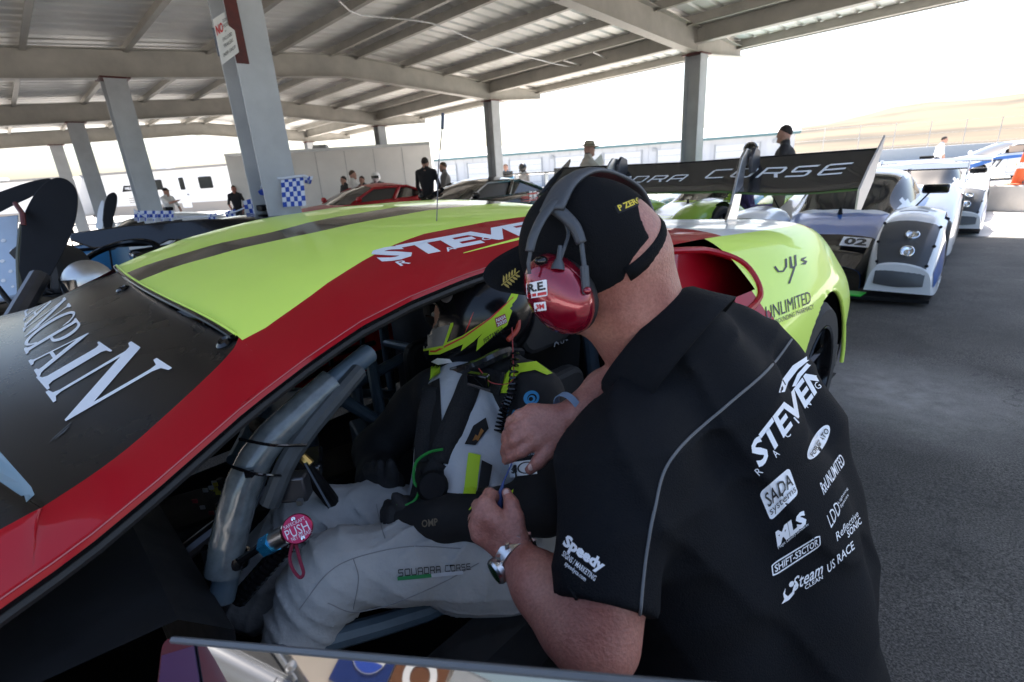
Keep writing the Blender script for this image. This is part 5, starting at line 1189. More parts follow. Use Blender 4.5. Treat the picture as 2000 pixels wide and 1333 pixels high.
bd_.chain([pd(1094, 850, .850, .0170), pd(1072, 880, .838, .0125), pd(1052, 902, .836, .0108), pd(1035, 918, .842, .0090)], k=K)
body = sdf_obj('body', bd_, .0042, ['skin'], mech)
for s_ in (1, -1):
    obj('eye', ellipsoid(B(), hp(.088, s_*.032, -.002), (.012, .014, .011), Matrix(HR.tolist()), 12, 8), mat('eye_white', (.4, .38, .36), .3), body); obj('eyebrow', ellipsoid(B(), hp(.097, s_*.034, .02), (.008, .022, .005), Matrix(HR.tolist()), 10, 6), 'hair_brown', body)
# nails
for x, y, d in ((1037, 913, .832), (989, 963, .779)):
    p = np.array(at(x, y, d)); R = Matrix(((rt[0], up[0], fw[0]), (rt[1], up[1], fw[1]), (rt[2], up[2], fw[2])))
    obj('fingernail', ellipsoid(B(), p, (.0052, .0062, .0022), R, 10, 6), mat('nail', (.55, .34, .28), .3), body)
# ---- polo shirt
sh = SDF()
def ridge(v): return (1-np.abs(np.sin(v)))**2
def fold(X, Y, Z):
    wv = 1.2*np.sin(7*X+5*Z)+.9*np.sin(11*Y-6*Z+2*X)
    a = ridge(17*X+13*Z-9*Y+wv)*(.5+.5*np.sin(6*Z+5*X+1)); b = ridge(27*Z-12*X+8*Y+1.4*wv)*(.5+.5*np.sin(9*Y-7*X+4*Z)); c = np.sin(60*Z-30*X+5*np.sin(12*Y))
    return -.0105*a-.0075*b-.0006*c
k = .045
sh.chain([pd(1318, 690, .885, .098), pd(1345, 755, .895, .115), pd(1380, 830, .895, .135), pd(1440, 980, .91, .155), pd(1480, 1150, .92, .165), pd(1500, 1330, .93, .175), pd(1500, 1430, .94, .17)], k=k)
sh.chain([pd(1350, 720, .92, .075), pd(1425, 685, .97, .076), pd(1475, 728, 1.0, .082), pd(1528, 835, .99, .096), pd(1553, 970, .985, .102), pd(1570, 1120, .985, .106), pd(1575, 1290, .985, .108), pd(1575, 1420, .985, .108)], k=k)
sh.chain([pd(1290, 780, .86, .07), pd(1246, 858, .79, .078), pd(1228, 922, .755, .084), pd(1290, 1020, .80, .10), pd(1345, 1130, .83, .112), pd(1370, 1280, .85, .12), pd(1370, 1420, .87, .12)], k=k)
P_, fs_, fl_ = None, None, None
torso = sh
sl1, sl2 = np.array(at(1208, 930, .735)), np.array(at(1180, 1188, .648))
torso.cap(sl1, sl1+(sl2-sl1)*1.25, .081, .060, k=.035)
# right sleeve, mostly hidden behind the collar
torso.cap(at(1470, 720, .99), at(1330, 790, 1.02), .075, .068, k=.03)
ax = (sl2-sl1)/np.linalg.norm(sl2-sl1)
def shirt_cut(D, X, Y, Z):
    px = (X-sl2[0])*ax[0]+(Y-sl2[1])*ax[1]+(Z-sl2[2])*ax[2]
    rr = np.sqrt(np.maximum((X-sl2[0])**2+(Y-sl2[1])**2+(Z-sl2[2])**2-px**2, 0))
    return np.where((rr < .078) & (px > -.03) & (px < .16), np.maximum(D, px), D)
shirt = sdf_obj('polo_shirt', torso, .0062, ['shirt_black'], mech, fold, post=shirt_cut)
sh_t = bvh(shirt)
def ribbon(U, L, th=.004, k=6):
    U, L = spline(U, k), spline(L, k); c = sum(U)/len(U); rows = [[u, u*.55+l*.45+(u-l)*0, l] for u, l in zip(U, L)]; return rows
def solid_obj(nm, rows, m, par, th=.003, sub=0):
    o = obj(nm, grid(rows), m, par); md = o.modifiers.new('solid', 'SOLIDIFY'); md.thickness = th; md.offset = 0
    if sub: s_ = o.modifiers.new('sub', 'SUBSURF'); s_.levels = sub; s_.render_levels = sub
    return o
ca = -.70*rt+.64*up+.30*fw; ca /= np.linalg.norm(ca); cc0 = np.array(at(1274, 672, .865))
s1 = rt*.66+up*.74; s1 -= ca*(s1@ca); s1 /= np.linalg.norm(s1); s2 = np.cross(ca, s1)
rows = []
for i in range(40):
    a = math.radians(-172+i*344/39); c_, s_ = math.cos(a), math.sin(a); drop = .040+.018*(abs(i-19.5)/19.5)**3
    rows.append([cc0+(s1*c_*1.0+s2*s_*.90)*r_+ca*z_ for r_, z_ in ((.098, -.02), (.1035, .012), (.109, .017), (.116, .010), (.130, -drop*.6), (.143, -drop*1.3))])
solid_obj('collar', rows, 'shirt_black', shirt, .003)
def on_mesh(tree, pts, off=.001):
    out = []
    for x, y in pts:
        d = Vector(ray(x, y)).normalized(); h_ = tree.ray_cast(Vector(CAM), d)
        if h_[0]: n = h_[1] if h_[1].dot(d) < 0 else -h_[1]; out.append(h_[0]+n*off)
    return out
def px_spline(pts, k=8): return [tuple(p) for p in spline([np.array(p, float) for p in pts], k)]
pp = on_mesh(sh_t, px_spline([(1552, 655), (1500, 722), (1420, 792), (1340, 862), (1297, 920), (1277, 1000), (1262, 1080), (1254, 1150), (1250, 1200)]), .0006)
obj('piping', tube(B(), pp, .0022, 6), 'piping_grey', shirt)
pp = on_mesh(sh_t, px_spline([(1110, 1147), (1140, 1183), (1190, 1206), (1245, 1212)]), .0)
if len(pp) > 3: obj('sleeve_hem', tube(B(), pp, .003, 6), 'shirt_black', shirt)
# ---- prints on the back and sleeve
def prn(nm, bm, q, nu=8, nv=4): return decal(nm, bm, q, sh_t, 'white_print', shirt, .0012, nu, nv)
def tilt(x, y, w_, h_, ang, sk=0):
    """quad at lower-left (x,y), reading direction ang degrees up to the right"""
    a = math.radians(ang); u = np.array([math.cos(a), -math.sin(a)]); v = np.array([-math.sin(a), -math.cos(a)])
    if sk: v = np.array([v[0]*math.cos(math.radians(sk))-v[1]*math.sin(math.radians(sk)), v[0]*math.sin(math.radians(sk))+v[1]*math.cos(math.radians(sk))])
    p = np.array([x, y], float); return (tuple(p), tuple(p+u*w_), tuple(p+u*w_+v*h_), tuple(p+v*h_))
prn('back_print', text2d('STEVEN', .03, .0, .98), ((1484, 918), (1614, 742), (1592, 704), (1462, 872)), 12, 4)
for i, ch in enumerate('RACING'):
    x, y = [(1486, 930), (1518, 895), (1540, 857), (1561, 828), (1580, 798), (1600, 763)][i]; prn('back_print', text2d(ch), tilt(x-3, y, 10 if ch != 'I' else 3, 15, 42), 2, 2)
prn('back_swoosh', polys2d([[(.0, 0), (.08, .35), (.3, .68), (.62, .88), (1, .92), (.72, .80), (.42, .56), (.2, .25), (.12, 0)], [(.28, .1), (.4, .42), (.62, .68), (.92, .82), (.7, .60), (.48, .34), (.36, .1)], [(.88, .2), (.96, .9), (1.0, .25)]]), ((1520, 768), (1610, 752), (1606, 690), (1520, 702)), 8, 6)
r_ = polys2d([rrect(0, 0, 1, 1, .12)]); prn('sada_badge', r_, ((1505, 1018), (1558, 965), (1540, 913), (1482, 963)), 6, 6)
decal('badge_lettering', place(text2d('SADA', .01, .1), .08, .42, .92, .88), ((1505, 1018), (1558, 965), (1540, 913), (1482, 963)), sh_t, 'black_print', shirt, .0032, 6, 4)
decal('badge_lettering', place(text2d('systems'), .06, .08, .94, .36), ((1505, 1018), (1558, 965), (1540, 913), (1482, 963)), sh_t, 'black_print', shirt, .0032, 6, 4)
prn('back_print', text2d('MLS', .06, .15), ((1518, 1068), (1578, 1022), (1568, 996), (1510, 1042)), 6, 3)
prn('back_print', text2d('Magic Laundry Services Inc'), ((1520, 1074), (1578, 1027), (1577, 1021), (1518, 1067)), 6, 2)
b_ = polys2d([rrect(0, 0, 1, 1, .15), rrect(.02, .12, .98, .88, .1)]); prn('back_badge_outline', b_, ((1508, 1128), (1602, 1066), (1600, 1044), (1505, 1102)), 10, 3)
prn('back_print', place(text2d('SHIFT-S3CTOR', .02), .05, .22, .95, .78), ((1508, 1128), (1602, 1066), (1600, 1044), (1505, 1102)), 10, 3)
prn('back_print', text2d('Steam', .01, .25), ((1548, 1156), (1606, 1120), (1606, 1096), (1546, 1130)), 6, 3)
prn('back_print', text2d('CLEAN', .01), ((1572, 1152), (1606, 1130), (1605, 1122), (1570, 1144)), 4, 2)
prn('back_print', polys2d([[(0, .0), (.15, .15), (.1, .45), (.25, .7), (.2, .4), (.35, .2), (.6, .3), (.75, .6), (.9, .7), (1, .5), (.8, .4), (.7, .15), (.4, .0)], circ(.62, .75, .16, .16, 14)]), ((1525, 1180), (1560, 1160), (1556, 1130), (1524, 1145)), 4, 4)
prn('back_badge', polys2d([circ(.5, .5, .5, .5, 40)]), ((1587, 905), (1628, 842), (1607, 822), (1568, 888)), 6, 6)
decal('badge_lettering', place(text2d('FORGIATO', .02), .10, .30, .90, .68), ((1587, 905), (1628, 842), (1607, 822), (1568, 888)), sh_t, 'black_print', shirt, .0032, 6, 3)
prn('back_print', text2d('RxUNLIMITED', .01), ((1608, 968), (1650, 905), (1640, 885), (1600, 945)), 6, 3)
prn('back_print', merge(place(text2d('LDD', .0, .2), 0, 0, .5, 1), place(text2d('Lighting'), .52, .5, 1, .8), place(text2d('Spaces'), .52, .1, .9, .42)), ((1622, 1032), (1662, 965), (1650, 948), (1612, 1010)), 6, 3)
prn('back_print', text2d('Reflective', .0, .1), ((1634, 1058), (1676, 1008), (1672, 996), (1630, 1042)), 5, 2)
prn('back_print', text2d('US RACE', .01), ((1616, 1120), (1668, 1072), (1664, 1056), (1614, 1102)), 6, 3)
prn('back_print', text2d('SONIC', .02), ((1655, 1052), (1682, 1022), (1678, 1010), (1652, 1038)), 4, 2)
# sleeve print
prn('sleeve_print', text2d('Speedy', .05), ((1096, 1071), (1172, 1125), (1185, 1098), (1109, 1044)), 8, 4)
prn('sleeve_print', text2d('SIGNS / MARKETING', .01), ((1098, 1086), (1161, 1136), (1166, 1126), (1103, 1076)), 8, 2)
prn('sleeve_print', text2d('speedyca.com', .01), ((1102, 1106), (1142, 1139), (1147, 1129), (1107, 1096)), 6, 2)
# ---- legs: kneeling on the ground
tr = SDF(); hipc = np.array(at(1500, 1390, .95))
kl, kr_ = np.array([.22, .72, .075]), np.array([.42, .98, .075]); tr.chain([(*(hipc+[-.05, -.08, 0]), .13), (*kl, .075)], k=.04).chain([(*(hipc+[.05, .10, 0]), .13), (*kr_, .075)], k=.04)
tr.chain([(*kl, .075), (.58, .48, .065, .05)], k=.03).chain([(*kr_, .075), (.80, .76, .065, .05)], k=.03)
sdf_obj('trousers', tr, .012, ['trouser_black'], mech)
for f_ in ((.64, .44), (.86, .72)): obj('shoe', ellipsoid(B(), (f_[0], f_[1], .055), (.13, .05, .05), Matrix.Rotation(-.45, 3, 'Z'), 14, 8), 'black_matte', mech)
# ---- cap
cp = SDF(); cp.ell(hp(0, 0, .006), (.117, .097, .124), HR)
cp.cut(hp(0, 0, -.012), -hu)
cp.ell(hp(-.124, 0, .018), (.055, .040, .042), HR, sub=True)
cap = sdf_obj('cap', cp, .003, ['cap_black'], mech)
# strap, brim, button, laurel
st_pts = [hp(-.1175*math.cos(a), .0975*math.sin(a), -.004) for a in np.linspace(-1.0, 1.0, 16)]
solid_obj('cap_strap', [[p+hu*.010, p+(p-hc)*.025, p-hu*.013] for p in st_pts], 'cap_black', cap, .004)
br = [[hp(.106*math.cos(a)+.082*k_*math.cos(a*.9), .096*math.sin(a), .004-.020*(math.sin(a)**2)*(.4+k_)+.050*k_) for k_ in np.linspace(0, 1, 7)] for a in np.linspace(-1.15, 1.15, 18)]
brim = solid_obj('cap_brim', br, 'cap_black', cap, .004)
obj('cap_button', ellipsoid(B(), hp(0, 0, .131), (.007, .007, .004), None, 10, 6), 'cap_black', cap)
cap_t = bvh(cap, brim)
decal('cap_patch', polys2d([rrect(0, 0, 1, 1, .05)]), ((1207, 419), (1256, 398), (1246, 385), (1199, 404)), cap_t, mat('patch_black', (.006, .006, .007), .8), cap, .001, 4, 2)
decal('cap_lettering', text2d('P ZERO', .03), ((1210, 414), (1254, 395), (1247, 386), (1204, 403)), cap_t, mat('thread_yellow', (.72, .56, .06), .7), cap, .002, 5, 2)
leaf = []
for i in range(5):
    for s in (1, -1): leaf.append([(.15+.14*i+x_, .5+s*y_) for x_, y_ in ((0, .05), (.05, .22), (.14, .42-.03*i), (.16, .25), (.08, .06))])
leaf.append([(.05, .47), (.95, .47), (.95, .53), (.05, .53)])
decal('laurel', polys2d(leaf), ((985, 575), (1022, 545), (1008, 520), (974, 548)), cap_t, mat('thread_gold', (.62, .47, .12), .6, bump=.4, bscale=300), cap, .003, 3, 3)
# ---- ear defenders
hd = thing('ear_defenders', 'red and black ear defenders worn over the black cap', 'headset', tuple(np.array(at(1093, 577, .73))))
mat('candy_red', (.24, .004, .020), .17, metal=.45, coat=1., var=.06, scale=20); mat('band_grey', (.055, .062, .072), .5, bump=.1, bscale=200)
for s in (1, -1):
    cc = np.array(at(1090, 576, .735)) if s > 0 else hp(.0, -.108, -.03)
    ea = -hl if s < 0 else (-.42*rt-.22*up-.87*fw); ea = ea/np.linalg.norm(ea)
    # oval cup: scale the lathe in its plane
    bm = lathe(B(), [(.0, .031), (.018, .0295), (.034, .024), (.044, .012), (.0475, -.004), (.047, -.012), (.045, -.014)], (0, 0, 0), (0, 0, 1), 36)
    e1 = hu+hf*.18; e1 -= ea*(e1@ea); e1 /= np.linalg.norm(e1); e2 = np.cross(ea, e1)
    def put(bm, base=0):
        for v in bm.verts: v.co = V(cc+e2*v.co.x*.98+e1*v.co.y*1.36+ea*v.co.z)
        return bm
    cup = obj('ear_cup', put(bm), 'candy_red', hd, angle=None)
    obj('ear_cushion', put(lathe(B(), [(.046, -.014), (.048, -.022), (.046, -.034), (.038, -.038), (.02, -.036)], (0, 0, 0), (0, 0, 1), 30)), 'rubber', cup, angle=None)
    if s > 0:
        ct = bvh(cup)
        decal('cup_sticker', polys2d([rrect(0, 0, 1, 1, .08)]), ((1030, 584), (1070, 578), (1068, 546), (1028, 554)), ct, 'white_print', cup, .0006, 4, 4)
        decal('cup_lettering', place(text2d('R.E.', .04), .08, .38, .94, .92), ((1030, 584), (1070, 578), (1068, 546), (1028, 554)), ct, 'black_print', cup, .0011, 4, 3)
        decal('cup_strip', polys2d([[(.04, .08), (.96, .08), (.96, .27), (.04, .27)]], False), ((1030, 584), (1070, 578), (1068, 546), (1028, 554)), ct, mat('sticker_red', (.55, .03, .04), .4), cup, .0011, 3, 2)
        decal('cup_sticker', polys2d([rrect(0, 0, 1, 1, .08)]), ((1045, 609), (1068, 606), (1066, 589), (1043, 592)), ct, 'white_print', cup, .0006, 3, 3)
        decal('cup_lettering', place(text2d('3M', .04), .16, .22, .84, .8), ((1045, 609), (1068, 606), (1066, 589), (1043, 592)), ct, mat('sticker_red', (.55, .03, .04), .4), cup, .0011, 3, 3)
        obj('cup_knob', ellipsoid(B(), at(1057, 510, .71), (.010, .008, .007), None, 12, 8), 'black_gloss', cup)
        obj('cable_boot', lathe(B(), [(.010, -.004), (.0085, .004), (.004, .012), (.003, .03), (0, .03)], at(1090, 522, .705), up*.95+rt*.1, 12), 'band_grey', cup)
        obj('cable', tube(B(), spline([at(1090, 520, .705), at(1102, 485, .705), at(1110, 455, .715), at(1100, 425, .725)], 5), .0026, 6), 'band_grey', cup)
def band(pts, w0, w1, th=.006):
    pts = spline([np.array(at(*p)) for p in pts], 6); rows = []
    for i, p in enumerate(pts):
        d = pts[min(i+1, len(pts)-1)]-pts[max(i-1, 0)]; n = p-hc; s_ = np.cross(d, n); s_ /= np.linalg.norm(s_); ww = w0+(w1-w0)*i/(len(pts)-1); nn = n/np.linalg.norm(n); rows.append([p-s_*ww, p-s_*ww*.5+nn*.003, p+nn*.004, p+s_*ww*.5+nn*.003, p+s_*ww])
    return rows
b_ = solid_obj('headband', band([(1260, 420, .93), (1235, 372, .885), (1190, 344, .83), (1145, 337, .785), (1105, 362, .745), (1078, 412, .715)], .020, .019), 'band_grey', hd, .006)
solid_obj('headband_arm', band([(1086, 395, .722), (1062, 425, .708), (1044, 462, .70), (1036, 492, .70)], .008, .005), 'band_grey', hd, .007)
solid_obj('headband_arm', band([(1080, 405, .72), (1104, 424, .712), (1124, 446, .706), (1136, 476, .704)], .008, .005), 'band_grey', hd, .007)
obj('headband_wire', tube(B(), [at(1037, 488, .70), at(1032, 515, .70), at(1034, 535, .705)], .0028, 8), 'band_grey', hd); obj('headband_wire', tube(B(), [at(1135, 470, .704), at(1141, 520, .703), at(1143, 545, .704)], .0036, 8), 'band_grey', hd)
obj('wire_sleeve', tube(B(), [at(1141, 520, .702), at(1145, 575, .704)], .0062, 8), 'band_grey', hd); obj('pivot_cap', ellipsoid(B(), at(1147, 568, .70), (.006, .006, .006), None, 10, 6), 'candy_red', hd)
# ---- watch, wristband, ring, pen
wa = np.array(at(1060, 1145, .715))-np.array(at(1003, 1083, .765)); wa /= np.linalg.norm(wa); wc = np.array(at(1003, 1083, .765))+wa*.006
wt_ = obj('wristwatch', lathe(B(), [(.031, -.009), (.0345, -.009), (.0345, .009), (.031, .009), (.031, -.009)], wc, wa, 30), 'alu', mech)
wn = -rt*.9-up*.35-fw*.35; wn -= wa*(wn@wa); wn /= np.linalg.norm(wn)
obj('watch_case', lathe(B(), [(0, -.004), (.019, -.004), (.0195, .004), (.017, .008), (.014, .008), (0, .007)], wc+wn*.033, wn, 24), 'alu', wt_); obj('watch_dial', lathe(B(), [(.0145, 0), (0, .0012)], wc+wn*.0415, wn, 20), mat('dial_green', (.02, .05, .02), .2), wt_)
for k in range(10):
    a = k*2*math.pi/10; s_ = np.cross(wa, wn); p = wc+(wn*math.cos(a)+s_*math.sin(a))*.0352; obj('watch_link', box(B(), tuple(p), (.006, .006, .014), 0), 'chrome', wt_)
ra = np.array(at(1185, 765, .915))-np.array(at(1118, 812, .868)); ra /= np.linalg.norm(ra); rc = np.array(at(1101, 806, .868))+ra*.012
wb_ = obj('wristband', lathe(B(), [(.0285, -.0065), (.0302, -.0065), (.0302, .0065), (.0285, .0065), (.0285, -.0065)], rc, ra, 32), mat('band_blue', (.18, .25, .34), .6), mech)
decal('wristband_lettering', text2d('TOYO TIRES', .0), ((1108, 830), (1087, 795), (1092, 790), (1114, 824)), bvh(wb_), 'white_print', wb_, .0005, 6, 2)
obj('ring', lathe(B(), [(.0105, -.002), (.0118, -.002), (.0118, .002), (.0105, .002), (.0105, -.002)], np.array(at(929, 1020, .783)), np.array(at(926, 1014, .796))-np.array(at(932, 1026, .770)), 16), mat('gold', (.7, .5, .2), .25, metal=1), mech)
pen = obj('cable_tool', tube(B(), [at(976, 1000, .795), at(977, 965, .80), at(984, 940, .81), at(1000, 905, .83)], [.0045, .0045, .0015, .0012], 8), mat('tool_blue', (.02, .05, .18), .4), None); tag(pen, 'thin dark blue tool pinched between the crew member\'s fingers', 'tool')
# ------------------------------------------------------------------ driver
drv = thing('person', 'seated driver in white and black race suit and lime striped helmet', 'person', tuple(c2w((2.05, .38, .13))))
torso_ch = [(905, 735, 1.28, .055), (915, 800, 1.24, .11), (920, 880, 1.20, .125), (915, 980, 1.15, .125), (940, 1060, 1.12, .13)]
arm_l = [(990, 745, 1.21, .07), (1038, 775, 1.15, .070), (1060, 880, 1.09, .062), (1062, 985, 1.03, .058)]; fore_l = [(1062, 985, 1.03, .057), (960, 1010, 1.015, .050), (860, 1012, 1.02, .043), (795, 1005, 1.05, .038)]
arm_r = [(850, 770, 1.30, .07), (815, 800, 1.33, .066), (735, 880, 1.32, .055), (735, 940, 1.22, .045), (757, 950, 1.18, .04)]
leg_l = [(940, 1085, 1.09, .085), (800, 1095, 1.03, .076), (660, 1115, .99, .072), (625, 1150, .975, .070), (590, 1240, .965, .062), (560, 1340, .97, .055)]
leg_r = [(890, 1040, 1.2, .085), (740, 1010, 1.17, .076), (600, 1015, 1.12, .070), (545, 1080, 1.10, .064), (500, 1180, 1.08, .058)]
def thin(ch, e): return [pd(*q[:3], q[3]-e) for q in ch]
ds = SDF().chain(thin(torso_ch, 0), 0, .04)
for ch, lb in ((arm_l, 1), (fore_l, 1), (arm_r, 1), (leg_l, 0), (leg_r, 0)): ds.chain(thin(ch, .006), lb, .02)
for base, fs2 in (((795, 1005, 1.05), [((770, 992, 1.04), (755, 985, 1.06)), ((766, 1002, 1.035), (750, 998, 1.05)), ((766, 1012, 1.035), (752, 1012, 1.05)), ((770, 1022, 1.035), (758, 1025, 1.05)), ((785, 985, 1.03), (772, 972, 1.03))]),
                  ((757, 950, 1.17), [((745, 925, 1.16), (742, 905, 1.16)), ((735, 925, 1.17), (730, 905, 1.18)), ((727, 930, 1.18), (720, 912, 1.19)), ((722, 938, 1.19), (714, 922, 1.20)), ((765, 925, 1.15), (762, 905, 1.14))])):
    for a_, b_ in fs2: ds.chain([pd(*base, .026), pd(*a_, .014), pd(*b_, .011)], 1, .008)
def dfold(X, Y, Z): return -.0022*np.sin(60*X+25*Z+5*np.sin(14*Y))*np.sin(22*Y-18*Z)
def lfold(X, Y, Z):
    wv = 1.6*np.sin(13*X+9*Z)+1.2*np.sin(17*Y-11*Z); rs = lambda v: (1-np.abs(np.sin(v)))**3
    return -.0085*rs(31*X+9*Y+36*Z+wv)*np.clip(.4+.7*np.sin(11*X-13*Y+7*Z), 0, 1)-.0075*rs(52*Y-24*X+20*Z+1.5*wv)*np.clip(.3+.7*np.sin(15*Z+10*X), 0, 1)-.004*rs(70*Z+45*X-30*Y+2*wv)
dbody = sdf_obj('body', ds, .0062, ['suit_white', 'glove'], drv, dfold)
sl_ = SDF().chain(thin(arm_l, 0), 0, .025).chain(thin(fore_l, 0), 0, .025).chain(thin(arm_r, 0), 0, .025); dsl = sdf_obj('suit_sleeves', sl_, .0055, ['suit_black'], drv, dfold)
lg_ = SDF().cap(at(985, 1072, 1.13), at(920, 1070, 1.12), .137, .135, 0, .03).chain(thin(leg_l, 0), 0, .03).chain(thin(leg_r, 0), 0, .03); dlg = sdf_obj('suit_trousers', lg_, .0055, ['suit_grey'], drv, lfold)
db_t = bvh(dbody, dsl, dlg)
def dp(nm, polys, q, m, off=.002, nu=6, nv=6, norm=True): return decal(nm, polys2d(polys, norm) if isinstance(polys, list) else polys, q, db_t, m, dbody, off, nu, nv)
SQ = [[(0, 0), (1, 0), (1, 1), (0, 1)]]
dp('chest_panel', SQ, ((800, 975), (870, 960), (860, 740), (820, 760)), 'suit_black', .003)
dp('chest_stripe', SQ, ((905, 968), (930, 968), (938, 890), (915, 885)), 'suit_lime', .004); dp('chest_stripe', SQ, ((932, 965), (952, 965), (960, 910), (940, 900)), 'suit_black', .004)
dp('shoulder_yoke', [[(0, .0), (.05, .55), (.3, .95), (.7, 1), (1, .6), (.9, .55), (.68, .72), (.4, .66), (.22, .4), (.16, .0)]], ((980, 768), (1078, 768), (1078, 706), (980, 712)), 'suit_lime', .003, 8, 6)
dp('collar_patch', SQ, ((840, 745), (862, 730), (862, 705), (842, 720)), 'suit_lime', .004)
mat('patch_blue', (.02, .22, .45), .6)
dp('sleeve_swirl', [circ(.5, .5, .5, .5, 24), circ(.54, .48, .3, .3, 20)], ((1024, 794), (1054, 790), (1052, 762), (1022, 766)), 'patch_blue', .003); dp('sleeve_swirl', [circ(.5, .5, .5, .5, 16), circ(.4, .5, .3, .3, 12)], ((1032, 788), (1046, 786), (1045, 772), (1031, 774)), 'patch_blue', .0034, 3, 3)
dp('sleeve_lettering', text2d('AER', .05), ((998, 818), (1036, 806), (1034, 793), (996, 803)), 'patch_blue', .003)
dp('sleeve_lettering', text2d('ILLUMINATION'), ((1002, 896), (1050, 888), (1048, 879), (1001, 886)), mat('thread_white', (.45, .5, .6), .6), .003)
dp('approval_patch', SQ, ((994, 934), (1050, 927), (1047, 898), (992, 904)), 'white_print', .003); dp('approval_lettering', place(text2d('sfi', .03), .06, .25, .35, .8), ((994, 934), (1050, 927), (1047, 898), (992, 904)), 'black_print', .0038)
dp('approval_oval', [circ(.66, .5, .3, .42, 26), circ(.66, .5, .25, .34, 26)], ((994, 934), (1050, 927), (1047, 898), (992, 904)), 'black_print', .0038, 3, 3, False)
dp('sleeve_lettering', wide_word('SQUADRA CORSE', .1, .2), ((778, 1126), (920, 1112), (918, 1100), (776, 1112)), 'black_print', .003, 10, 3)
dp('leg_stripe', SQ, ((777, 1133), (842, 1127), (841, 1120), (776, 1126)), mat('stripe_green', (.02, .22, .07), .7), .003); dp('leg_stripe', SQ, ((842, 1127), (905, 1121), (904, 1114), (841, 1120)), mat('stripe_white', (.5, .52, .55), .7), .003)
for q in (((916, 998), (948, 992), (946, 980), (915, 986)), ((962, 985), (1006, 972), (1004, 956), (960, 968))): dp('cuff_logo', [[(0, 0), (.3, .8), (.35, .2), (.6, 1), (.65, .4), (1, .9), (.9, .3), (.75, .2), (.62, .7), (.4, 0), (.3, .5), (.1, 0)]], q, 'suit_lime', .004, 3, 2)
dp('belt_patch', text2d('OMP', .02), ((826, 1030), (856, 1026), (855, 1012), (825, 1016)), mat('thread_tan', (.14, .11, .07), .7), .003)
dp('crest', [[(0, .2), (.5, 0), (1, .4), (.9, 1), (.3, .9)]], ((905, 880), (955, 860), (952, 815), (915, 835)), 'suit_black', .0042); dp('crest_bull', [[(0, .2), (.3, .6), (.5, .4), (.8, .9), (1, .6), (.7, .3), (.5, .0), (.3, .2)]], ((922, 868), (945, 858), (944, 836), (922, 846)), mat('thread_orange', (.3, .12, .02), .7), .005, 3, 3)
for pts in ([(935, 1100), (860, 1140), (760, 1182), (690, 1196), (640, 1178)], [(900, 1072), (800, 1068), (700, 1088), (640, 1120), (585, 1190)], [(735, 985), (740, 1010), (748, 1040), (752, 1052)], [(690, 1092), (700, 1130), (690, 1190)]):
    c_ = on_mesh(db_t, px_spline(pts, 8), .0008)
    if len(c_) > 3: obj('suit_seam', tube(B(), c_, .0009, 5), mat('seam_grey', (.26, .26, .26), .8), dlg)
# harness straps lie on the chest
hs = []
for pts, wd in (([(985, 752), (930, 740), (905, 790), (880, 850), (862, 905)], .026), ([(852, 760), (845, 800), (838, 850), (835, 905)], .024), ([(862, 905), (846, 935), (840, 965)], .02)):
    c_ = on_mesh(db_t, px_spline(pts, 6), .007); rows = []
    for i, p in enumerate(c_):
        d = (c_[min(i+1, len(c_)-1)]-c_[max(i-1, 0)]).normalized(); n = (Vector(CAM)-p).normalized(); s_ = d.cross(n).normalized(); rows.append([p-s_*wd, p+n*.001, p+s_*wd])
    solid_obj('harness_strap', rows, mat('webbing', (.009, .009, .010), .75, bump=.5, bscale=300), car, .003)
for x, y, d_ in ((935, 742, 1.10), (846, 770, 1.19)):
    o = obj('harness_adjuster', box(B(), tuple(at(x, y, d_)), (.052, .02, .03), -.5), 'black_gloss', car, bevel=.004); obj('adjuster_bar', tube(B(), [at(x-22, y+8, d_-.012), at(x+22, y+22, d_-.012)], .003, 6), 'dark_metal', o)
obj('harness_buckle', lathe(B(), [(0, .012), (.026, .010), (.032, .0), (.032, -.012)], at(845, 950, 1.02), CAM-np.array(at(845, 950, 1.02)), 20), 'black_matte', car)
obj('harness_cord', tube(B(), spline([at(865, 878, 1.06), at(838, 884, 1.05), at(812, 905, 1.04), at(810, 945, 1.03), at(838, 955, 1.02), at(870, 942, 1.02)], 6), .0032, 6), mat('cord_green', (.01, .22, .03), .6), car)
obj('harness_cord', tube(B(), spline([at(822, 948, 1.02), at(812, 975, 1.02), at(795, 986, 1.02), at(775, 985, 1.02)], 6), .003, 6), mat('cord_green', (.01, .22, .03), .6), car)
# radio coil cord and lanyard
cp_ = spline([at(1005, 690, 1.12), at(1000, 760, 1.07), at(985, 800, 1.06), at(974, 845, 1.06)], 30); bm = B()
pts = []
for i in range(len(cp_)):
    d = cp_[min(i+1, len(cp_)-1)]-cp_[max(i-1, 0)]; d /= np.linalg.norm(d); s_ = np.cross(d, fw); s_ /= np.linalg.norm(s_); t2 = np.cross(d, s_); a = i*1.25; pts.append(cp_[i]+(s_*math.cos(a)+t2*math.sin(a))*.009)
o = obj('radio_cord', tube(B(), pts, .0026, 5), 'black_gloss', drv)
obj('radio_lanyard', tube(B(), spline([at(1000, 640, 1.15), at(1002, 700, 1.11), at(1000, 745, 1.08), at(960, 748, 1.08), at(935, 720, 1.10)], 6), .0012, 5), mat('cord_red', (.3, .02, .02), .6), drv)
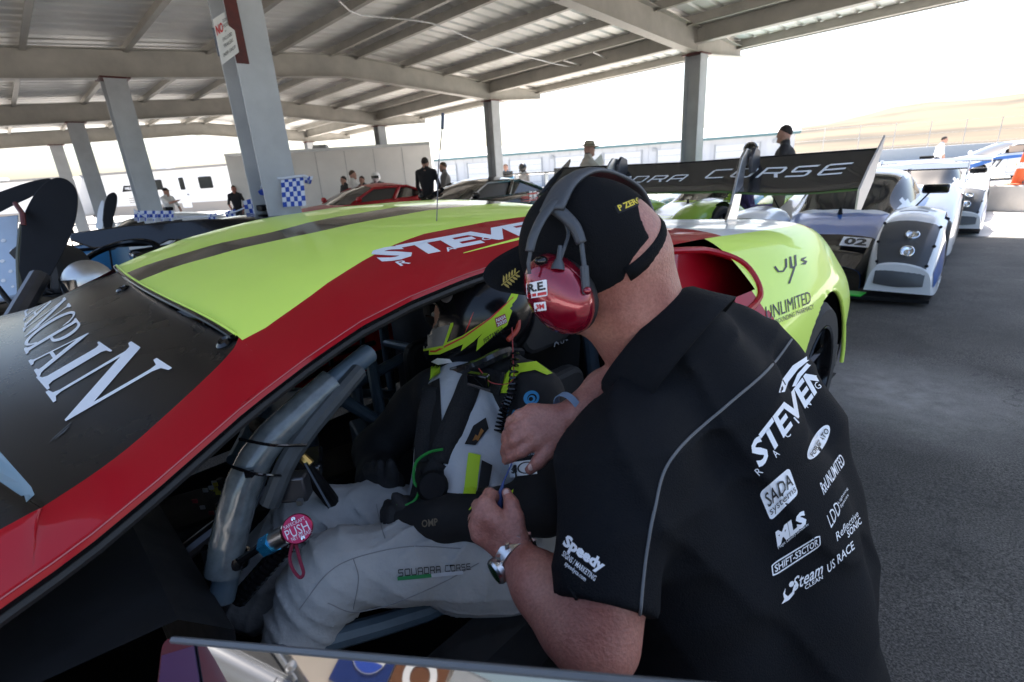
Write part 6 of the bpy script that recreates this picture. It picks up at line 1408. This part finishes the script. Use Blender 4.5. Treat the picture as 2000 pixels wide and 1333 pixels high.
# ---- helmet
he = np.array(at(932, 620, 1.30)); ef = -.93*rt-.20*up+.30*fw; ef /= np.linalg.norm(ef); eu = up-ef*(up@ef); eu /= np.linalg.norm(eu); eu = eu*1.0+rt*.14; eu -= ef*(eu@ef); eu /= np.linalg.norm(eu); el = np.cross(eu, ef); ER = np.stack([ef, el, eu], 1)
def ep_(f, l, u): return he+ef*f+el*l+eu*u
hs_ = SDF(); hs_.ell(ep_(-.01, 0, .01), (.145, .126, .138), ER, 0, .02).ell(ep_(.045, 0, -.064), (.112, .100, .066), ER, 0, .03)
hs_.cut(ep_(0, 0, -.118), -eu)
hs_.ell(ep_(.128, 0, .014), (.112, .155, .044), ER, sub=True)          # eye port
helm = sdf_obj('helmet', hs_, .0036, [mat('helmet_black', (.005, .005, .006), .16, spec=.35)], drv); he_t = bvh(helm)
obj('face', ellipsoid(B(), ep_(.035, 0, .005), (.078, .082, .10), Matrix(ER.tolist()), 18, 12), 'skin_b', helm)
obj('nose', ellipsoid(B(), ep_(.112, .0, -.008), (.018, .013, .024), Matrix(ER.tolist()), 10, 8), 'skin_b', helm)
for s in (1, -1): obj('eye', ellipsoid(B(), ep_(.098, s*.036, .026), (.010, .012, .008), Matrix(ER.tolist()), 10, 8), mat('eye_white', (.4, .38, .36), .3), helm)
obj('balaclava', lathe(B(), [(.077, -.01), (.082, 0), (.077, .012)], ep_(.055, 0, 0), ef, 20), mat('balaclava', (.35, .36, .37), .85), helm)
obj('spectacles', tube(B(), spline([ep_(.105, s_*.01*k_, .02) for s_, k_ in ((1, 7.5), (1, 6), (1, 3), (1, 1), (-1, 3), (-1, 6))], 4), .0022, 6), 'black_gloss', helm)
def hd_(nm, polys, q, m, off=.0012, nu=6, nv=6): return decal(nm, polys2d(polys), q, he_t, m, helm, off, nu, nv)
hd_('lime_band', [[(0, .0), (.14, .0), (.45, .26), (.75, .62), (1, 1), (1, .86), (.78, .46), (.5, .12), (.2, -.12), (0, -.14)]], ((824, 694), (1000, 694), (1000, 585), (824, 585)), 'suit_lime', .0012, 12, 8)
hd_('red_line', [[(0, .0), (.14, .0), (.45, .26), (.75, .62), (1, 1), (1, .98), (.76, .595), (.46, .235), (.15, -.03), (0, -.03)]], ((826, 688), (1000, 686), (1002, 580), (826, 580)), mat('helm_red', (.5, .02, .02), .3), .0018, 12, 8)
hd_('lime_flash', [[(0, 0), (.1, .35), (.5, .62), (1, 1), (.75, .55), (.4, .25)]], ((900, 686), (962, 668), (962, 622), (900, 640)), 'suit_lime', .0012); hd_('lime_flash', [[(0, 0), (.05, .3), (.4, .62), (.8, 1), (1, .75), (.85, .4), (.4, .2)]], ((930, 686), (1000, 660), (1000, 590), (930, 610)), 'suit_lime', .0012)
hd_('lime_flash', [[(0, .2), (.4, .9), (1, 1), (.8, .3), (.3, 0)]], ((982, 610), (1012, 590), (1018, 560), (985, 575)), 'suit_lime', .0012)
hd_('chin_panel', [[(0, 0), (.75, .1), (1, .95), (.85, 1), (.0, .85)]], ((828, 684), (884, 682), (884, 634), (826, 640)), mat('helm_grey', (.13, .14, .14), .35), .0011); hd_('chin_edge', [[(0, 0), (.75, .1), (1, .95), (1.0, 1.05), (.92, 1.03), (.70, .2), (0, .08)]], ((828, 686), (886, 684), (886, 630), (828, 640)), 'suit_lime', .0016)
decal('helmet_lettering', text2d('PERTAMINA', .01), ((946, 672), (984, 646), (981, 637), (944, 662)), he_t, 'black_print', helm, .0022, 5, 2)
hd_('helmet_badge', SQ, ((970, 640), (990, 630), (986, 613), (966, 622)), mat('badge_red', (.30, .03, .06), .4), .002, 2, 2); decal('helmet_lettering', merge(place(text2d('NASA', .02), 0, .55, 1, 1), place(text2d('2020', .02), 0, 0, 1, .45)), ((971, 638), (989, 629), (986, 615), (968, 623)), he_t, 'white_print', helm, .003, 2, 2)
hd_('helmet_badge', [[(0, .5), (.3, 0), (1, .2), (.9, .8), (.3, 1)]], ((843, 713), (884, 710), (882, 698), (842, 700)), 'white_print', .0016, 3, 2)
hd_('helmet_flash', [[(0, 0), (.5, .7), (1, 1), (.7, .4)]], ((908, 652), (918, 645), (926, 608), (916, 616)), mat('helm_red', (.5, .02, .02), .3), .0016, 2, 2)
vis = [[ep_(.150*math.cos(a)*c_-.005, .128*math.sin(a), z_) for a in np.linspace(-1.25, 1.25, 16)] for z_, c_ in ((.062, .92), (.09, .84), (.118, .62))]
solid_obj('visor', vis, 'glass_dark', helm, .003)
obj('visor_pivot', lathe(B(), [(.016, -.004), (.016, .004), (.01, .006), (0, .004)], ep_(.02, .122, .045), el, 16), 'dark_metal', helm)
obj('chin_bar_slot', tube(B(), [ep_(.140, .03, -.052), ep_(.118, .075, -.05)], .004, 6), 'black_matte', helm)
obj('head_restraint_tether', tube(B(), spline([at(1010, 600, 1.22), at(1012, 640, 1.2), at(992, 665, 1.18)], 5), .006, 6), mat('tether_red', (.35, .04, .02), .6), drv)
obj('head_restraint', tube(B(), spline([at(880, 730, 1.22), at(930, 715, 1.16), at(985, 690, 1.15), at(1015, 690, 1.25)], 5), .014, 8), 'carbon', drv)
# ------------------------------------------------------------------ background people
def figure(label, loc, rz, h=1.75, shirt=(.6, .6, .6), pants=(.05, .05, .06), hair='hair_dark', hat=None, arms=((.25, -.55), (.25, -.55)), group=None, lean=0., helmet=None, sit=False, name='person', skin='skin_b', sleeve=True, extra=None):
    """arms: for right,left: (elbow forward, hand height) rough pose; local frame faces +x"""
    t = thing(name, label, 'person', loc, rz, group); k = h/1.75; s = SDF(); SH, PA, SK, BO = 0, 1, 2, 3
    k *= 1.02; hip, sho, nk, hd_ = .92*k, 1.43*k, 1.50*k, 1.598*k
    lx = math.sin(lean); drop = 0
    if sit: drop = .42*k
    z = lambda v: v-drop
    X = lambda v: lx*(v-hip)
    for sd in (-1, 1):
        if sit:
            s.chain([(0, sd*.10*k, z(hip), .085*k), (.42*k, sd*.13*k, z(hip)+.02, .07*k), (.45*k, sd*.13*k, .10, .05*k)], PA, .03); s.cap((.45*k, sd*.13*k, .06), (.62*k, sd*.13*k, .05), .045, .04, BO, .02)
        else:
            s.chain([(0, sd*.09*k, hip, .088*k), (.02, sd*.10*k, .5*k, .062*k), (-.01, sd*.11*k, .09, .045*k)], PA, .03); s.cap((-.02, sd*.11*k, .05), (.15*k, sd*.12*k, .04), .045, .04, BO, .02)
    s.chain([(0, 0, z(hip)-.02, .125*k), (X(1.1*k), 0, z(1.1*k), .125*k), (X(1.3*k)-.01, 0, z(1.3*k), .135*k)], SH, .05)
    for sd in (-1, 1): s.cap((X(1.3*k), 0, z(1.33*k)), (X(sho), sd*.175*k, z(sho)-.02, ), .11*k, .062*k, SH, .04); s.cap((X(1.1*k), sd*.05*k, z(1.15*k)), (X(1.32*k), sd*.08*k, z(1.32*k)), .10*k, .10*k, SH, .04)
    s.cap((X(sho), 0, z(sho)), (X(nk)+.01, 0, z(nk)+.03), .058*k, .052*k, SK, .02)
    for sd in (-1, 1): s.cap((X(nk), sd*.02*k, z(nk)-.02), (X(sho), sd*.16*k, z(sho)-.03), .055*k, .058*k, SH, .03)
    hx = X(hd_)+.03
    s.ell((hx, 0, z(hd_)), (.092*k, .075*k, .115*k), None, SK, .02); s.cap((hx+.08*k, 0, z(hd_)-.01), (hx+.10*k, 0, z(hd_)-.03), .012, .014, SK, .01)
    s.cap((hx+.04*k, 0, z(hd_)-.085*k), (hx+.065*k, 0, z(hd_)-.09*k), .04*k, .032*k, SK, .02)
    for sd, (ef_, hz) in zip((-1, 1), arms):
        a = np.array([X(sho), sd*.19*k, z(sho)-.03]); e = a+np.array([ef_*.28*k, sd*.06*k, -math.sqrt(max(.01, .29**2-(ef_*.28)**2))*k]); hnd = np.array([e[0]+.20*k*max(.2, ef_*1.6), sd*(.17 if ef_ < .5 else .10)*k, z(sho)+hz*k])
        d = hnd-e; d *= .25*k/np.linalg.norm(d); hnd = e+d
        s.cap(a, e, .052*k, .043*k, SH, .02); s.cap(e, hnd, .040*k, .030*k, SK if sleeve else SH, .012); s.cap(hnd, hnd+d*.28, .032*k, .022*k, SK, .01)
        for q in (-1, 0, 1): s.cap(hnd+d*.2, hnd+d*.6+np.array([0, q*.016, 0]), .012, .009, SK, .006)
    i = len(bpy.data.materials)
    m1 = mat('cloth_%d' % i, shirt, .85, var=.12, scale=6); m2 = mat('clothp_%d' % i, pants, .85, var=.15, scale=6)
    b = sdf_obj('body', s, .019, [m1, m2, skin, 'black_matte'], t, None, False)
    c = np.array([hx, 0, z(hd_)])
    if helmet:
        o = obj('helmet', ellipsoid(B(), c+[.0, 0, .02], (.145*k, .128*k, .15*k), None, 24, 16), helmet, t, False); obj('visor', grid([[c+np.array([.150*k*math.cos(a), .133*k*math.sin(a), zz]) for a in np.linspace(-1.1, 1.1, 12)] for zz in (-.02, .02, .06)]), 'glass_dark', o, False); obj('chin_bar', lathe(B(), [(.07, -.02), (.075, .02), (.05, .04)], c+[.09*k, 0, -.08], (1, 0, 0), 14), helmet, o, False)
    elif hat == 'brim':
        o = obj('sun_hat', lathe(B(), [(0, .13), (.07, .125), (.092, .09), (.10, .035), (.13, .028), (.175, .04), (.18, .036), (.13, .02), (.095, .025)], c+[0, 0, .02], (.08, 0, 1), 24), mat('hat_tan', (.40, .36, .27), .8), t, False); obj('hat_band', lathe(B(), [(.101, .04), (.102, .065)], c+[0, 0, .022], (.08, 0, 1), 24), mat('hat_band', (.2, .17, .12), .8), o, False)
    else:
        hm = 'black_matte' if hat == 'cap' else hair; q = SDF().ell(c+[-.012, 0, .022], (.096*k, .082*k, .105*k)).cut(c+[0, 0, .03*k], (.55, 0, -1) if hat != 'cap' else (.1, 0, -1)); o = sdf_obj('cap' if hat == 'cap' else 'hair', q, .012, [hm], t, None, False)
        if hat == 'cap': obj('cap_brim', boxm(c+[.12*k, 0, .035], (.10, .13, .012)), hm, o, False, bevel=.01)
    for sd in (-1, 1): obj('eye', ellipsoid(B(), c+[.082*k, sd*.03*k, .012], (.008, .012, .008), None, 8, 6), 'black_gloss', t, False)
    if hat != 'no_ears' and not helmet:
        for sd in (-1, 1): obj('ear', ellipsoid(B(), c+[-.005, sd*.078*k, -.005], (.018, .010, .03), None, 8, 6), skin, t, False)
    return t, c
def fig_at(x, dep, lab, face, **kw):
    p = px_base(x, dep); return figure(lab, tuple(p), heading(*face), **kw)
fig_at(688, 14.8, 'man in white shirt facing right beside the box trailer', (.95, .1), h=1.74, shirt=(.62, .61, .58), hair='hair_brown')
fig_at(672, 15.6, 'person in dark top half hidden behind the white-shirted man', (-.6, -.6), h=1.62, shirt=(.02, .02, .022))
fig_at(707, 15.2, 'short dark-haired person behind the red coupe roof', (-.3, -.9), h=1.58, shirt=(.03, .03, .035))
fig_at(735, 15.0, 'driver in white helmet standing behind the red coupe', (-.2, -.9), h=1.62, shirt=(.04, .04, .045), helmet='white_paint')
fig_at(832, 12.7, 'man in black suit jacket seen from behind near the white trailer', (.15, .98), h=1.86, shirt=(.012, .012, .016), sleeve=False)
fig_at(868, 14.2, 'man in grey shirt talking beside the man in black jacket', (-.8, -.2), h=1.78, shirt=(.16, .155, .15), hair='hair_brown')
fig_at(988, 18.6, 'person in bright blue jacket with hands raised to head', (-.2, -.95), h=1.74, shirt=(.01, .16, .30), hair='hair_brown', arms=((.8, .25), (.8, .25)), sleeve=False)
fig_at(1022, 17.2, 'person in black and white helmet behind the black coupe wing', (-.6, -.7), h=1.66, shirt=(.25, .25, .26), helmet='black_gloss')
t, c = fig_at(1148, 9.6, 'man in tan sun hat and pale shirt holding papers', (.9, .05), h=1.80, shirt=(.50, .46, .40), hat='brim', arms=((.75, -.22), (.75, -.22)), hair='hair_brown')
obj('sunglasses', boxm(c+[.088, 0, .015], (.02, .13, .03)), 'black_gloss', t, False, bevel=.006)
obj('lanyard', tube(B(), [(.06, -.06, 1.48), (.15, 0, 1.22), (.06, .06, 1.48)], .006, 5), mat('lanyard_blue', (.02, .02, .12), .7), t, False)
pc = px_base(1167, 9.5, 1.42); pb = prism(B(), rrect(-.12, -.16, .12, .16, .01), pc, (.75, 0, .66), (-.3, -.75, .5), (.005, 0, .012)); tag(obj('clipboard', pb, mat('paper', (.75, .74, .70), .7)), 'sheaf of white papers held by the man in the sun hat', 'papers')
fig_at(1533, 7.9, 'man in black polo and khaki trousers behind the big wing', (-.8, .5), h=1.76, shirt=(.018, .018, .022), pants=(.24, .20, .14))
fig_at(1462, 10.6, 'person in black helmet showing just above the big wing', (.6, -.6), h=1.62, shirt=(.03, .03, .04), helmet='black_gloss')
fig_at(1462, 8.9, 'driver in purple race suit perched beside the teal prototype', (.75, -.5), h=1.70, shirt=(.045, .028, .11), pants=(.05, .03, .12), sit=True, sleeve=False)
fig_at(1836, 20.2, 'man in white shirt and dark trousers walking on the sunny apron', (.75, -.5), h=1.74, shirt=(.75, .74, .72), pants=(.02, .02, .03), lean=.15)
fig_at(322, 15.6, 'man in white T-shirt and black cap by the caravan', (.9, -.2), h=1.62, shirt=(.68, .68, .68), hat='cap', arms=((.9, -.1), (.4, -.5)))
fig_at(455, 17.0, 'person in black top leaning by the caravan end', (.3, -.9), h=1.58, shirt=(.015, .015, .02), hair='hair_brown', skin='skin')
# crouching crew member with chrome helmet beside the black prototype
p = at(190, 560, 3.0); tf, cf = figure('crouching driver in mirrored silver helmet beside the black prototype', (p[0], p[1], gz(0, p[1])), heading(-.6, -.5), h=1.5, shirt=(.02, .02, .025), sit=True, helmet=mat('silver_helmet', (.55, .55, .54), .33, metal=.9, var=.1, scale=10), sleeve=False, arms=((.8, -.3), (.8, -.3)))
tf.location.z += (p[2]-.0)-(cf[2]+gz(0, p[1]))+.01
# ------------------------------------------------------------------ chequered bunting
def cloth_quad(a, b, c, d, n=8, m=6, sag=.03, mats=('checker_white', 'flag_blue')):
    a, b, c, d = map(np.array, (a, b, c, d)); rows = []; 
    for j in range(m*2+1):
        v = j/(m*2); row = []
        for i in range(n*2+1):
            u = i/(n*2); p = (a*(1-u)+b*u)*(1-v)+(d*(1-u)+c*u)*v; row.append(p+np.array([.3, -1, .0])*sag*math.sin(u*7+v*3)*v)
        rows.append(row)
    vs, fs = grid(rows); mi = [((i % (n*2))//2+(i//(n*2))//2) % 2 for i in range(len(fs))]; return vs, fs, mi
fl = thing('chequered_flag', 'blue and white chequered flag knotted round the canopy column', 'flag', tuple(at(572, 400, 4.6)))
obj('cloth', cloth_quad(at(548, 348, 4.50), at(592, 343, 4.50), at(598, 402, 4.48), at(553, 405, 4.48), 6, 6, .02), ['checker_white', 'flag_blue'], fl)
obj('knot', cloth_quad(at(594, 346, 4.52), at(612, 344, 4.56), at(607, 360, 4.56), at(596, 358, 4.5), 3, 2, .05), ['checker_white', 'flag_blue'], fl)
obj('rope', tube(B(), spline([at(515, 352, 4.66), at(522, 348, 4.55), at(550, 349, 4.49), at(592, 344, 4.49), at(604, 350, 4.6)], 4), .012, 6), 'checker_white', fl)
bt_ = thing('bunting', 'string of blue and chequered pennants draped left from the column', 'bunting', tuple(at(470, 420, 5.0)))
obj('cord', tube(B(), spline([at(516, 352, 4.6), at(500, 388, 4.9), at(470, 410, 5.2), at(430, 420, 5.6), at(380, 424, 6.2), at(300, 424, 7.0)], 5), .008, 5), 'checker_white', bt_)
obj('pennant', ([at(530, 360, 4.6), at(495, 378, 4.75), at(522, 384, 4.7), at(514, 372, 4.66)], [(0, 1, 3), (1, 2, 3), (0, 3, 2)]), 'flag_blue', bt_, smooth=False)
for (x, y, d, s_) in ((490, 395, 4.95, 1.), (508, 400, 4.85, .9), (450, 416, 5.4, .7), (415, 422, 5.8, .6)):
    obj('pennant', cloth_quad(at(x-16*s_, y-2, d), at(x+14*s_, y-10*s_, d), at(x+18*s_, y+34*s_, d), at(x-6*s_, y+30*s_, d), 4, 4, .03), ['checker_white', 'flag_blue'], bt_)
bt_ = thing('bunting', 'white and blue spotted bunting in front of the white-shirted man by the caravan', 'bunting', tuple(at(310, 425, 6.5)))
obj('cord', tube(B(), spline([at(262, 410, 6.4), at(285, 424, 6.4), at(310, 428, 6.4), at(345, 425, 6.4)], 4), .012, 5), 'checker_white', bt_)
for x in (270, 284, 300, 316, 332): obj('pennant', cloth_quad(at(x-8, 412, 6.4), at(x+8, 412, 6.4), at(x+7, 432, 6.4), at(x-7, 432, 6.4), 3, 3, .03), ['checker_white', 'flag_blue'], bt_)
# ------------------------------------------------------------------ cones, block, cooler
def cone(lab, loc, h, m):
    t = thing('traffic_cone', lab, 'traffic cone', tuple(loc), 0, 'traffic cones on the apron'); obj('base', boxm((0, 0, .015), (.36*h/.7, .36*h/.7, .03)), m, t, False, bevel=.01); obj('shell', lathe(B(), [(.13*h/.7, .03), (.125*h/.7, .06), (.028, h), (.0, h)], (0, 0, 0), (0, 0, 1), 20), m, t, False); obj('collar', lathe(B(), [(.086*h/.7, h*.5), (.066*h/.7, h*.68)], (0, 0, 0), (0, 0, 1), 20), 'white_paint' if m == 'orange' else mat('cone_dull', (.22, .10, .09), .7), t, False); return t
mat('cone_red', (.22, .06, .05), .7, var=.2)
p = px_base(1908, 14.6); cone('dull red traffic cone in front of the touring car', p, .72, 'cone_red')
p = px_base(2012, 10.4); cone('bright orange traffic cone on the concrete block', p+[0, 0, .52], .62, 'orange')
t = thing('concrete_block', 'pale concrete block under the orange cone at the right edge', 'block', tuple(p)); obj('block', box(B(), tuple(p+[0, 0, .26]), (.42, .9, .52), .3, taper=.92), 'concrete', t, bevel=.03)
obj('lifting_eye', tube(B(), spline([p+[-.05, -.15, .5], p+[-.05, -.15, .58], p+[.05, -.15, .58], p+[.05, -.15, .5]], 4), .012, 6), 'dark_metal', t)
p = px_base(150, 5.2, 0); t = thing('drum', 'blue plastic drum behind the black prototype', 'drum', tuple(p)); obj('shell', lathe(B(), [(.27, 0), (.29, .05), (.29, .3), (.30, .32), (.29, .34), (.29, .6), (.30, .62), (.29, .64), (.28, .86), (.25, .89), (0, .88)], p, (0, 0, 1), 28), mat('drum_blue', (.02, .20, .45), .45), t); obj('lid_ring', lathe(B(), [(.285, .87), (.295, .885), (.285, .90)], p, (0, 0, 1), 28), 'black_matte', t)
# ------------------------------------------------------------------ raised doors on the left
def door_poly(px, d0, d1, m, nm, par, th=.05, tilt=None):
    pts = [np.array(at(x, y, d0+(d1-d0)*(y-340)/260)) for x, y in px]; c = sum(pts)/len(pts); n = CAM-c; n /= np.linalg.norm(n)
    bm = B(); a = [bm.verts.new(V(p)) for p in pts]; b = [bm.verts.new(V(p-n*th)) for p in pts]; bm.faces.new(a); bm.faces.new(b[::-1])
    for i in range(len(pts)): bm.faces.new((a[i], b[i], b[(i+1) % len(pts)], a[(i+1) % len(pts)]))
    return obj(nm, bm, m, par, bevel=.012)
def sp2(pts, k=6): return [tuple(p) for p in spline([np.array(p, float) for p in pts+[pts[0]]], k)][:-1]
dr = door_poly(sp2([(40, 470), (44, 430), (58, 395), (82, 362), (112, 347), (138, 356), (152, 382), (148, 430), (130, 480), (104, 530), (74, 580), (52, 612), (40, 600), (36, 540)]), 3.25, 2.95, 'black_matte', 'raised_door', blk, .06)
obj('door_edge_seal', tube(B(), spline([at(44, 440, 3.2), at(38, 500, 3.1), at(40, 560, 3.0), at(44, 610, 2.93)], 6), .018, 8), mat('seal_olive', (.10, .10, .07), .6), dr)
door_poly(sp2([(-60, 400), (0, 375), (60, 355), (100, 350), (70, 380), (30, 400), (-20, 425), (-60, 440)]), 3.3, 3.0, 'black_matte', 'door_top', blk, .05)
g_ = door_poly([(-70, 470), (-10, 425), (36, 420), (34, 500), (36, 560), (30, 600), (0, 640), (-70, 690)], 3.6, 3.3, mat('screen_blue', (.42, .52, .66), .12, spec=.7, var=.06, scale=4), 'door_window', blk, .02)
gt = bvh(g_)
for (x, y, s_) in ((8, 470, 10), (24, 490, 8), (6, 510, 10), (22, 530, 9), (8, 548, 10), (26, 560, 7), (10, 575, 9)): decal('sponsor_sticker', polys2d([circ(.5, .5, .5, .4, 12)]), tilt(x-s_/2, y+s_/2, s_, s_*.7, 10), gt, 'white_print', g_, .003, 2, 2)
obj('door_hinge', tube(B(), [at(30, 398, 3.2), at(44, 418, 3.1), at(46, 440, 3.1)], .014, 8), mat('hinge_red', (.12, .02, .02), .5), dr); obj('door_strut', tube(B(), [at(-5, 560, 2.9), at(36, 612, 2.8)], .014, 8), 'black_matte', dr)
# sill tube and cockpit bits of the black prototype
obj('sill_tube', tube(B(), [at(20, 640, 2.7), at(78, 540, 2.95)], .05, 10), 'dark_metal', blk)
# high black tail panel edge seen over the lime roof
door_poly([(136, 470), (136, 456), (250, 440), (400, 428), (520, 428), (620, 440), (620, 470), (500, 470), (330, 470), (310, 480), (180, 486)], 4.1, 3.9, 'black_gloss', 'tail_cover', blk, .3)
for q in (((340, 470), (600, 470), (600, 520), (320, 560)),): door_poly(list(q), 4.15, 3.95, 'black_gloss', 'flank', blk, .2)
ar = [at(x, y, 3.98) for x, y in px_spline([(120, 560), (170, 505), (230, 478), (285, 472), (312, 488), (325, 530), (330, 560)])]
obj('door_opening_frame', tube(B(), ar, .022, 8), 'black_gloss', blk)
obj('cockpit_tub', door_poly([(130, 560), (180, 500), (300, 480), (330, 560), (300, 640), (130, 640)], 4.5, 4.4, 'cabin', 'cockpit_shadow', blk, .05).data.copy(), 'cabin', blk) if False else None
wheel(blk, at(95, 560, 3.5), .31, .25, tuple(-fw*.8-rt*.2), 'dark_metal', 10, True)
# second prototype behind with its small door up
c = px_base(60, 6.4); sp_ = prototype('sports_prototype', 'white and black prototype with a small raised door beyond the black car', nose_at(c[0]-1.2, c[1]-.2), heading(-.74, -.67), 'white', 'black_gloss', 'white_paint', 'black_gloss', 'sports prototypes in the paddock', lamp=False, wing=False)
d2 = door_poly(sp2([(200, 430), (203, 402), (210, 382), (222, 376), (229, 384), (228, 402), (222, 425), (218, 446), (204, 446)]), 5.6, 5.5, 'black_matte', 'raised_door', sp_, .05)
door_poly(sp2([(186, 446), (192, 410), (199, 392), (203, 400), (200, 446)]), 5.62, 5.52, 'white_paint', 'door_shell', sp_, .05)
# ------------------------------------------------------------------ behind the photographer: what the door glass reflects
bdir = np.array([-.88, -.475]); bside = np.array([-.475, .88])      # wall runs along bside
def bp(s_, d_, z_): p = bdir*d_+bside*s_; return (p[0], p[1], z_)
brz = math.atan2(bside[1], bside[0])
sb = thing('snack_building', 'low tan building with drinks signs across the forecourt', 'building', bp(0, 15, 0))
obj('wall', box(B(), bp(3.6, 17.5, 1.9), (14, 5, 3.8), brz), mat('stucco', (.52, .46, .40), .8, var=.06, scale=1), sb, smooth=False)
obj('fascia', box(B(), bp(3.6, 14.9, 3.75), (14.4, .4, .6), brz), 'wall_white', sb, smooth=False)
obj('roof', box(B(), bp(3.6, 17.5, 4.12), (15, 6.4, .12), brz), 'wall_grey', sb, smooth=False)
obj('grey_wing', box(B(), bp(-4.5, 16.9, 1.3), (2.2, 4, 2.6), brz), 'wall_grey', sb, smooth=False)
for x, z, ww, hh in ((-4.5, 1.6, .9, .8), (1.0, 3.0, 2.2, .5), (6, 1.7, 1.6, 1.2)):
    dd = 14.97 if x > -4 else 14.87; o = obj('window', box(B(), bp(x, dd, z), (ww, .06, hh), brz), 'wall_white', sb, smooth=False); obj('pane', box(B(), bp(x, dd-.04, z), (ww-.16, .05, hh-.16), brz), 'glass_dark', o, smooth=False)
mat('sign_navy', (.01, .03, .16), .4); mat('sign_brown', (.16, .06, .02), .5)
for s_, mm in ((-1.2, 'sign_navy'), (-2.6, 'sign_brown')):
    o = obj('menu_panel', box(B(), bp(s_, 14.94, 1.9), (1.35, .08, 1.5), brz), mm, sb, smooth=False)
    c0 = np.array(bp(s_, 14.88, 2.0)); ux = np.array([-bside[0], -bside[1], 0])*.45; uz = np.array([0, 0, .45])
    if mm == 'sign_navy':
        for poly, m_ in (([circ(0, 0, 1, 1, 28)], 'white_print'), ([[(math.cos(a), math.sin(a)) for a in np.linspace(.15, math.pi-.15, 16)]], 'sign_red'), ([[(.96*math.cos(a), .96*math.sin(a)) for a in np.linspace(math.pi+.3, 2*math.pi-.3, 16)]], 'flag_blue')):
            flat('roundel', polys2d(poly, False), c0-np.array([bdir[0], bdir[1], 0])*(.01 if m_ == 'white_print' else .02), ux, uz, m_, o)
    else: flat('roundel', polys2d([circ(0, 0, 1, 1, 28), circ(0, 0, .6, .6, 24)], False), c0-np.array([bdir[0], bdir[1], 0])*.01, ux, uz, 'white_print', o)
cq = bp(.9, 7.6, 0); coupe('silver_coupe', 'silver road coupe reflected in the open door glass', cq, heading(bside[0]*-1, bside[1]*-1), mat('silver_paint', (.55, .56, .58), .25, metal=.6, coat=.6), L=4.5, W=1.85, Hh=1.3, cage=False)

t = thing('dark_reflection_box', 'dark wheeled box added behind the photographer to darken the door glass', 'trailer', bp(3.6, 8.6, 0))  # added dark mass, seen only as the dark left end of the reflection
obj('shell', box(B(), bp(4.2, 8.8, 1.6), (5.0, 2.2, 2.3), brz), mat('reflection_dark', (.03, .03, .035), .4), t, bevel=.05); obj('skirt', box(B(), bp(4.2, 7.66, .5), (4.6, .03, .3), brz), 'black_matte', t)
for s_ in (3.4, 4.2): obj('wheel', lathe(B(), [(0, -.12), (.3, -.12), (.36, -.05), (.36, .05), (.3, .12), (0, .12)], bp(s_, 7.8, .36), (bdir[0], bdir[1], 0), 20), 'tyre', t)
